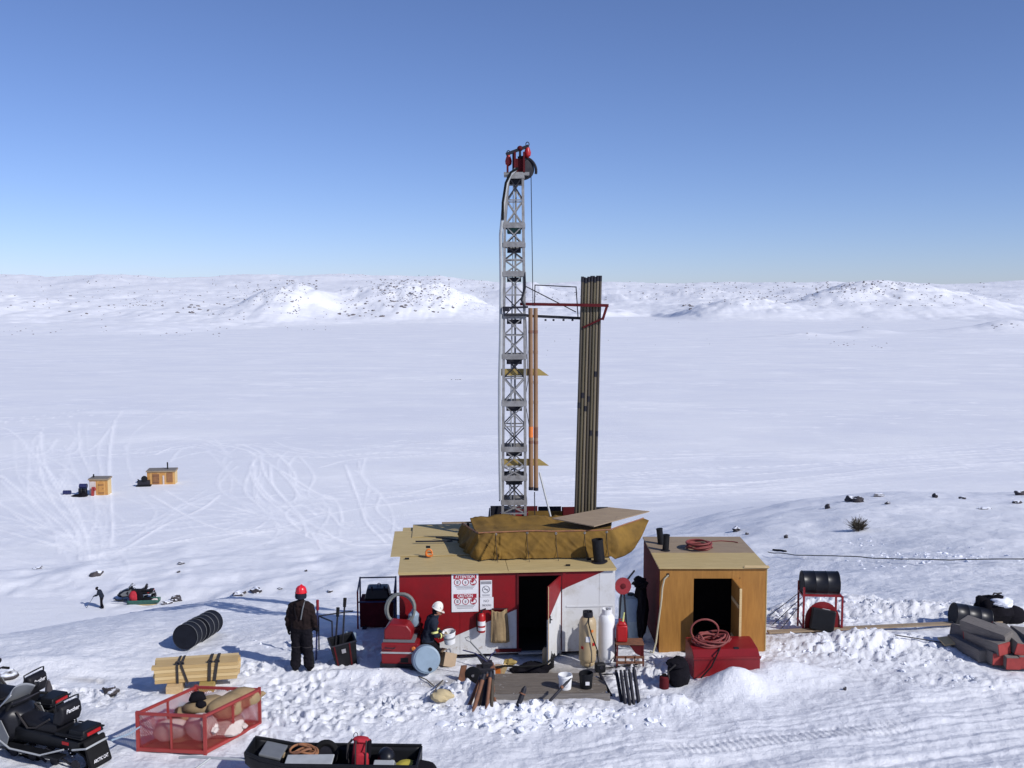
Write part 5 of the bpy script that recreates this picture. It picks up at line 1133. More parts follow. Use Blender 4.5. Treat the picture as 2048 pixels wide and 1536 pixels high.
en = obj('engine_cover', MB().box((.02, .05, .83), (.66, .58, .28), taper=.8), M['blackgloss'], fx, bevel=.04, smooth=50)
obj('lifting_eye', MB().tube([(.05 + .04 * math.cos(a), .05, 1.0 + .05 * math.sin(a)) for a in np.linspace(0, 6.28, 10, endpoint=False)], .012, 5, closed=True), M['blue'], en)
for x_, y_ in ((-.12, -.2), (.2, -.2)): obj('knob', MB().cyl((x_, y_, .92), (x_, y_, 1.04), .025, n=8), M['dsteel'], en)
# grey hose ring leaning on the wall
c_ = at(801, 1218, 21.45)
rp_ = []
for i in range(96):
    a = 2 * math.pi * i / 24; k = i / 96; rr = .31 + .02 * math.sin(i * .4); rp_.append((c_.x + rr * math.cos(a), c_.y - .04 + .09 * k + .15 * math.sin(a) * .6, c_.z + rr * math.sin(a)))
solo('hose_ring', MB().tube(rp_, .03, 8), M['greyhose'], 'thick grey hose ring leaning against the end of the red shack wall', 'hose', smooth=True)
# red heater / pump unit
p = on(800, 1336)
pu = thing('pump_unit', 'red pump unit with rounded red hood in front of the shack corner', 'pump', (p.x, p.y + .42, p.z - .03), R(-3))
obj('base_box', MB().box((0, 0, .27), (.80, .6, .50)), M['red'], pu, bevel=.02)
obj('trim_strip', MB().box((0, -.303, .32), (.82, .02, .035)), M['lgrey'], pu)
obj('chassis', MB().box((0, 0, .04), (.86, .66, .08)), M['dsteel'], pu)
hd = obj('hood', MB().prism([(-.3, 0), (.3, 0), (.3, .2), (.2, .33), (-.18, .36), (-.3, .22)], (-.06, -.2, .56), (1, 0, 0), (0, 0, 1), (0, .42, 0)), M['red'], pu, bevel=.03, smooth=40)
obj('hood_rim', MB().box((-.03, .01, .55), (.68, .5, .05)), M['greyp'], pu)
for z_ in (.42, .14): obj('lamp', MB().lathe([(.045, 0), (.045, .02), (.03, .03)], 12, (.3, -.302, z_), (math.pi / 2, 0, 0)), M['orange'], pu)
obj('drain_slot', MB().box((.1, -.303, .16), (.16, .01, .1)), M['black'], pu)
obj('handle', MB().tube([(-.3, -.31, .44), (-.3, -.36, .44), (-.1, -.36, .44), (-.1, -.31, .44)], .012, 6), M['dsteel'], pu)
c_ = at(830, 1245, 21.55)
solo('blue_jug', MB().lathe([(.1, 0), (.12, .03), (.12, .26), (.05, .34), (.04, .38)], 16), M['bluegrey'], 'blue plastic jug standing behind the pump unit by the person', 'jug', loc=(c_.x - .02, 21.5, .82), smooth=True)
solo('jug_shelf', MB().box((0, 0, .40), (.3, .3, .78)), M['darkred'], 'dark red crate holding the blue jug beside the shack wall', 'crate', loc=(c_.x - .02, 21.5, .02), bevel=.01)
# blue drum lying end-on
c_ = at(856, 1322, 20.35)
bd = thing('plastic_drum', 'pale blue plastic drum lying with its lid towards the snow bank', 'drum', c_ + Vector((-.03, .10, -.01)), (R(74), R(6), R(10)))
obj('shell', MB().lathe([(.25, .0), (.285, -.02), (.29, -.05), (.29, -.3), (.30, -.33), (.29, -.36), (.29, -.52), (.27, -.56)], 30), M['paleblue'], bd, smooth=50)
ld_ = obj('lid', MB().lathe([(.25, .006), (.25, .012)], 28), M['paleblue'], bd, smooth=50)
obj('bung', MB().lathe([(.04, .012), (.04, .03)], 12, (.08, -.19, 0)), M['black'], ld_, smooth=True)
c_ = on(892, 1336)
cbx = thing('cardboard_box', 'torn brown cardboard box lying on the snow beside the blue drum', 'box', (c_.x, c_.y + .15, c_.z - .02), (R(-12), R(18), R(30)))
obj('box_body', MB().box((0, 0, .15), (.3, .24, .3)), M['card'], cbx, bevel=.005)
obj('flap', MB().box((-.18, 0, .33), (.14, .24, .006), (0, R(-40), 0)), M['card'], cbx)
# black tub with tools
p = on(688, 1332)
tb = thing('black_tub', 'tall black tub with dark red straps holding two tool handles', 'tub', (p.x, p.y + .25, p.z - .04), (R(5), R(-9), R(18)))
V8 = []
for z_, a_, b_ in ((0, .22, .19), (.58, .28, .24)):
    for x_, y_ in ((-1, -1), (1, -1), (1, 1), (-1, 1)): V8.append((x_ * a_, y_ * b_, z_))
for z_, a_, b_ in ((.58, .25, .21), (.06, .2, .16)):
    for x_, y_ in ((-1, -1), (1, -1), (1, 1), (-1, 1)): V8.append((x_ * a_, y_ * b_, z_))
Fq = [[3, 2, 1, 0]] + [[i + j, i + (j + 1) % 4, i + 4 + (j + 1) % 4, i + 4 + j] for i in (0, 4, 8) for j in range(4)] + [[12, 13, 14, 15]]
obj('tub_body', MB().add(V8, Fq), M['black'], tb, bevel=.01)
obj('rim', MB().tube([(-.28, -.24, .58), (.28, -.24, .58), (.28, .24, .58), (-.28, .24, .58)], .022, 6, closed=True), M['dsteel'], tb)
for x_ in (-.2, .12): obj('strap', MB().bar((x_ * .9, -.198, .0), (x_ * 1.05, -.25, .58), .03, .012, up=(0, 1, 0)), M['darkred'], tb)
obj('label', MB().box((-.02, -.24, .42), (.09, .01, .09), (R(-5), 0, 0)), M['signgrey'], tb)
for i, (bt, tp_, m_, lb) in enumerate((((684, 1290), (690, 1196), M['dsteel'], 'long black shovel handle standing in the black tub'), ((670, 1280), (676, 1215), M['dsteel'], 'curved black pry bar standing in the black tub'), ((632, 1318), (635, 1200), M['redsteel'], 'red handled digging bar stuck in the snow by the person in the red hat'))):
    Y0 = p.y + .25 + .06 * i
    if i < 2:
        t = thing('tool_handle', lb, 'tool', at(bt[0], bt[1] + 20, Y0)); obj('shaft', MB().cyl(at(bt[0], bt[1] + 20, Y0), at(tp_[0] - 1, tp_[1] + 18, Y0 + .05), .02, n=8), m_, t, world=True, smooth=True); obj('grip', MB().cyl(at(tp_[0] - 1, tp_[1] + 18, Y0 + .05), at(*tp_, Y0 + .07), .034, .04, 8), M['rubber'], t, world=True, smooth=True)
    else:
        g_ = on(*bt); t = thing('digging_bar', lb, 'bar', g_); obj('shaft', MB().cyl(g_ + Vector((0, 0, -.05)), at(tp_[0], tp_[1] + 20, g_.y), .022, n=8), M['blue'], t, world=True, smooth=True); obj('grip', MB().cyl(at(tp_[0], tp_[1] + 20, g_.y), at(*tp_, g_.y), .032, n=8), m_, t, world=True, smooth=True)
q0, q1 = at(637, 1232, p.y + .9), at(706, 1222, p.y + 1.3)
tr = thing('tow_hitch', 'thin dark steel tow hitch standing behind the black tub', 'hitch', onz(q0.x + .3, q0.y + .2))
obj('long_bar', MB().cyl(q0, q1, .018, n=6), M['dsteel'], tr, world=True)
obj('side_bar', MB().cyl(q0, at(664, 1243, p.y + .6), .018, n=6), M['dsteel'], tr, world=True)
obj('support', MB().cyl(at(664, 1243, p.y + .6), onz(at(664, 1243, p.y + .6).x, p.y + .62), .018, n=6), M['dsteel'], tr, world=True)
obj('support', MB().cyl(q0, onz(q0.x, q0.y), .018, n=6), M['dsteel'], tr, world=True)
solo('blue_jerrycan', MB().box((0, 0, .19), (.3, .2, .38)).box((0, 0, .41), (.18, .12, .06), taper=.6), M['bluegrey'], 'blue grey jerrycan standing behind the black tub', 'jerrycan', loc=onz(at(698, 1262, 22.2).x, 22.2, -.02), bevel=.03)
# ------------------------------------------------------------------ drums lying in line on the left
c_ = on(366, 1305)
for k, lb in enumerate(('black fuel drum lying with its flat lid exposed, front one of a pair', 'black ribbed fuel drum lying tucked behind another drum')):
    ax = Vector((.06, .98, -.10)).normalized(); o_ = c_ + Vector((0.02, .10, .275)) + Vector((.11, .60, 0)) * k
    o_.z = hz(o_.x + ax.x * .44, o_.y + ax.y * .44) + .285 - ax.z * .44 - .02
    q = ax.to_track_quat('Z', 'Y').to_euler()
    dm = thing('fuel_drum', lb, 'drum', o_, q, group='drums lying in the open snow'); drum_parts(dm, M['drumlid'])
    for z_ in (.295, .585, .015): obj('rib_ring', MB().tube([(.292 * math.cos(a), .292 * math.sin(a), z_) for a in np.linspace(0, 2 * math.pi, 32, endpoint=False)], .006, 5, closed=True), M['greyp'], dm, smooth=True)  # thin paler grey rings over the ribs and one rim
# ------------------------------------------------------------------ lumber bundle
A0, B0 = gp(307, 1372, .18), gp(476, 1360, .18)
ya = math.atan2(B0.y - A0.y, B0.x - A0.x); LL = (B0 - A0).length
c_ = (A0 + B0) / 2; gz = hz(c_.x, c_.y)
lb = thing('lumber_bundle', 'strapped bundle of pale pine boards resting on wooden blocks', 'lumber', (c_.x, c_.y, gz), ya)
rg = random.Random(3); pw, ph = .14, .072
nrow = 5; zb_ = .19
pl_me = [mesh_of('board', MB().box((0, 0, 0), (1, pw - .006, ph - .006)), m_, False) for m_ in (M['pine'], M['pine2'])]
for r_ in range(nrow):
    for j in range(4):
        o = bpy.data.objects.new('board', pl_me[rg.random() < .4]); col.objects.link(o); o.parent = lb
        o.location = (rg.uniform(-.02, .02), pw * (j + .5), zb_ + ph * (r_ + .5)); o.scale = (LL + rg.uniform(-.10, .05), 1, 1); o.rotation_euler = (0, 0, rg.uniform(-.004, .004))
for x_ in (-.42, .22): obj('bearer_block', MB().box((x_, .12, .08), (.30, .62, .20)), M['yelboard'] if x_ > 0 else M['pineend'], lb, bevel=.008)
for x_, dx_ in ((-.36, .0), (-.28, .12), (.28, -.02), (.42, -.06)):
    zt_ = zb_ + nrow * ph
    pts = [(x_ + dx_, -.012, zb_ - .02), (x_, -.014, zt_ + .004), (x_, .28, zt_ + .012), (x_, .57, zt_ + .004), (x_, .575, zb_)]
    mb = MB()
    for a, b in zip(pts[:-1], pts[1:]): mb.bar(a, b, .06 if x_ > 0 else .045, .012, up=(0, 1, 0) if abs(a[2] - b[2]) > .1 else (0, 0, 1))
    obj('strap', mb, M['strap'], lb)
    obj('strap_loop', MB().tube([(x_ + .04 * math.cos(a), .05, zt_ + .02 + .05 * math.sin(a)) for a in np.linspace(-.3, 3.4, 9)], .018, 5), M['strap'], lb)
# ------------------------------------------------------------------ red mesh crate with sacks
Bp, Cp, Ap = gp(411, 1508, 0), gp(520, 1450, 0), gp(277, 1502, 0)
ex = (Bp - Ap); ey = (Cp - Bp); hc_ = .70
cz = min(hz(Bp.x, Bp.y), hz(Ap.x, Ap.y), hz(Cp.x, Cp.y))
cr = thing('mesh_crate', 'red steel mesh crate filled with sacks on the snow', 'crate', (Ap.x, Ap.y, cz))
o0 = Vector((Ap.x, Ap.y, cz)); Z = Vector((0, 0, 1))
cor = [o0, o0 + ex, o0 + ex + ey, o0 + ey]
for q in cor: obj('corner_post', MB().bar(q - Z * .03, q + Z * (hc_ + .04), .055, .055), M['fadedred'], cr, world=True)
for i in range(4):
    a, b = cor[i], cor[(i + 1) % 4]
    obj('top_rail', MB().bar(a + Z * hc_, b + Z * hc_, .045), M['fadedred'], cr, world=True); obj('bottom_rail', MB().bar(a + Z * .05, b + Z * .05, .06), M['fadedred'], cr, world=True)
    m_ = (a + b) / 2; obj('mid_post', MB().bar(m_ + Z * .05, m_ + Z * hc_, .035), M['fadedred'], cr, world=True)
    mb = MB(); n_ = 30; d = (b - a); L_ = d.length; d.normalize(); hh = hc_ - .08
    for k in range(-14, n_ + 14):
        for s_ in (-1, 1):
            x0_ = k * L_ / n_; x1_ = x0_ + s_ * hh * .7
            # clip to the panel
            t0, t1 = 0.0, 1.0
            if x1_ != x0_:
                ta, tb2 = (0 - x0_) / (x1_ - x0_), (L_ - x0_) / (x1_ - x0_); t0 = max(t0, min(ta, tb2)); t1 = min(t1, max(ta, tb2))
            if t1 - t0 < .02: continue
            pa2 = a + d * (x0_ + (x1_ - x0_) * t0) + Z * (.07 + hh * t0); pb2 = a + d * (x0_ + (x1_ - x0_) * t1) + Z * (.07 + hh * t1); mb.bar(pa2, pb2, .0062)
    o = obj('mesh_panel', mb, M['fadedred'], cr, world=True); o['kind'] = 'stuff'
obj('floor_plate', MB().add([q + Z * .04 for q in cor] + [q + Z * .06 for q in cor], [[3, 2, 1, 0], [4, 5, 6, 7], [0, 1, 5, 4], [1, 2, 6, 5], [2, 3, 7, 6], [3, 0, 4, 7]]), M['rust'], cr, world=True)
def crp(u, v, z): return o0 + ex * u + ey * v + Z * z
SK = [(.30, .22, .30, .34, .22, .17, 20, 'sackwhite', 'pale sack lying low at the front of the mesh crate'), (.74, .25, .36, .32, .24, .22, -30, 'sackwhite', 'plump white sack in the front corner of the mesh crate'), (.52, .62, .56, .42, .26, .16, 10, 'burlap', 'long brown sack draped across the middle of the mesh crate'), (.80, .62, .55, .36, .26, .20, 50, 'burlap', 'brown burlap sack on the outer side of the mesh crate'),
      (.50, .88, .50, .36, .2, .2, 5, 'sackwhite', 'white sack at the back of the mesh crate'), (.82, .90, .58, .36, .2, .18, 30, 'burlap', 'brown sack in the far corner of the mesh crate'), (.22, .6, .35, .28, .3, .2, 60, 'burlap', 'brown sack slumped inside the left rail of the mesh crate'), (.3, .45, .16, .4, .4, .14, 0, 'burlap', 'flattened brown sack under the others in the mesh crate'), (.75, .6, .18, .4, .4, .16, 0, 'sackwhite', 'crushed pale sack under the burlap sacks in the mesh crate')]
for i, (u, v, z_, a_, b_, c2_, az, m_, l_) in enumerate(SK):
    q = crp(u, v, z_); t = thing('sack', l_, 'sack', q - Z * c2_, R(az), group='sacks in the mesh crate')
    obj('sack_body', MB().ball((0, 0, c2_), (a_, b_, c2_), 3, amp=.10, freq=3.5, seed=40 + i), M[m_], t, smooth=True)
    obj('tied_neck', MB().ball((a_ * 1.0, .0, c2_ * 1.05), (.06, .07, .05), 2, amp=.2, freq=6, seed=60 + i), M[m_], t, smooth=True)
q = crp(.42, .55, .78); t = thing('black_bag', 'crumpled black bag lying on the sacks in the mesh crate', 'bag', q - Z * .1)
obj('bag_body', MB().ball((0, 0, .06), (.16, .12, .11), 3, amp=.1, freq=4, seed=71), M['dblack'], t, smooth=True); obj('loose_end', MB().ball((.1, -.12, -.02), (.1, .08, .08), 2, amp=.1, freq=4, seed=72), M['dblack'], t, smooth=True)
# tow rope from crate to snowmobile
e0 = gp(282, 1452, .45); e1 = gp(222, 1481, .42)
solo('tow_rope', MB().tube([e0, e0.lerp(e1, .4) - Z * .04, e1], .018, 6), M['bluegrey'], 'pale blue tow rope between the snowmobile and the mesh crate', 'rope')
# ------------------------------------------------------------------ in front of the shack door
q0 = gp(985, 1386, .16); q1 = gp(1214, 1382, .16); qb = gp(990, 1346, .16)
pc = (q0 + q1) / 2; pw_ = q1.x - q0.x; pd = qb.y - q0.y
pf = thing('plank_platform', 'dirty grey plank platform on the snow in front of the shack door', 'platform', (pc.x, q0.y, -.05), R(1.5))
rg = random.Random(9)
nb = 6
for i in range(nb): obj('plank', MB().box((rg.uniform(-.03, .03), pd * (i + .5) / nb, .19 + rg.uniform(-.004, .004)), (pw_ + rg.uniform(-.08, .06), pd / nb - .012, .04)), M['dirtywood'], pf)
for x_ in (-.45, 0, .45): obj('bearer', MB().box((x_ * pw_, pd / 2, .08), (.1, pd - .02, .16)), M['greywood'], pf)
obj('front_beam', MB().box((0, -.03, .13), (pw_ + .1, .05, .14)), M['greywood'], pf)
PZ = .165
def bucket(px, py, m, label, z=PZ, r=.13, h=.29, m2=None):
    p = gp(px, py, z); t = thing('pail', label, 'pail', (p.x, p.y + r, z))
    obj('pail_body', MB().lathe([(r * .86, 0), (r, h - .05), (r * 1.07, h - .05), (r * 1.07, h - .03), (r * 1.02, h - .03), (r * 1.02, h), (r * .96, h), (r * .82, .02)], 22), m, t, smooth=50)
    obj('bail', MB().tube([(r * math.cos(a), -.1 * math.sin(a), h - .04 - .10 * math.sin(a)) for a in np.linspace(0, math.pi, 12)], .006, 5), M['dsteel'], t)
    obj('label_patch', MB().box((.02, -r * .97, h * .42), (.08, .01, .07)), m2 or M['signwhite'], t)
    return t
bucket(1131, 1382, M['white'], 'white plastic pail on the plank platform', r=.14)
bucket(1173, 1380, M['black'], 'black plastic pail with white label on the plank platform', r=.14, h=.31)
p = gp(1200, 1340, 0)
bx2 = thing('regulator_box', 'small black regulator box with hose at the foot of the gas cylinders', 'box', (p.x, p.y, hz(p.x, p.y)), R(15))
obj('housing', MB().box((0, 0, .11), (.22, .16, .2)), M['black'], bx2, bevel=.03)
obj('dial', MB().lathe([(.04, 0), (.04, .015)], 10, (0, -.08, .13), (math.pi / 2, 0, 0)), M['dsteel'], bx2)
def ground_tube(pts, r, m, name, label, cat, dz=.0):
    P = [gp(a, b, 0) for a, b in pts]; fine = []
    for a, b in zip(P[:-1], P[1:]):
        for i in range(5): fine.append(a.lerp(b, i / 5))
    fine.append(P[-1]); z = [max(hz(q.x, q.y), 0 if dz == 0 else dz) + r for q in fine]
    return solo(name, MB().tube([(q.x, q.y, zz) for q, zz in zip(fine, z)], r, 6), m, label, cat, smooth=True)
ground_tube([(1205, 1338), (1225, 1336), (1250, 1333), (1275, 1330)], .016, M['rubber'], 'ground_hose', 'black hose on the snow running from the regulator box', 'hose')
ground_tube([(1185, 1348), (1210, 1350), (1235, 1349)], .014, M['rubber'], 'ground_hose', 'short black hose curving below the regulator box', 'hose')
ground_tube([(990, 1352), (1010, 1349), (1040, 1351), (1075, 1349), (1095, 1343), (1110, 1330), (1106, 1320)], .022, M['rubber'], 'drain_hose', 'dark hose snaking over the platform to the shack door', 'hose', dz=.17)
p = gp(1068, 1338, 0)
solo('rag_heap', MB().ball((0, 0, .08), (.36, .22, .13), 3, amp=.22, freq=5, seed=3).ball((-.3, -.05, .05), (.2, .15, .08), 3, amp=.2, freq=5, seed=4), M['dblack'], 'dark heap of oily rags below the shack door', 'rags', loc=(p.x, p.y + .05, hz(p.x, p.y)), smooth=True)
solo('green_rag', MB().ball((0, 0, .05), (.15, .1, .06), 3, amp=.2, freq=5, seed=6), M['yelboard'], 'olive crumpled cloth beside the rag heap', 'cloth', loc=(gp(1020, 1345).x, gp(1020, 1345).y + .1, .14), smooth=True)
p = gp(1101, 1327, 0)
for dx_, h_, m_, lb in ((0, .46, M['tan'], 'short tan cylinder standing beside the shack door'), (.1, .32, M['black'], 'small black canister standing beside the shack door')):
    t = thing('gas_canister', lb, 'canister', (p.x - .12 + dx_ * 1.3, p.y - .12, .02 + hz(p.x, p.y)))
    obj('shell', MB().lathe([(.055, 0), (.065, .02), (.065, h_ - .06), (.03, h_)], 16), m_, t, smooth=True)
    obj('nozzle', MB().cyl((0, 0, h_), (0, 0, h_ + .05), .015, n=8), M['dsteel'], t)
# engine
p = gp(965, 1362, 0); gz = hz(p.x, p.y)
en = thing('small_engine', 'greasy black pump engine with round flywheel in front of the shack', 'engine', (p.x, p.y + .1, gz), R(8))
obj('block', MB().box((.06, 0, .24), (.36, .3, .24)).box((.1, 0, .4), (.22, .22, .12)), M['dsteel'], en, bevel=.015)
fl = obj('flywheel', MB().lathe([(.17, 0), (.18, .02), (.18, .05), (.15, .06), (.05, .075)], 24, (-.2, -.12, .24), (math.pi / 2, 0, R(-20))), M['black'], en, smooth=50)
obj('hub_cap', MB().lathe([(.035, .07), (.03, .09)], 12, (-.2, -.12, .24), (math.pi / 2, 0, R(-20))), M['chrome'], fl)
obj('base_frame', MB().box((0, 0, .04), (.7, .34, .05)), M['rust'], en)
obj('side_shield', MB().prism([(-.09, 0), (.06, .0), (.12, .42), (.0, .42)], (-.46, -.1, .0), (1, 0, 0), (0, 0, 1), (0, .06, 0)), M['rust'], en)
for a_, b_ in (((.12, 0, .44), (-.4, .2, .66)), ((.12, .05, .44), (.3, .12, .62))): obj('control_bar', MB().tube([a_, ((a_[0] + b_[0]) / 2, (a_[1] + b_[1]) / 2, (a_[2] + b_[2]) / 2 + .06), b_], .014, 6), M['blue'], en, smooth=True)
obj('muffler', MB().cyl((.2, -.14, .34), (.2, .14, .34), .06, n=12), M['rust'], en, smooth=True)
obj('spark_pipe', MB().cyl((.24, -.16, .0), (.23, -.17, .32), .018, n=8), M['lgrey'], en)
# shovel leaning
s0, s1 = gp(975, 1330, .02), at(941, 1284, 21.4)
shv = thing('shovel', 'steel shovel with loop handle leaning on the white shack wall', 'shovel', s0)
obj('shaft', MB().cyl(s0 + Vector((0, 0, .1)), s1, .015, n=7), M['greyp'], shv, world=True)
dd = (s1 - s0).normalized(); xx = Vector((1, 0, .3)).normalized()
obj('grip', MB().tube([s1, s1 + dd * .06 + xx * .05, s1 + dd * .13 + xx * .045, s1 + dd * .13 - xx * .045, s1 + dd * .06 - xx * .05], .011, 6, closed=True), M['greyp'], shv, world=True)
obj('blade', MB().prism([(-.1, 0), (.1, 0), (.11, .18), (.04, .26), (-.04, .26), (-.11, .18)], s0 + dd * .22, (1, 0, 0), -dd, (0, .012, 0)), M['dsteel'], shv, world=True)
p = gp(997, 1346, 0)
wb2 = thing('parts_box', 'open cardboard parts box with folded flaps beside the black engine', 'box', (p.x, p.y, hz(p.x, p.y)), R(-12))
obj('box_body', MB().box((0, 0, .12), (.16, .14, .24)), M['card'], wb2); obj('flap', MB().box((.12, 0, .16), (.1, .13, .2), (0, R(25), 0)), M['pine'], wb2); obj('liner', MB().box((0, -.075, .12), (.12, .01, .16)), M['orange'], wb2)
# rusty pipes stuck in the snow, left of the platform
rg = random.Random(4)
pip = [((938, 1412), (962, 1352), .035, 'rust'), ((948, 1418), (968, 1350), .04, 'rust'), ((958, 1412), (974, 1345), .032, 'tubebrown'), ((966, 1410), (976, 1350), .04, 'dsteel'), ((974, 1412), (981, 1345), .036, 'rust'), ((983, 1408), (985, 1350), .04, 'rodsteel'), ((990, 1402), (984, 1358), .03, 'rust')]
LP = ['rusty pipe leaning outermost in the bunch beside the platform', 'thick rusty pipe leaning in the bunch beside the platform', 'slim brown pipe in the bunch beside the platform', 'black pipe in the middle of the rusty pipe bunch', 'orange rusted upright pipe in the bunch beside the platform', 'dull grey pipe at the platform edge of the pipe bunch', 'short rusty pipe nearest the platform corner']
for (b_, t_, r_, m_), lb_ in zip(pip, LP):
    g_ = on(*b_); tp = at(t_[0], t_[1], g_.y + .55); bt = g_ + (g_ - tp).normalized() * .08
    t = thing('loose_pipe', lb_, 'pipe', g_, group='pipes stuck in the snow'); obj('tube', MB().tube([bt, tp], r_, 12), M[m_], t, smooth=True, world=True)
    d_ = (tp - bt).normalized(); obj('thread_collar', MB().cyl(tp - d_ * .12, tp + d_ * .004, r_ * 1.12, n=12), M['dsteel'] if m_ != 'dsteel' else M['rust'], t, smooth=True, world=True)
pip = [((1243, 1402), (1233, 1346), .035), ((1250, 1406), (1242, 1346), .035), ((1259, 1406), (1250, 1346), .038), ((1267, 1406), (1259, 1345), .035), ((1277, 1402), (1268, 1340), .04), ((1222, 1392), (1202, 1352), .032)]
LP = ['black drill rod leaning at the near side of the dark rod cluster', 'black drill rod second in the dark cluster in the snow', 'thick black drill rod in the middle of the dark cluster', 'black drill rod beside the tallest one of the dark cluster', 'tallest black drill rod of the cluster stuck in the snow', 'single black rod leaning apart from the dark cluster']
for (b_, t_, r_), lb_ in zip(pip, LP):
    g_ = on(*b_); tp = at(t_[0], t_[1], g_.y + .45); bt = g_ + (g_ - tp).normalized() * .08
    t = thing('short_rod', lb_, 'rod', g_, group='black rods stuck in the snow'); obj('tube', MB().tube([bt, tp], r_, 12), M['dsteel'], t, smooth=True, world=True)
    d_ = (tp - bt).normalized(); obj('pin_end', MB().cyl(tp - d_ * .02, tp + d_ * .06, r_ * .75, n=12), M['dsteel'], t, smooth=True, world=True)
for (a_, b_), r_, lb_ in ((((1096, 1401), (1143, 1356)), .03, 'black bar propped on the front edge of the platform'), (((1036, 1408), (1051, 1372)), .055, 'dark pointed stake standing in the snow before the platform')):
    g_ = on(*a_); tp = at(b_[0], b_[1], g_.y + (.35 if r_ < .04 else .1)); t = thing('steel_stake', lb_, 'stake', g_)
    obj('shaft', MB().tube([g_ - Vector((0, 0, .05)), g_.lerp(tp, .8), tp], [r_, r_ * .9, r_ * .3], 9), M['dsteel'], t, smooth=True, world=True)
    obj('collar', MB().cyl(g_.lerp(tp, .55), g_.lerp(tp, .62), r_ * 1.2, n=9), M['rust'], t, smooth=True, world=True)
p = on(884, 1402)
solo('yellow_sack', MB().ball((0, 0, .10), (.22, .16, .13), 3, amp=.14, freq=4, seed=14), M['tanbag'], 'pale yellow crumpled sack lying in the snow bank', 'sack', loc=(p.x, p.y + .05, p.z - .02), smooth=True)
for i, (a_, b_) in enumerate((((838, 1354), (868, 1374)), ((862, 1395), (886, 1362)))):
    solo('twig', MB().tube([on(*a_, .015), on((a_[0] + b_[0]) / 2, (a_[1] + b_[1]) / 2, .05), on(*b_, .02)], .012, 5), M['bush'], ['thin dark stick lying on the snow below the blue drum', 'thin dark stick angled in the snow beside the yellow sack'][i], 'stick')

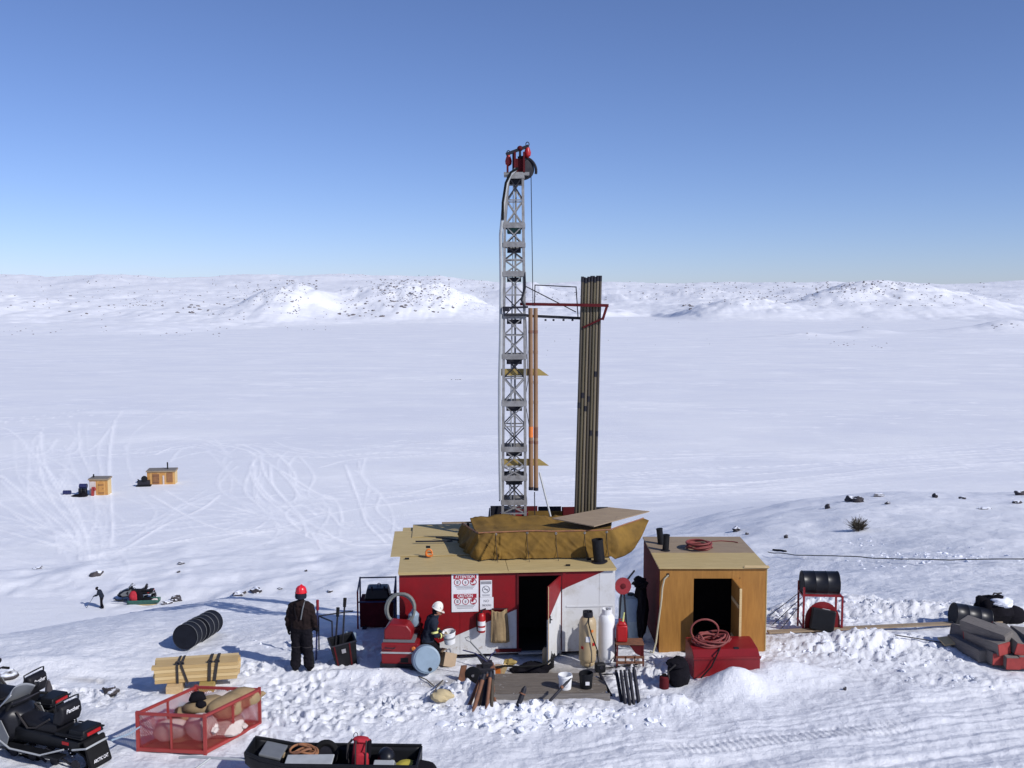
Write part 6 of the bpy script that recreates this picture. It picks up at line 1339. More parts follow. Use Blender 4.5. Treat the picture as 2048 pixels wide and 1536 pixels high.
# ------------------------------------------------------------------ snowmobiles (nose towards -x local, tail +x)
def make_snowmobile(label, far=False, sz=1):
    t = thing('snowmobile', label, 'snowmobile', group='snowmobiles' )
    B = M['blackgloss']
    # hull: cross-section loft along x
    def hull(sts, m, name, par=t, n=14):
        mb = MB()
        def fn(u, v):
            k = u * (len(sts) - 1); i = min(int(k), len(sts) - 2); f = k - i; f = f * f * (3 - 2 * f) if len(sts) > 3 else f
            x, w_, zb_, zt_, e = [lerp(sts[i][j], sts[i + 1][j], f) for j in range(5)]
            a = 2 * math.pi * v; c, s_ = math.cos(a), math.sin(a); ex_ = 2 / e
            return Vector((x, w_ * math.copysign(abs(c) ** ex_, c), (zb_ + zt_) / 2 + (zt_ - zb_) / 2 * math.copysign(abs(s_) ** ex_, s_)))
        mb.grid(fn, 18, n * 2)
        return obj(name, mb, m, par, smooth=60)
    hull([(-1.36, .10, .40, .46, 2), (-1.25, .30, .34, .60, 3), (-.9, .42, .28, .76, 3.2), (-.5, .44, .26, .90, 3.4), (-.28, .36, .30, .92, 3), (-.12, .16, .4, .80, 3), (-.10, .01, .6, .62, 2)], M['blackgloss'], 'hood')
    hull([(-.4, .24, .30, .62, 5), (.2, .24, .34, .62, 6), (1.2, .24, .36, .58, 6), (1.26, .22, .38, .56, 5), (1.27, .01, .45, .47, 2)], M['black'], 'tunnel')
    for s_ in (-1, 1):
        obj('side_panel', MB().prism([(-1.0, .34), (-.2, .30), (-.12, .5), (-.3, .78), (-.8, .72), (-1.1, .5)], (0, s_ * .43 - (.02 if s_ > 0 else 0), 0), (1, 0, 0), (0, 0, 1), (0, .02, 0)), M['greyp'], t, bevel=.01)
        obj('running_board', MB().box((.35, s_ * .34, .30), (1.3, .2, .03)), M['black'], t)
        obj('foot_rail', MB().tube([(-.35, s_ * .43, .42), (-.1, s_ * .44, .31), (.6, s_ * .44, .31), (1.0, s_ * .30, .42)], .016, 6), M['lgrey'], t, smooth=True)
        obj('seat_stripe', MB().tube([(-.18, s_ * .20, .86), (.1, s_ * .225, .62), (.3, s_ * .225, .66), (.62, s_ * .225, .86)], .018, 6), M['strap'], t, smooth=True)
        sk = obj('ski', MB().tube([(-1.55, s_ * .48, .24), (-1.42, s_ * .48, .10), (-1.2, s_ * .48, .05), (-.6, s_ * .48, .05)], [.05, .06, .065, .05], 8), M['black'], t, smooth=True)
        obj('spindle', MB().cyl((-.95, s_ * .48, .05), (-.88, s_ * .34, .5), .028, n=8), M['dsteel'], sk)
    st = hull([(-.16, .16, .60, .80, 3), (0, .20, .58, .78, 4), (.35, .22, .58, .76, 4), (.66, .22, .58, .82, 4), (.74, .20, .58, .82, 3), (.75, .01, .7, .72, 2)], M['seatv'], 'seat')
    bk = obj('backrest', MB().prism([(.66, .78), (.86, .76), (.92, .92), (.90, 1.08), (.82, 1.13), (.76, 1.10), (.70, .95)], (0, -.22, 0), (1, 0, 0), (0, 0, 1), (0, .44, 0)), M['seatv'], t, bevel=.035, smooth=50)
    if not far: text('Panther', .10, M['signwhite'], bk, (.925, 0, 1.0), (math.pi / 2 - .08, 0, math.pi / 2), squeeze=.9, shear=.2)
    obj('grab_rail', MB().tube([(.8, -.24, 1.02), (.8, -.25, 1.16), (.86, -.12, 1.2), (.86, .12, 1.2), (.8, .25, 1.16), (.8, .24, 1.02)], .014, 6), M['black'], t, smooth=True)
    rk = obj('cargo_tray', MB().box((1.05, 0, .63), (.62, .5, .05)).box((1.2, 0, .70), (.36, .46, .12), taper=.88), M['black'], t, bevel=.02, smooth=40)
    obj('rack_bar', MB().tube([(.78, -.26, .66), (1.36, -.26, .68), (1.38, 0, .69), (1.36, .26, .68), (.78, .26, .66)], .014, 6), M['black'], rk, smooth=True)
    obj('tail_light', MB().box((1.385, 0, .68), (.03, .30, .06)), M['redplastic'], t, bevel=.01)
    obj('bumper', MB().tube([(1.15, -.26, .42), (1.44, -.24, .48), (1.47, 0, .5), (1.44, .24, .48), (1.15, .26, .42)], .018, 6), M['lgrey'], t, smooth=True)
    sf = obj('snow_flap', MB().prism([(1.36, .58), (1.40, .57), (1.55, .14), (1.52, .10), (1.47, .14)], (0, -.23, 0), (1, 0, 0), (0, 0, 1), (0, .46, 0)), M['rubber'], t, bevel=.01)
    if not far: text('ARCTIC CAT', .075, M['signwhite'], sf, (1.548, -.02, .24), (math.pi / 2 - .33, 0, math.pi / 2), squeeze=.75, shear=.2)
    obj('side_reflector', MB().box((.98, -.244, .50), (.14, .012, .05)), M['redplastic'], t)
    tr_ = MB().tube([(1.28, 0, .36), (1.42, 0, .24), (1.36, 0, .08), (1.1, 0, .03), (.2, 0, .03), (-.4, 0, .05), (-.62, 0, .3), (-.4, 0, .4)], .03, 4)
    tb_ = []
    pth = [(1.18, .36), (1.34, .30), (1.40, .19), (1.33, .07), (1.15, .03), (.2, .03), (-.35, .04), (-.6, .22), (-.55, .34)]
    mbk = MB()
    for (xa, za), (xb, zb2) in zip(pth[:-1], pth[1:]): mbk.bar((xa, 0, za), (xb, 0, zb2), .38, .035)
    trk_ = obj('drive_track', mbk, M['rubber'], t)
    for x_ in (1.18, .7, .2, -.25):
        for s_ in (-1, 1): obj('bogie_wheel', MB().lathe([(.03, 0), (.09, 0), (.09, .03), (.03, .03)], 14, (x_, s_ * .2 - .015, .14), (math.pi / 2, 0, 0)), M['dsteel'], trk_)
    obj('swing_arm', MB().bar((.5, -.22, .32), (1.1, -.22, .12), .03).bar((.0, -.22, .3), (.5, -.22, .08), .03), M['dsteel'], trk_)
    for i, (x_, z_) in enumerate(((1.02, .60), (1.06, .42), (1.10, .36), (1.14, .31))): obj('bolt_head', MB().ball((x_, -.252, z_), .014, 1), M['chrome'], t)
    # windshield: curved sheet
    def ws(u, v):
        a = lerp(-1.0, 1.0, u); r_ = lerp(.36, .27, v); return Vector((-.62 + .30 * v + (1 - math.cos(a)) * .22, r_ * math.sin(a) * 1.15, .86 + .40 * v * (1 - .25 * a * a)))
    obj('windshield', MB().grid(ws, 12, 8), M['glass'], t, smooth=60, solid=.008)
    hb = obj('handlebar', MB().tube([(-.16, -.40, .98), (-.2, -.30, 1.02), (-.26, -.08, .98), (-.26, .08, .98), (-.2, .30, 1.02), (-.16, .40, .98)], .017, 7), M['dsteel'], t, smooth=True)
    for s_ in (-1, 1):
        obj('grip', MB().cyl((-.19, s_ * .31, 1.02), (-.14, s_ * .43, .97), .024, n=8), M['rubber'], hb)
        mr = obj('mirror', MB().ball((-.40, s_ * .44, 1.08), (.04, .085, .06), 2), M['black'], t, smooth=True); obj('mirror_stalk', MB().cyl((-.45, s_ * .33, .92), (-.40, s_ * .43, 1.05), .014, n=6), M['black'], mr)
    obj('dashboard', MB().box((-.36, 0, .94), (.2, .4, .1), (0, R(-25), 0)), M['black'], t, bevel=.02)
    obj('headlight', MB().ball((-1.12, 0, .66), (.08, .16, .06), 2), M['lgrey'], t, smooth=True)
    return t
M['seatv'] = mat('black_vinyl', (.011, .011, .015), .55, spec=.28, var=.3, bump=.1)
sm1 = make_snowmobile('black snowmobile with red tail light and tall backrest seat hitched to the mesh crate')
tail = gp(196, 1532, 0); az = R(-22)
L1 = Vector((tail.x, tail.y, 0)) - Vector((math.cos(az) * 1.45, math.sin(az) * 1.45, 0)); L1.z = hz(L1.x, L1.y) - .03
place(sm1, L1, (0, 0, az))
L2 = L1 + Vector((-1.15, 1.05, 0)); L2.z = hz(L2.x, L2.y) - .03
sm2 = copy_tree(sm1); place(sm2, L2, (0, 0, az + .12), 'black snowmobile parked alongside the one hitched to the mesh crate')
# ------------------------------------------------------------------ freight sled with gear
fl_ = gp(512, 1482, .50); fr_ = gp(842, 1500, .38)
sx_ = (fl_.x + fr_.x) / 2; ln_ = fr_.x - fl_.x; az = math.atan2(fr_.y - fl_.y, ln_)
wS = .78
sl_c = Vector((sx_, (fl_.y + fr_.y) / 2 - wS / 2, 0)); sl_c.z = hz(sl_c.x, sl_c.y) - .02
sld = thing('freight_sled', 'black plastic freight sled loaded with gear and a red backpack', 'sled', sl_c, az)
def tub(inset, zb_, zt_):
    def fn(u, v):
        x = lerp(-ln_ / 2, ln_ / 2, u); nose = max(0, .22 - u) / .22
        wv = wS / 2 - inset; k = v * 2 - 1
        zb2 = zb_ + .30 * nose ** 1.6; zt2 = zt_ + .16 * nose
        if abs(k) < .62: y = k / .62 * wv * .82 * (1 - .25 * nose ** 2); z = zb2
        else:
            f = (abs(k) - .62) / .38; y = math.copysign(lerp(wv * .82, wv, f), k) * (1 - .25 * nose ** 2); z = lerp(zb2, zt2, f)
        return Vector((x, y, z))
    return fn
obj('hull', MB().grid(tub(0, .03, .38), 26, 20), M['black'], sld, smooth=60, solid=.025)
obj('tail_wall', MB().prism([(-wS * .41, .03), (wS * .41, .03), (wS / 2, .38), (-wS / 2, .38)], (ln_ / 2 - .015, 0, 0), (0, 1, 0), (0, 0, 1), (.03, 0, 0)), M['black'], sld)
obj('nose_wall', MB().prism([(-wS * .31, .33), (wS * .31, .33), (wS * .375, .54), (-wS * .375, .54)], (-ln_ / 2 - .015, 0, 0), (0, 1, 0), (0, 0, 1), (.03, 0, 0)), M['black'], sld)
for s_ in (-1, 1): obj('gunwale', MB().tube([(-ln_ / 2, s_ * wS / 2 * .75, .54), (-ln_ / 2 + .3, s_ * wS / 2 * .93, .46), (-ln_ / 2 + .65, s_ * wS / 2, .385), (ln_ / 2, s_ * wS / 2, .385)], .028, 7), M['black'], sld, smooth=True)
tbx = obj('tow_bar', MB().tube([(-ln_ / 2 + .05, -.25, .40), (-ln_ / 2 - .35, -.22, .40), (-ln_ / 2 - .95, -.05, .34), (-ln_ / 2 - 1.2, 0, .3)], .022, 7), M['lgrey'], sld, smooth=True)
obj('brace', MB().cyl((-ln_ / 2 - .62, -.15, .37), (-ln_ / 2 - .80, -.42, .30), .02, n=7), M['lgrey'], tbx)
WS = MW[sld.name]
def onsled(x, y, z): return WS @ Vector((x, y, z))
t = thing('storage_case', 'dark grey storage case with pale lid lying in the nose of the sled', 'case', onsled(-ln_ / 2 + .33, .05, .20), (0, R(12), az))
obj('case_body', MB().box((0, 0, .1), (.36, .5, .2)), M['black'], t, bevel=.02); obj('lid', MB().box((0, 0, .225), (.37, .5, .05)), M['greyp'], t, bevel=.015); obj('latch', MB().box((.19, 0, .19), (.02, .08, .06)), M['tan'], t)
rp_ = []
for i in range(140):
    a = 2 * math.pi * i / 22; rr = .17 * (1 + .35 * math.sin(i * .23)); rp_.append((rr * math.cos(a) * 1.1, rr * .8 * math.sin(a), .05 + .19 * i / 140 + .03 * math.sin(i * .5)))
solo('rope_tangle', MB().tube(rp_, .020, 6), M['ropebrown'], 'tangled orange brown rope heaped in the sled', 'rope', loc=onsled(-ln_ / 2 + .86, .1, .2), smooth=True)
t = thing('tyre', 'small black tyre standing in the sled behind the rope', 'tyre', onsled(-ln_ / 2 + 1.22, .2, .1), (R(75), 0, az))
obj('rubber_ring', MB().tube([(.17 * math.cos(a), .2 + .17 * math.sin(a), 0) for a in np.linspace(0, 2 * math.pi, 22, endpoint=False)], .055, 8, closed=True), M['rubber'], t, smooth=True)
obj('rim', MB().lathe([(.12, -.02), (.12, .02)], 16, (0, .2, 0)), M['dsteel'], t)
solo('flat_panel', MB().box((0, 0, 0), (.78, .26, .03)), M['lgrey'], 'pale grey flat panel lying along the near side of the sled', 'panel', loc=onsled(-ln_ / 2 + 1.05, -.22, .40), rot=(R(10), R(-1), az + .02), bevel=.012)
t = thing('backpack', 'red backpack with black straps standing upright in the sled', 'backpack', onsled(.42, .02, .12), (R(-6), R(4), az + .15))
obj('pack_body', MB().box((0, 0, .26), (.30, .2, .5), taper=.85), M['redcloth'], t, bevel=.07, smooth=60)
obj('front_pocket', MB().box((.02, -.12, .2), (.22, .08, .26)), M['redcloth'], t, bevel=.035, smooth=60)
obj('side_pocket', MB().box((.12, -.02, .36), (.1, .19, .3)), M['dblack'], t, bevel=.04, smooth=60)
obj('top_flap', MB().ball((0, 0, .5), (.15, .11, .06), 3, amp=.08, freq=4, seed=2), M['redcloth'], t, smooth=True)
for x_ in (-.09, .08): obj('strap', MB().tube([(x_, -.1, .52), (x_, -.17, .4), (x_ + .01, -.175, .15), (x_, -.12, .03)], .012, 5), M['strap'], t, smooth=True)
obj('shoulder_strap', MB().tube([(-.15, .02, .5), (-.22, .0, .42), (-.22, -.02, .2), (-.15, 0, .06)], .02, 6), M['strap'], t, smooth=True)
obj('grab_loop', MB().tube([(-.1 + .035 * math.cos(a), 0, .57 + .05 * math.sin(a)) for a in np.linspace(-.6, 3.7, 10)], .006, 5), M['strap'], t)
t = thing('riding_helmet', 'black riding helmet with shiny visor in the sled beside the backpack', 'helmet', onsled(.86, .06, .18), (0, 0, az + .3))
obj('shell', MB().ball((0, 0, .15), (.15, .18, .16), 3), M['blackgloss'], t, smooth=True)
obj('visor', MB().ball((0, -.09, .13), (.115, .10, .085), 3), M['glass'], t, smooth=True)
obj('chin_bar', MB().tube([(.13 * math.cos(a), -.02 - .19 * math.sin(a), .04) for a in np.linspace(0, math.pi, 10)], .03, 7), M['greyp'], t, smooth=True)
solo('yellow_cloth', MB().ball((0, 0, .06), (.2, .14, .07), 3, amp=.15, freq=5, seed=33), M['yellow'], 'crumpled yellow cloth at the tail of the sled', 'cloth', loc=onsled(1.2, .05, .14), smooth=True)
solo('grey_pad', MB().box((0, 0, .03), (.34, .22, .05)), M['lgrey'], 'small grey pad lying below the riding helmet in the sled', 'pad', loc=onsled(.86, -.22, .30), rot=(R(10), 0, az), bevel=.015)
solo('stuff_sack', MB().ball((0, 0, .1), (.26, .2, .12), 3, amp=.12, freq=4, seed=35), M['dblack'], 'black stuff sack at the back end of the sled', 'sack', loc=onsled(1.45, .0, .06), smooth=True)
# ------------------------------------------------------------------ rocks of the camp and the slopes
def rock(px, py, wpx, hpx, label, seed, sink=.25, tall=False, pointy=None):
    p = hit(px, py); sc_ = (p - Vector((0, 0, CAM_Z))).length / F_PX; w_ = .82 * wpx * sc_ / 2; h_ = .85 * hpx * sc_
    mb = MB().ball((0, 0, h_ * (.5 - sink)), (w_, w_ * (.7 if not tall else .8), h_ * (.62)), 3, amp=.2, freq=4.2, seed=seed)
    return solo('boulder', mb, M['rock'], label, 'boulder', loc=p, rot=(0, 0, seed * .7), smooth=35, group='rocks near the camp')
RK = [(192, 1150, 30, 12, 'dark flat rock beside the far snowmobile party, at the lake shore'), (478, 1190, 40, 10, 'long dark rock half buried at the slope edge crossed by the mast shadow'), (512, 1184, 34, 12, 'dark ridge of rock touching the long flat one in the mast shadow'), (352, 1201, 26, 13, 'dark rock with a leaning slab at the slope edge'), (335, 1207, 26, 7, 'thin dark slab leaning on the rock at the slope edge'),
      (98, 1392, 15, 40, 'upright narrow dark rock standing in the snow behind the snowmobiles'), (90, 1393, 18, 6, 'small dark stone at the foot of the upright rock'), (222, 1385, 38, 15, 'low oval dark rock between the upright rock and the mesh crate'), (14, 1356, 44, 18, 'dark rock showing behind the parked snowmobile windshields'),
      (357, 1145, 8, 5, 'tiny dark stone on the slope above the far sled'), (660, 1183, 18, 5, 'small dark rock in the snow beyond the generator'), (560, 1178, 14, 4, 'thin dark rock sliver beyond the person in the red hat'), (362, 1128, 16, 5, 'small dark rock at the shore line'), (612, 1143, 7, 5, 'single dark pebble on the smooth snow below the shore'),
      (1655, 1017, 16, 12, 'pale grey rock at the lower end of the snowy knoll'), (1700, 1003, 26, 14, 'snow capped rock on the knoll crest'), (1716, 1004, 24, 14, 'dark cracked rock on the knoll crest beside the snow capped one'), (1757, 993, 24, 8, 'low rock on the knoll crest past the cracked one'), (1775, 1008, 16, 6, 'small flat rock just below the knoll crest'), (1870, 995, 15, 10, 'lone dark rock on the open knoll crest'), (1925, 998, 16, 6, 'thin low rock on the knoll crest between two dark ones'), (2040, 990, 22, 12, 'largest dark rock at the far end of the knoll crest'), (2034, 1006, 22, 6, 'flat rock under the largest crest rock'),
      (1473, 1062, 26, 12, 'reddish rock showing behind the plywood shed roof'), (1494, 1069, 10, 6, 'small stone beside the reddish rock behind the shed'), (1572, 1076, 10, 8, 'small dark stone on the lower knoll slope'), (1968, 1018, 30, 5, 'faint rock streak on the upper knoll slope'), (1690, 1380, 9, 8, 'small brown stone in the churned snow below the long plank'), (75, 1137, 26, 5, 'thin dark rock streak at the shore left of the far party')]
for i, (a, b, c_, d, l_) in enumerate(RK): rock(a, b, c_, d, l_.replace(' left of', ' beyond'), 100 + i, tall=d > c_)
# leafless bush
p = hit(1716, 1062); bs = thing('bush', 'small leafless brown bush on the snowy knoll slope', 'bush', p)
rg = random.Random(8)
for k in range(3): obj('stem', MB().tube([(0, 0, -.05), (rg.uniform(-.1, .1), rg.uniform(-.1, .1), .25), (rg.uniform(-.3, .3), rg.uniform(-.3, .3), .5)], [.03, .022, .012], 6), M['bush'], bs)
tw = MB()
for k in range(260):
    a = rg.uniform(0, 6.28); e = rg.uniform(.05, 1.4); l_ = rg.uniform(.25, .55); r0 = rg.uniform(0, .22)
    b0 = Vector((r0 * math.cos(a), r0 * math.sin(a), rg.uniform(.02, .3))); d = Vector((math.cos(a) * math.cos(e), math.sin(a) * math.cos(e), math.sin(e)))
    tw.tube([b0, b0 + d * l_ * .5, b0 + d * l_ + Vector((rg.uniform(-.1, .1), rg.uniform(-.1, .1), rg.uniform(-.05, .1)))], [.013, .010, .005], 4)
o = obj('twigs', tw, M['bush'], bs); o['kind'] = 'stuff'
# ------------------------------------------------------------------ boulders on the far hills, placed by region of the photograph and dropped on the terrain
REG = [(690, 960, 562, 612, 240, 2, 5), (750, 890, 560, 603, 230, 2, 8), (930, 1000, 560, 620, 60, 1.5, 4), (650, 900, 604, 634, 46, 4, 13), (480, 625, 562, 603, 150, 2, 6.5), (556, 604, 602, 628, 26, 3, 8), (0, 480, 592, 640, 80, 3, 8), (0, 480, 562, 592, 60, 2, 4.5), (0, 430, 650, 676, 32, 2.5, 6), (335, 400, 608, 640, 7, 9, 15), (240, 330, 598, 612, 30, 3, 6),
       (20, 520, 548, 560, 60, 1.5, 3), (640, 1000, 547, 560, 50, 1.5, 4), (1060, 1480, 556, 602, 190, 1.5, 5), (1380, 1960, 566, 612, 250, 2, 6), (1640, 1850, 555, 585, 190, 2, 6), (1370, 1398, 606, 620, 4, 9, 16), (1480, 1640, 575, 600, 60, 2.5, 6), (1550, 1700, 668, 692, 14, 2.5, 6), (1710, 1790, 655, 712, 7, 3, 6), (1990, 2048, 650, 664, 8, 4, 9), (1100, 2048, 640, 720, 14, 2, 4), (400, 690, 600, 660, 40, 2, 5), (1880, 2048, 556, 600, 24, 1.5, 3.5), (880, 940, 768, 778, 4, 3, 6)]
rn = np.random.default_rng(5); PX, PY, SZ = [], [], []
for x0_, x1_, y0_, y1_, n_, s0_, s1_ in REG:
    # clumped
    nc_ = max(3, n_ // 5); cx_c = rn.uniform(x0_, x1_, nc_); cy_c = rn.uniform(y0_, y1_, nc_); k = rn.integers(0, nc_, n_)
    PX.append(np.clip(cx_c[k] + rn.normal(0, (x1_ - x0_) * .10 + 4, n_), x0_ - 8, x1_ + 8)); PY.append(np.clip(cy_c[k] + rn.normal(0, (y1_ - y0_) * .12 + 2, n_), y0_, y1_)); SZ.append(.72 * (s0_ + (s1_ - s0_) * rn.random(n_) ** 2.2))
PX, PY, SZ = map(np.concatenate, (PX, PY, SZ))
ysamp = np.concatenate([np.linspace(300, 1700, 560), np.linspace(1710, 3300, 120)])
a_ = (PX - 1024) / F_PX; b_ = (768 - PY) / F_PX; dY = CP + b_ * SP; dZ = -SP + b_ * CP
HX = (a_ / dY)[:, None] * ysamp[None, :]; HYY = np.broadcast_to(ysamp[None, :], HX.shape); TZ = CAM_Z + (dZ / dY)[:, None] * ysamp[None, :]
HZ = H(HX, HYY, fine=False); below = TZ <= HZ; okr = below.any(1); fi = below.argmax(1)
order = np.argsort(-SZ); big = 0; stuff = MB()
bmesh_v = []
for k in range(8): bmesh_v.append(mesh_of('boulder', MB().ball((0, 0, .15), (1, .8, .62), 2, amp=.2, freq=3, seed=300 + k), M['farrock_hazed'], 35))
for i in order:
    if not okr[i]: continue
    Yk = ysamp[fi[i]]; x = HX[i, fi[i]]; z = HZ[i, fi[i]]; s_ = SZ[i] * Yk / F_PX / 2
    if big < 300:
        o = bpy.data.objects.new('boulder', bmesh_v[big % 8]); col.objects.link(o); o.location = (x, Yk, z); o.scale = (s_ * rn.uniform(.9, 1.3), s_, s_ * rn.uniform(.6, 1.1)); o.rotation_euler = (rn.uniform(-.3, .3), rn.uniform(-.3, .3), rn.uniform(0, 6.28))
        tag(o, 'dark boulder poking through the snow of the far hills across the lake', 'boulder', 'boulders on the far hills'); big += 1
    else: stuff.ball((x, Yk, z + s_ * .1), (s_ * rn.uniform(.9, 1.3), s_, s_ * rn.uniform(.5, .9)), 1, (0, 0, rn.uniform(0, 6.28)), amp=.2, freq=3, seed=int(i))
o = obj('scattered_rocks', stuff, M['farrock_hazed'], smooth=35); o['kind'] = 'stuff'; o['label'] = 'small dark rocks strewn over the far snowy hills'; o['category'] = 'rocks'
# ------------------------------------------------------------------ broken snow lumps round the camp
rn = np.random.default_rng(9); lum = MB()
CH = [(1720, 1300, 2.4, .9, 330, .13), (1600, 1215, 1.5, 1.0, 150, .14), (1830, 1205, 2.0, 1.0, 200, .14), (1110, 1428, 1.8, .32, 260, .15), (760, 1372, 1.8, .4, 90, .07), (925, 1398, .6, .4, 80, .13), (1340, 1405, .6, .3, 70, .1), (1290, 1320, .5, .4, 40, .06), (1860, 1112, 2.6, 2.6, 420, .15), (1725, 1085, 1.0, 1.2, 60, .18), (820, 1440, 2.6, .7, 90, .04), (640, 1290, 1.4, .8, 60, .09), (300, 1480, 2.5, .8, 60, .04), (1000, 1445, 1.5, .3, 80, .1), (1900, 1365, 1.2, .4, 60, .09)]
for a, b, rx, ry, n_, sm in CH:
    c_ = hit(a, b); xs = c_.x + rn.normal(0, rx * .6, n_); ys_ = c_.y + rn.normal(0, ry * .6, n_); zs = H(xs, ys_)
    for x, y, z in zip(xs, ys_, zs):
        if -2.7 < x < 2.5 and 21.4 < y < 26.5 or 3.2 < x < 5.8 and 21.9 < y < 25.2: continue
        if rn.random() < .55: continue
        s_ = .72 * sm * (.18 + .82 * rn.random() ** 3); lum.ball((x, y, z - s_ * .05), (s_ * rn.uniform(.7, 1.4), s_ * rn.uniform(.7, 1.3), s_ * rn.uniform(.4, .75)), 2, (rn.uniform(-.6, .6), rn.uniform(-.6, .6), rn.uniform(0, 6)), amp=.26, freq=4.6, seed=int(rn.integers(1e6)))
o = obj('snow_lumps', lum, M['snowlump'], smooth=28); o['kind'] = 'stuff'; o['label'] = 'broken lumps of shovelled snow around the camp'; o['category'] = 'snow'
# ------------------------------------------------------------------ far party: person, snowmobile, green sled
fp = hit(255, 1210)
far_sm = copy_tree(sm1); place(far_sm, (fp.x + .2, fp.y + 1.3, hz(fp.x + .2, fp.y + 1.3)), (0, 0, R(8)), 'distant snowmobile with upright handlebars standing behind the green sled')
gl = hit(288, 1208)
gs_ = thing('cargo_sled', 'green plastic cargo sled hitched in the distance beside the walking person', 'sled', (gl.x, gl.y, hz(gl.x, gl.y)), R(6))
def gsl(u, v):
    x = lerp(-1.2, 1.2, u); k = v * 2 - 1; ns = max(0, u - .8) / .2
    if abs(k) < .6: return Vector((x, k / .6 * .34, .04 + .15 * ns))
    f = (abs(k) - .6) / .4; return Vector((x, math.copysign(lerp(.34, .42, f), k), lerp(.04 + .15 * ns, .42, f)))
obj('hull', MB().grid(gsl, 12, 12), M['greenp'], gs_, smooth=50, solid=.03)
obj('tow_bar', MB().tube([(-1.2, 0, .2), (-1.9, 0, .3), (-2.3, 0, .35)], .03, 6), M['dsteel'], gs_)
obj('runner', MB().box((0, -.3, .02), (2.2, .06, .05)), M['pine'], gs_)
W_g = MW[gs_.name]
for (x_, y_, z_, d_, m_, n_, lb_, ct) in ((-.75, 0, .2, (.35, .3, .55), 'redcloth', 'duffel_bag', 'red duffel bag strapped upright on the green sled', 'bag'), (-.35, .05, .2, (.3, .3, .5), 'dblack', 'dark_bundle', 'dark bundle standing beside the red bag on the green sled', 'bundle'), (.25, 0, .12, (.55, .3, .25), 'dblack', 'tarp_roll', 'dark tarp roll lying along the green sled', 'tarp'), (.8, 0, .12, (.25, .28, .2), 'sackwhite', 'pale_sack', 'pale sack at the end of the green sled', 'sack')):
    solo(n_, MB().ball((0, 0, d_[2] * .6), d_, 3, amp=.12, freq=4, seed=len(lb_)), M[m_], lb_, ct, loc=W_g @ Vector((x_, y_, z_)), smooth=True)
# far person leaning on a stick, facing left
pp_ = hit(203, 1216)
fpn = thing('person', 'distant person in dark clothing stooping with a walking stick', 'person', (pp_.x, pp_.y, pp_.z - .03), R(95))
mb = MB()
for s_ in (-1, 1):
    capsule(mb, (.10 * s_, -.05, .90), (.12 * s_, .05 * s_, .50), .13, .10); capsule(mb, (.12 * s_, .05 * s_, .50), (.13 * s_, -.06 + .1 * s_, .12), .10, .09); capsule(mb, (.13 * s_, -.06 + .1 * s_, .06), (.13 * s_, .10 + .1 * s_, .05), .06, .055)
for x_ in (-.09, .09): capsule(mb, (x_, -.06, .95), (x_ * 1.3, .12, 1.36), .15, .15)
capsule(mb, (0, .16, 1.42), (0, .26, 1.50), .09, .07); mb.ball((0, .31, 1.57), (.085, .105, .12), 3, (R(-25), 0, 0)); mb.ball((0, .42, 1.54), (.016, .022, .022), 2)
for s_ in (-1, 1):
    el = Vector((.27 * s_, .22, 1.12)); wr = Vector((.16 * s_, .48, 1.02)); capsule(mb, (.2 * s_, .13, 1.38), el, .09, .075); capsule(mb, el, wr, .075, .05); hand(mb, wr, (-.2 * s_, .8, -.3), (-.3 * s_, .2, .9), (-s_, 0, -.3), .7)
finish_body('body', mb, fpn, [M['navy'], M['dblack'], M['skin']], lambda x, y, z: 2 if (z > 1.47 and y > .33) else (0 if z > .9 else 1), voxel=.02)
obj('cap', MB().lathe([(.115, 0), (.118, .03), (.10, .10), (.04, .13)], 16, (0, .28, 1.60), (R(-25), 0, 0)), M['dblack'], fpn, smooth=True)
Wp = MW[fpn.name]; h0 = Wp @ Vector((.0, .55, .98)); h1 = hit(173, 1216)
solo('walking_stick', MB().cyl(h1, h0 + (h0 - h1) * .12, .022, n=6), M['greyp'], 'thin stick held by the distant stooping person', 'stick')
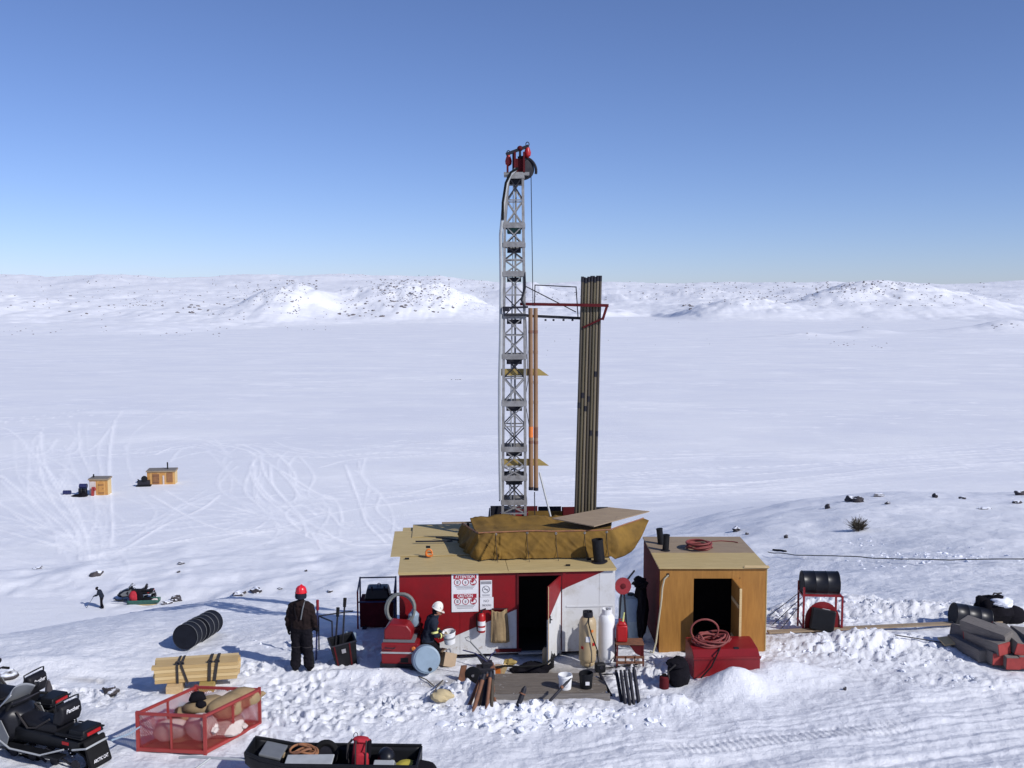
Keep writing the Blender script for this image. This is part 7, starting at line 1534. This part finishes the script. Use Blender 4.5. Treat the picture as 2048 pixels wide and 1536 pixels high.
# ------------------------------------------------------------------ cabins on the lake ice
def cabin(px0, px1, py, rz, wm, label, win, depth, hgt):
    a, b = gp(px0, py, -16), gp(px1, py, -16); c_ = (a + b) / 2; w_ = (b - a).length
    t = thing('cabin', label, 'cabin', (c_.x, c_.y + depth / 2, -16), rz)
    n_ = int(w_ / .3)
    for k in range(n_): obj('wall_board', MB().box((-w_ / 2 + (k + .5) * w_ / n_, -depth / 2 + .02 * (k % 2) * .3, hgt / 2), (w_ / n_ - .012, .05, hgt)), wm[k % len(wm)], t)
    for s_ in (-1, 1): obj('end_wall', MB().box((s_ * (w_ / 2 - .02), .03, hgt / 2), (.05, depth - .06, hgt - .01)), M['pine'], t)
    obj('back_wall', MB().box((0, depth / 2 - .03, hgt / 2), (w_ - .1, .05, hgt - .02)), M['pine'], t)
    rf = obj('roof', MB().box((0, 0, hgt + .08), (w_ + .2, depth + .3, .16), (R(3), 0, 0)), M['plyback'], t)
    obj('roof_cover', MB().box((0, 0, hgt + .18), (w_ + .1, depth + .2, .06), (R(3), 0, 0)), M['greywood'], rf)
    obj('stove_pipe', MB().cyl((w_ * win[1], 0, hgt + .1), (w_ * win[1], 0, hgt + win[2]), .09, n=8), M['black'], rf)
    for x0_, x1_, z0_, z1_, m_, nm in win[0]:
        d_ = obj(nm, MB().box(((x0_ + x1_) / 2 * w_, -depth / 2 - .04, (z0_ + z1_) / 2 * hgt), ((x1_ - x0_) * w_, .05, (z1_ - z0_) * hgt)), m_, t)
        if nm == 'door':
            obj('handle', MB().box(((x0_ + (x1_ - x0_) * .85) * w_, -depth / 2 - .08, hgt * .45), (.05, .05, .12)), M['dsteel'], d_)
            for z_ in (.2, .8): obj('batten', MB().box(((x0_ + x1_) / 2 * w_, -depth / 2 - .075, z_ * hgt * .85), ((x1_ - x0_) * w_, .03, .1)), M['rust'], d_)
    return t
M['cab1'] = mat('cabin_board', (.55, .28, .07), .7, c2=(.42, .2, .06), scale=3, stretch=(6, 6, 1)); M['cab2'] = mat('cabin_board_tan', (.62, .36, .12), .7, c2=(.5, .27, .09), scale=3, stretch=(6, 6, 1)); M['cab3'] = mat('cabin_board_brown', (.30, .14, .06), .75, var=.3)
cb1 = cabin(179, 215, 991, R(3), [M['cab1'], M['cab2']], 'taller tan board cabin on the lake ice with fuel drums beside it', ([(-.48, -.14, .05, .9, M['sackwhite'], 'window_cover'), (.0, .30, .06, .86, M['cab1'], 'door')], -.35, .6), 1.3, 1.95)
cb2 = cabin(294, 348, 969, R(7), [M['cab1'], M['cab2'], M['cab1']], 'long low board cabin on the lake ice with dark gear at its end', ([(-.30, -.06, .04, .84, M['cab3'], 'door'), (.06, .12, .0, .7, M['sackwhite'], 'leaning_board'), (.2, .42, .18, .9, M['cab3'], 'shutter')], .2, 1.1), 1.5, 1.7)
def small_drum(px, py, rot, label, dz=.29, m=M['blue']):
    p = gp(px, py, -16); t = thing('fuel_drum', label, 'drum', (p.x, p.y, -16 + dz), rot); drum_parts(t, m); return t
small_drum(127, 990, (0, R(90), R(4)), 'lone dark blue drum lying on the lake ice away from the cabins')
small_drum(160, 991, (0, R(90), R(2)), 'dark blue drum lying on top of the standing black drums beside the taller cabin', 1.18)
for k, (a, b) in enumerate(((162, 991), (170, 991))): small_drum(a, b, (0, 0, .3 * k), ['black drum standing first beside the taller cabin', 'black drum standing against the wall of the taller cabin'][k], 0, M['blackgloss'])
p = gp(160, 993, -16); solo('gear_heap', MB().ball((0, 0, .12), (.9, .4, .22), 3, amp=.15, freq=4, seed=50).ball((.5, .1, .2), (.5, .4, .3), 3, amp=.15, freq=4, seed=51), M['dblack'], 'dark heap of gear on the ice beside the taller cabin', 'gear', loc=(p.x, p.y - .3, -16), smooth=True)
p = gp(187, 992, -16); solo('leaning_sled', MB().box((0, 0, .55), (.35, .06, 1.2), (R(-12), 0, 0)).ball((.25, -.02, .9), (.18, .06, .25), 2), M['fadedred'], 'pinkish sled board leaning on the taller cabin wall', 'sled', loc=(p.x, p.y - .15, -16))
p = gp(289, 972, -16); t = thing('generator', 'dark generator on skids at the end of the long cabin', 'generator', (p.x, p.y - .2, -16), R(12))
obj('engine_block', MB().box((0, 0, .5), (1.5, .8, .55)), M['dsteel'], t, bevel=.04); obj('skid', MB().box((0, 0, .1), (1.8, .9, .16)), M['black'], t)
obj('fan_shroud', MB().lathe([(.38, 0), (.40, .06), (.18, .1)], 20, (.15, -.42, 1.05), (math.pi / 2, 0, 0)), M['black'], t, smooth=True); obj('exhaust', MB().cyl((-.5, 0, .7), (-.75, 0, .95), .07, n=8), M['dsteel'], t)
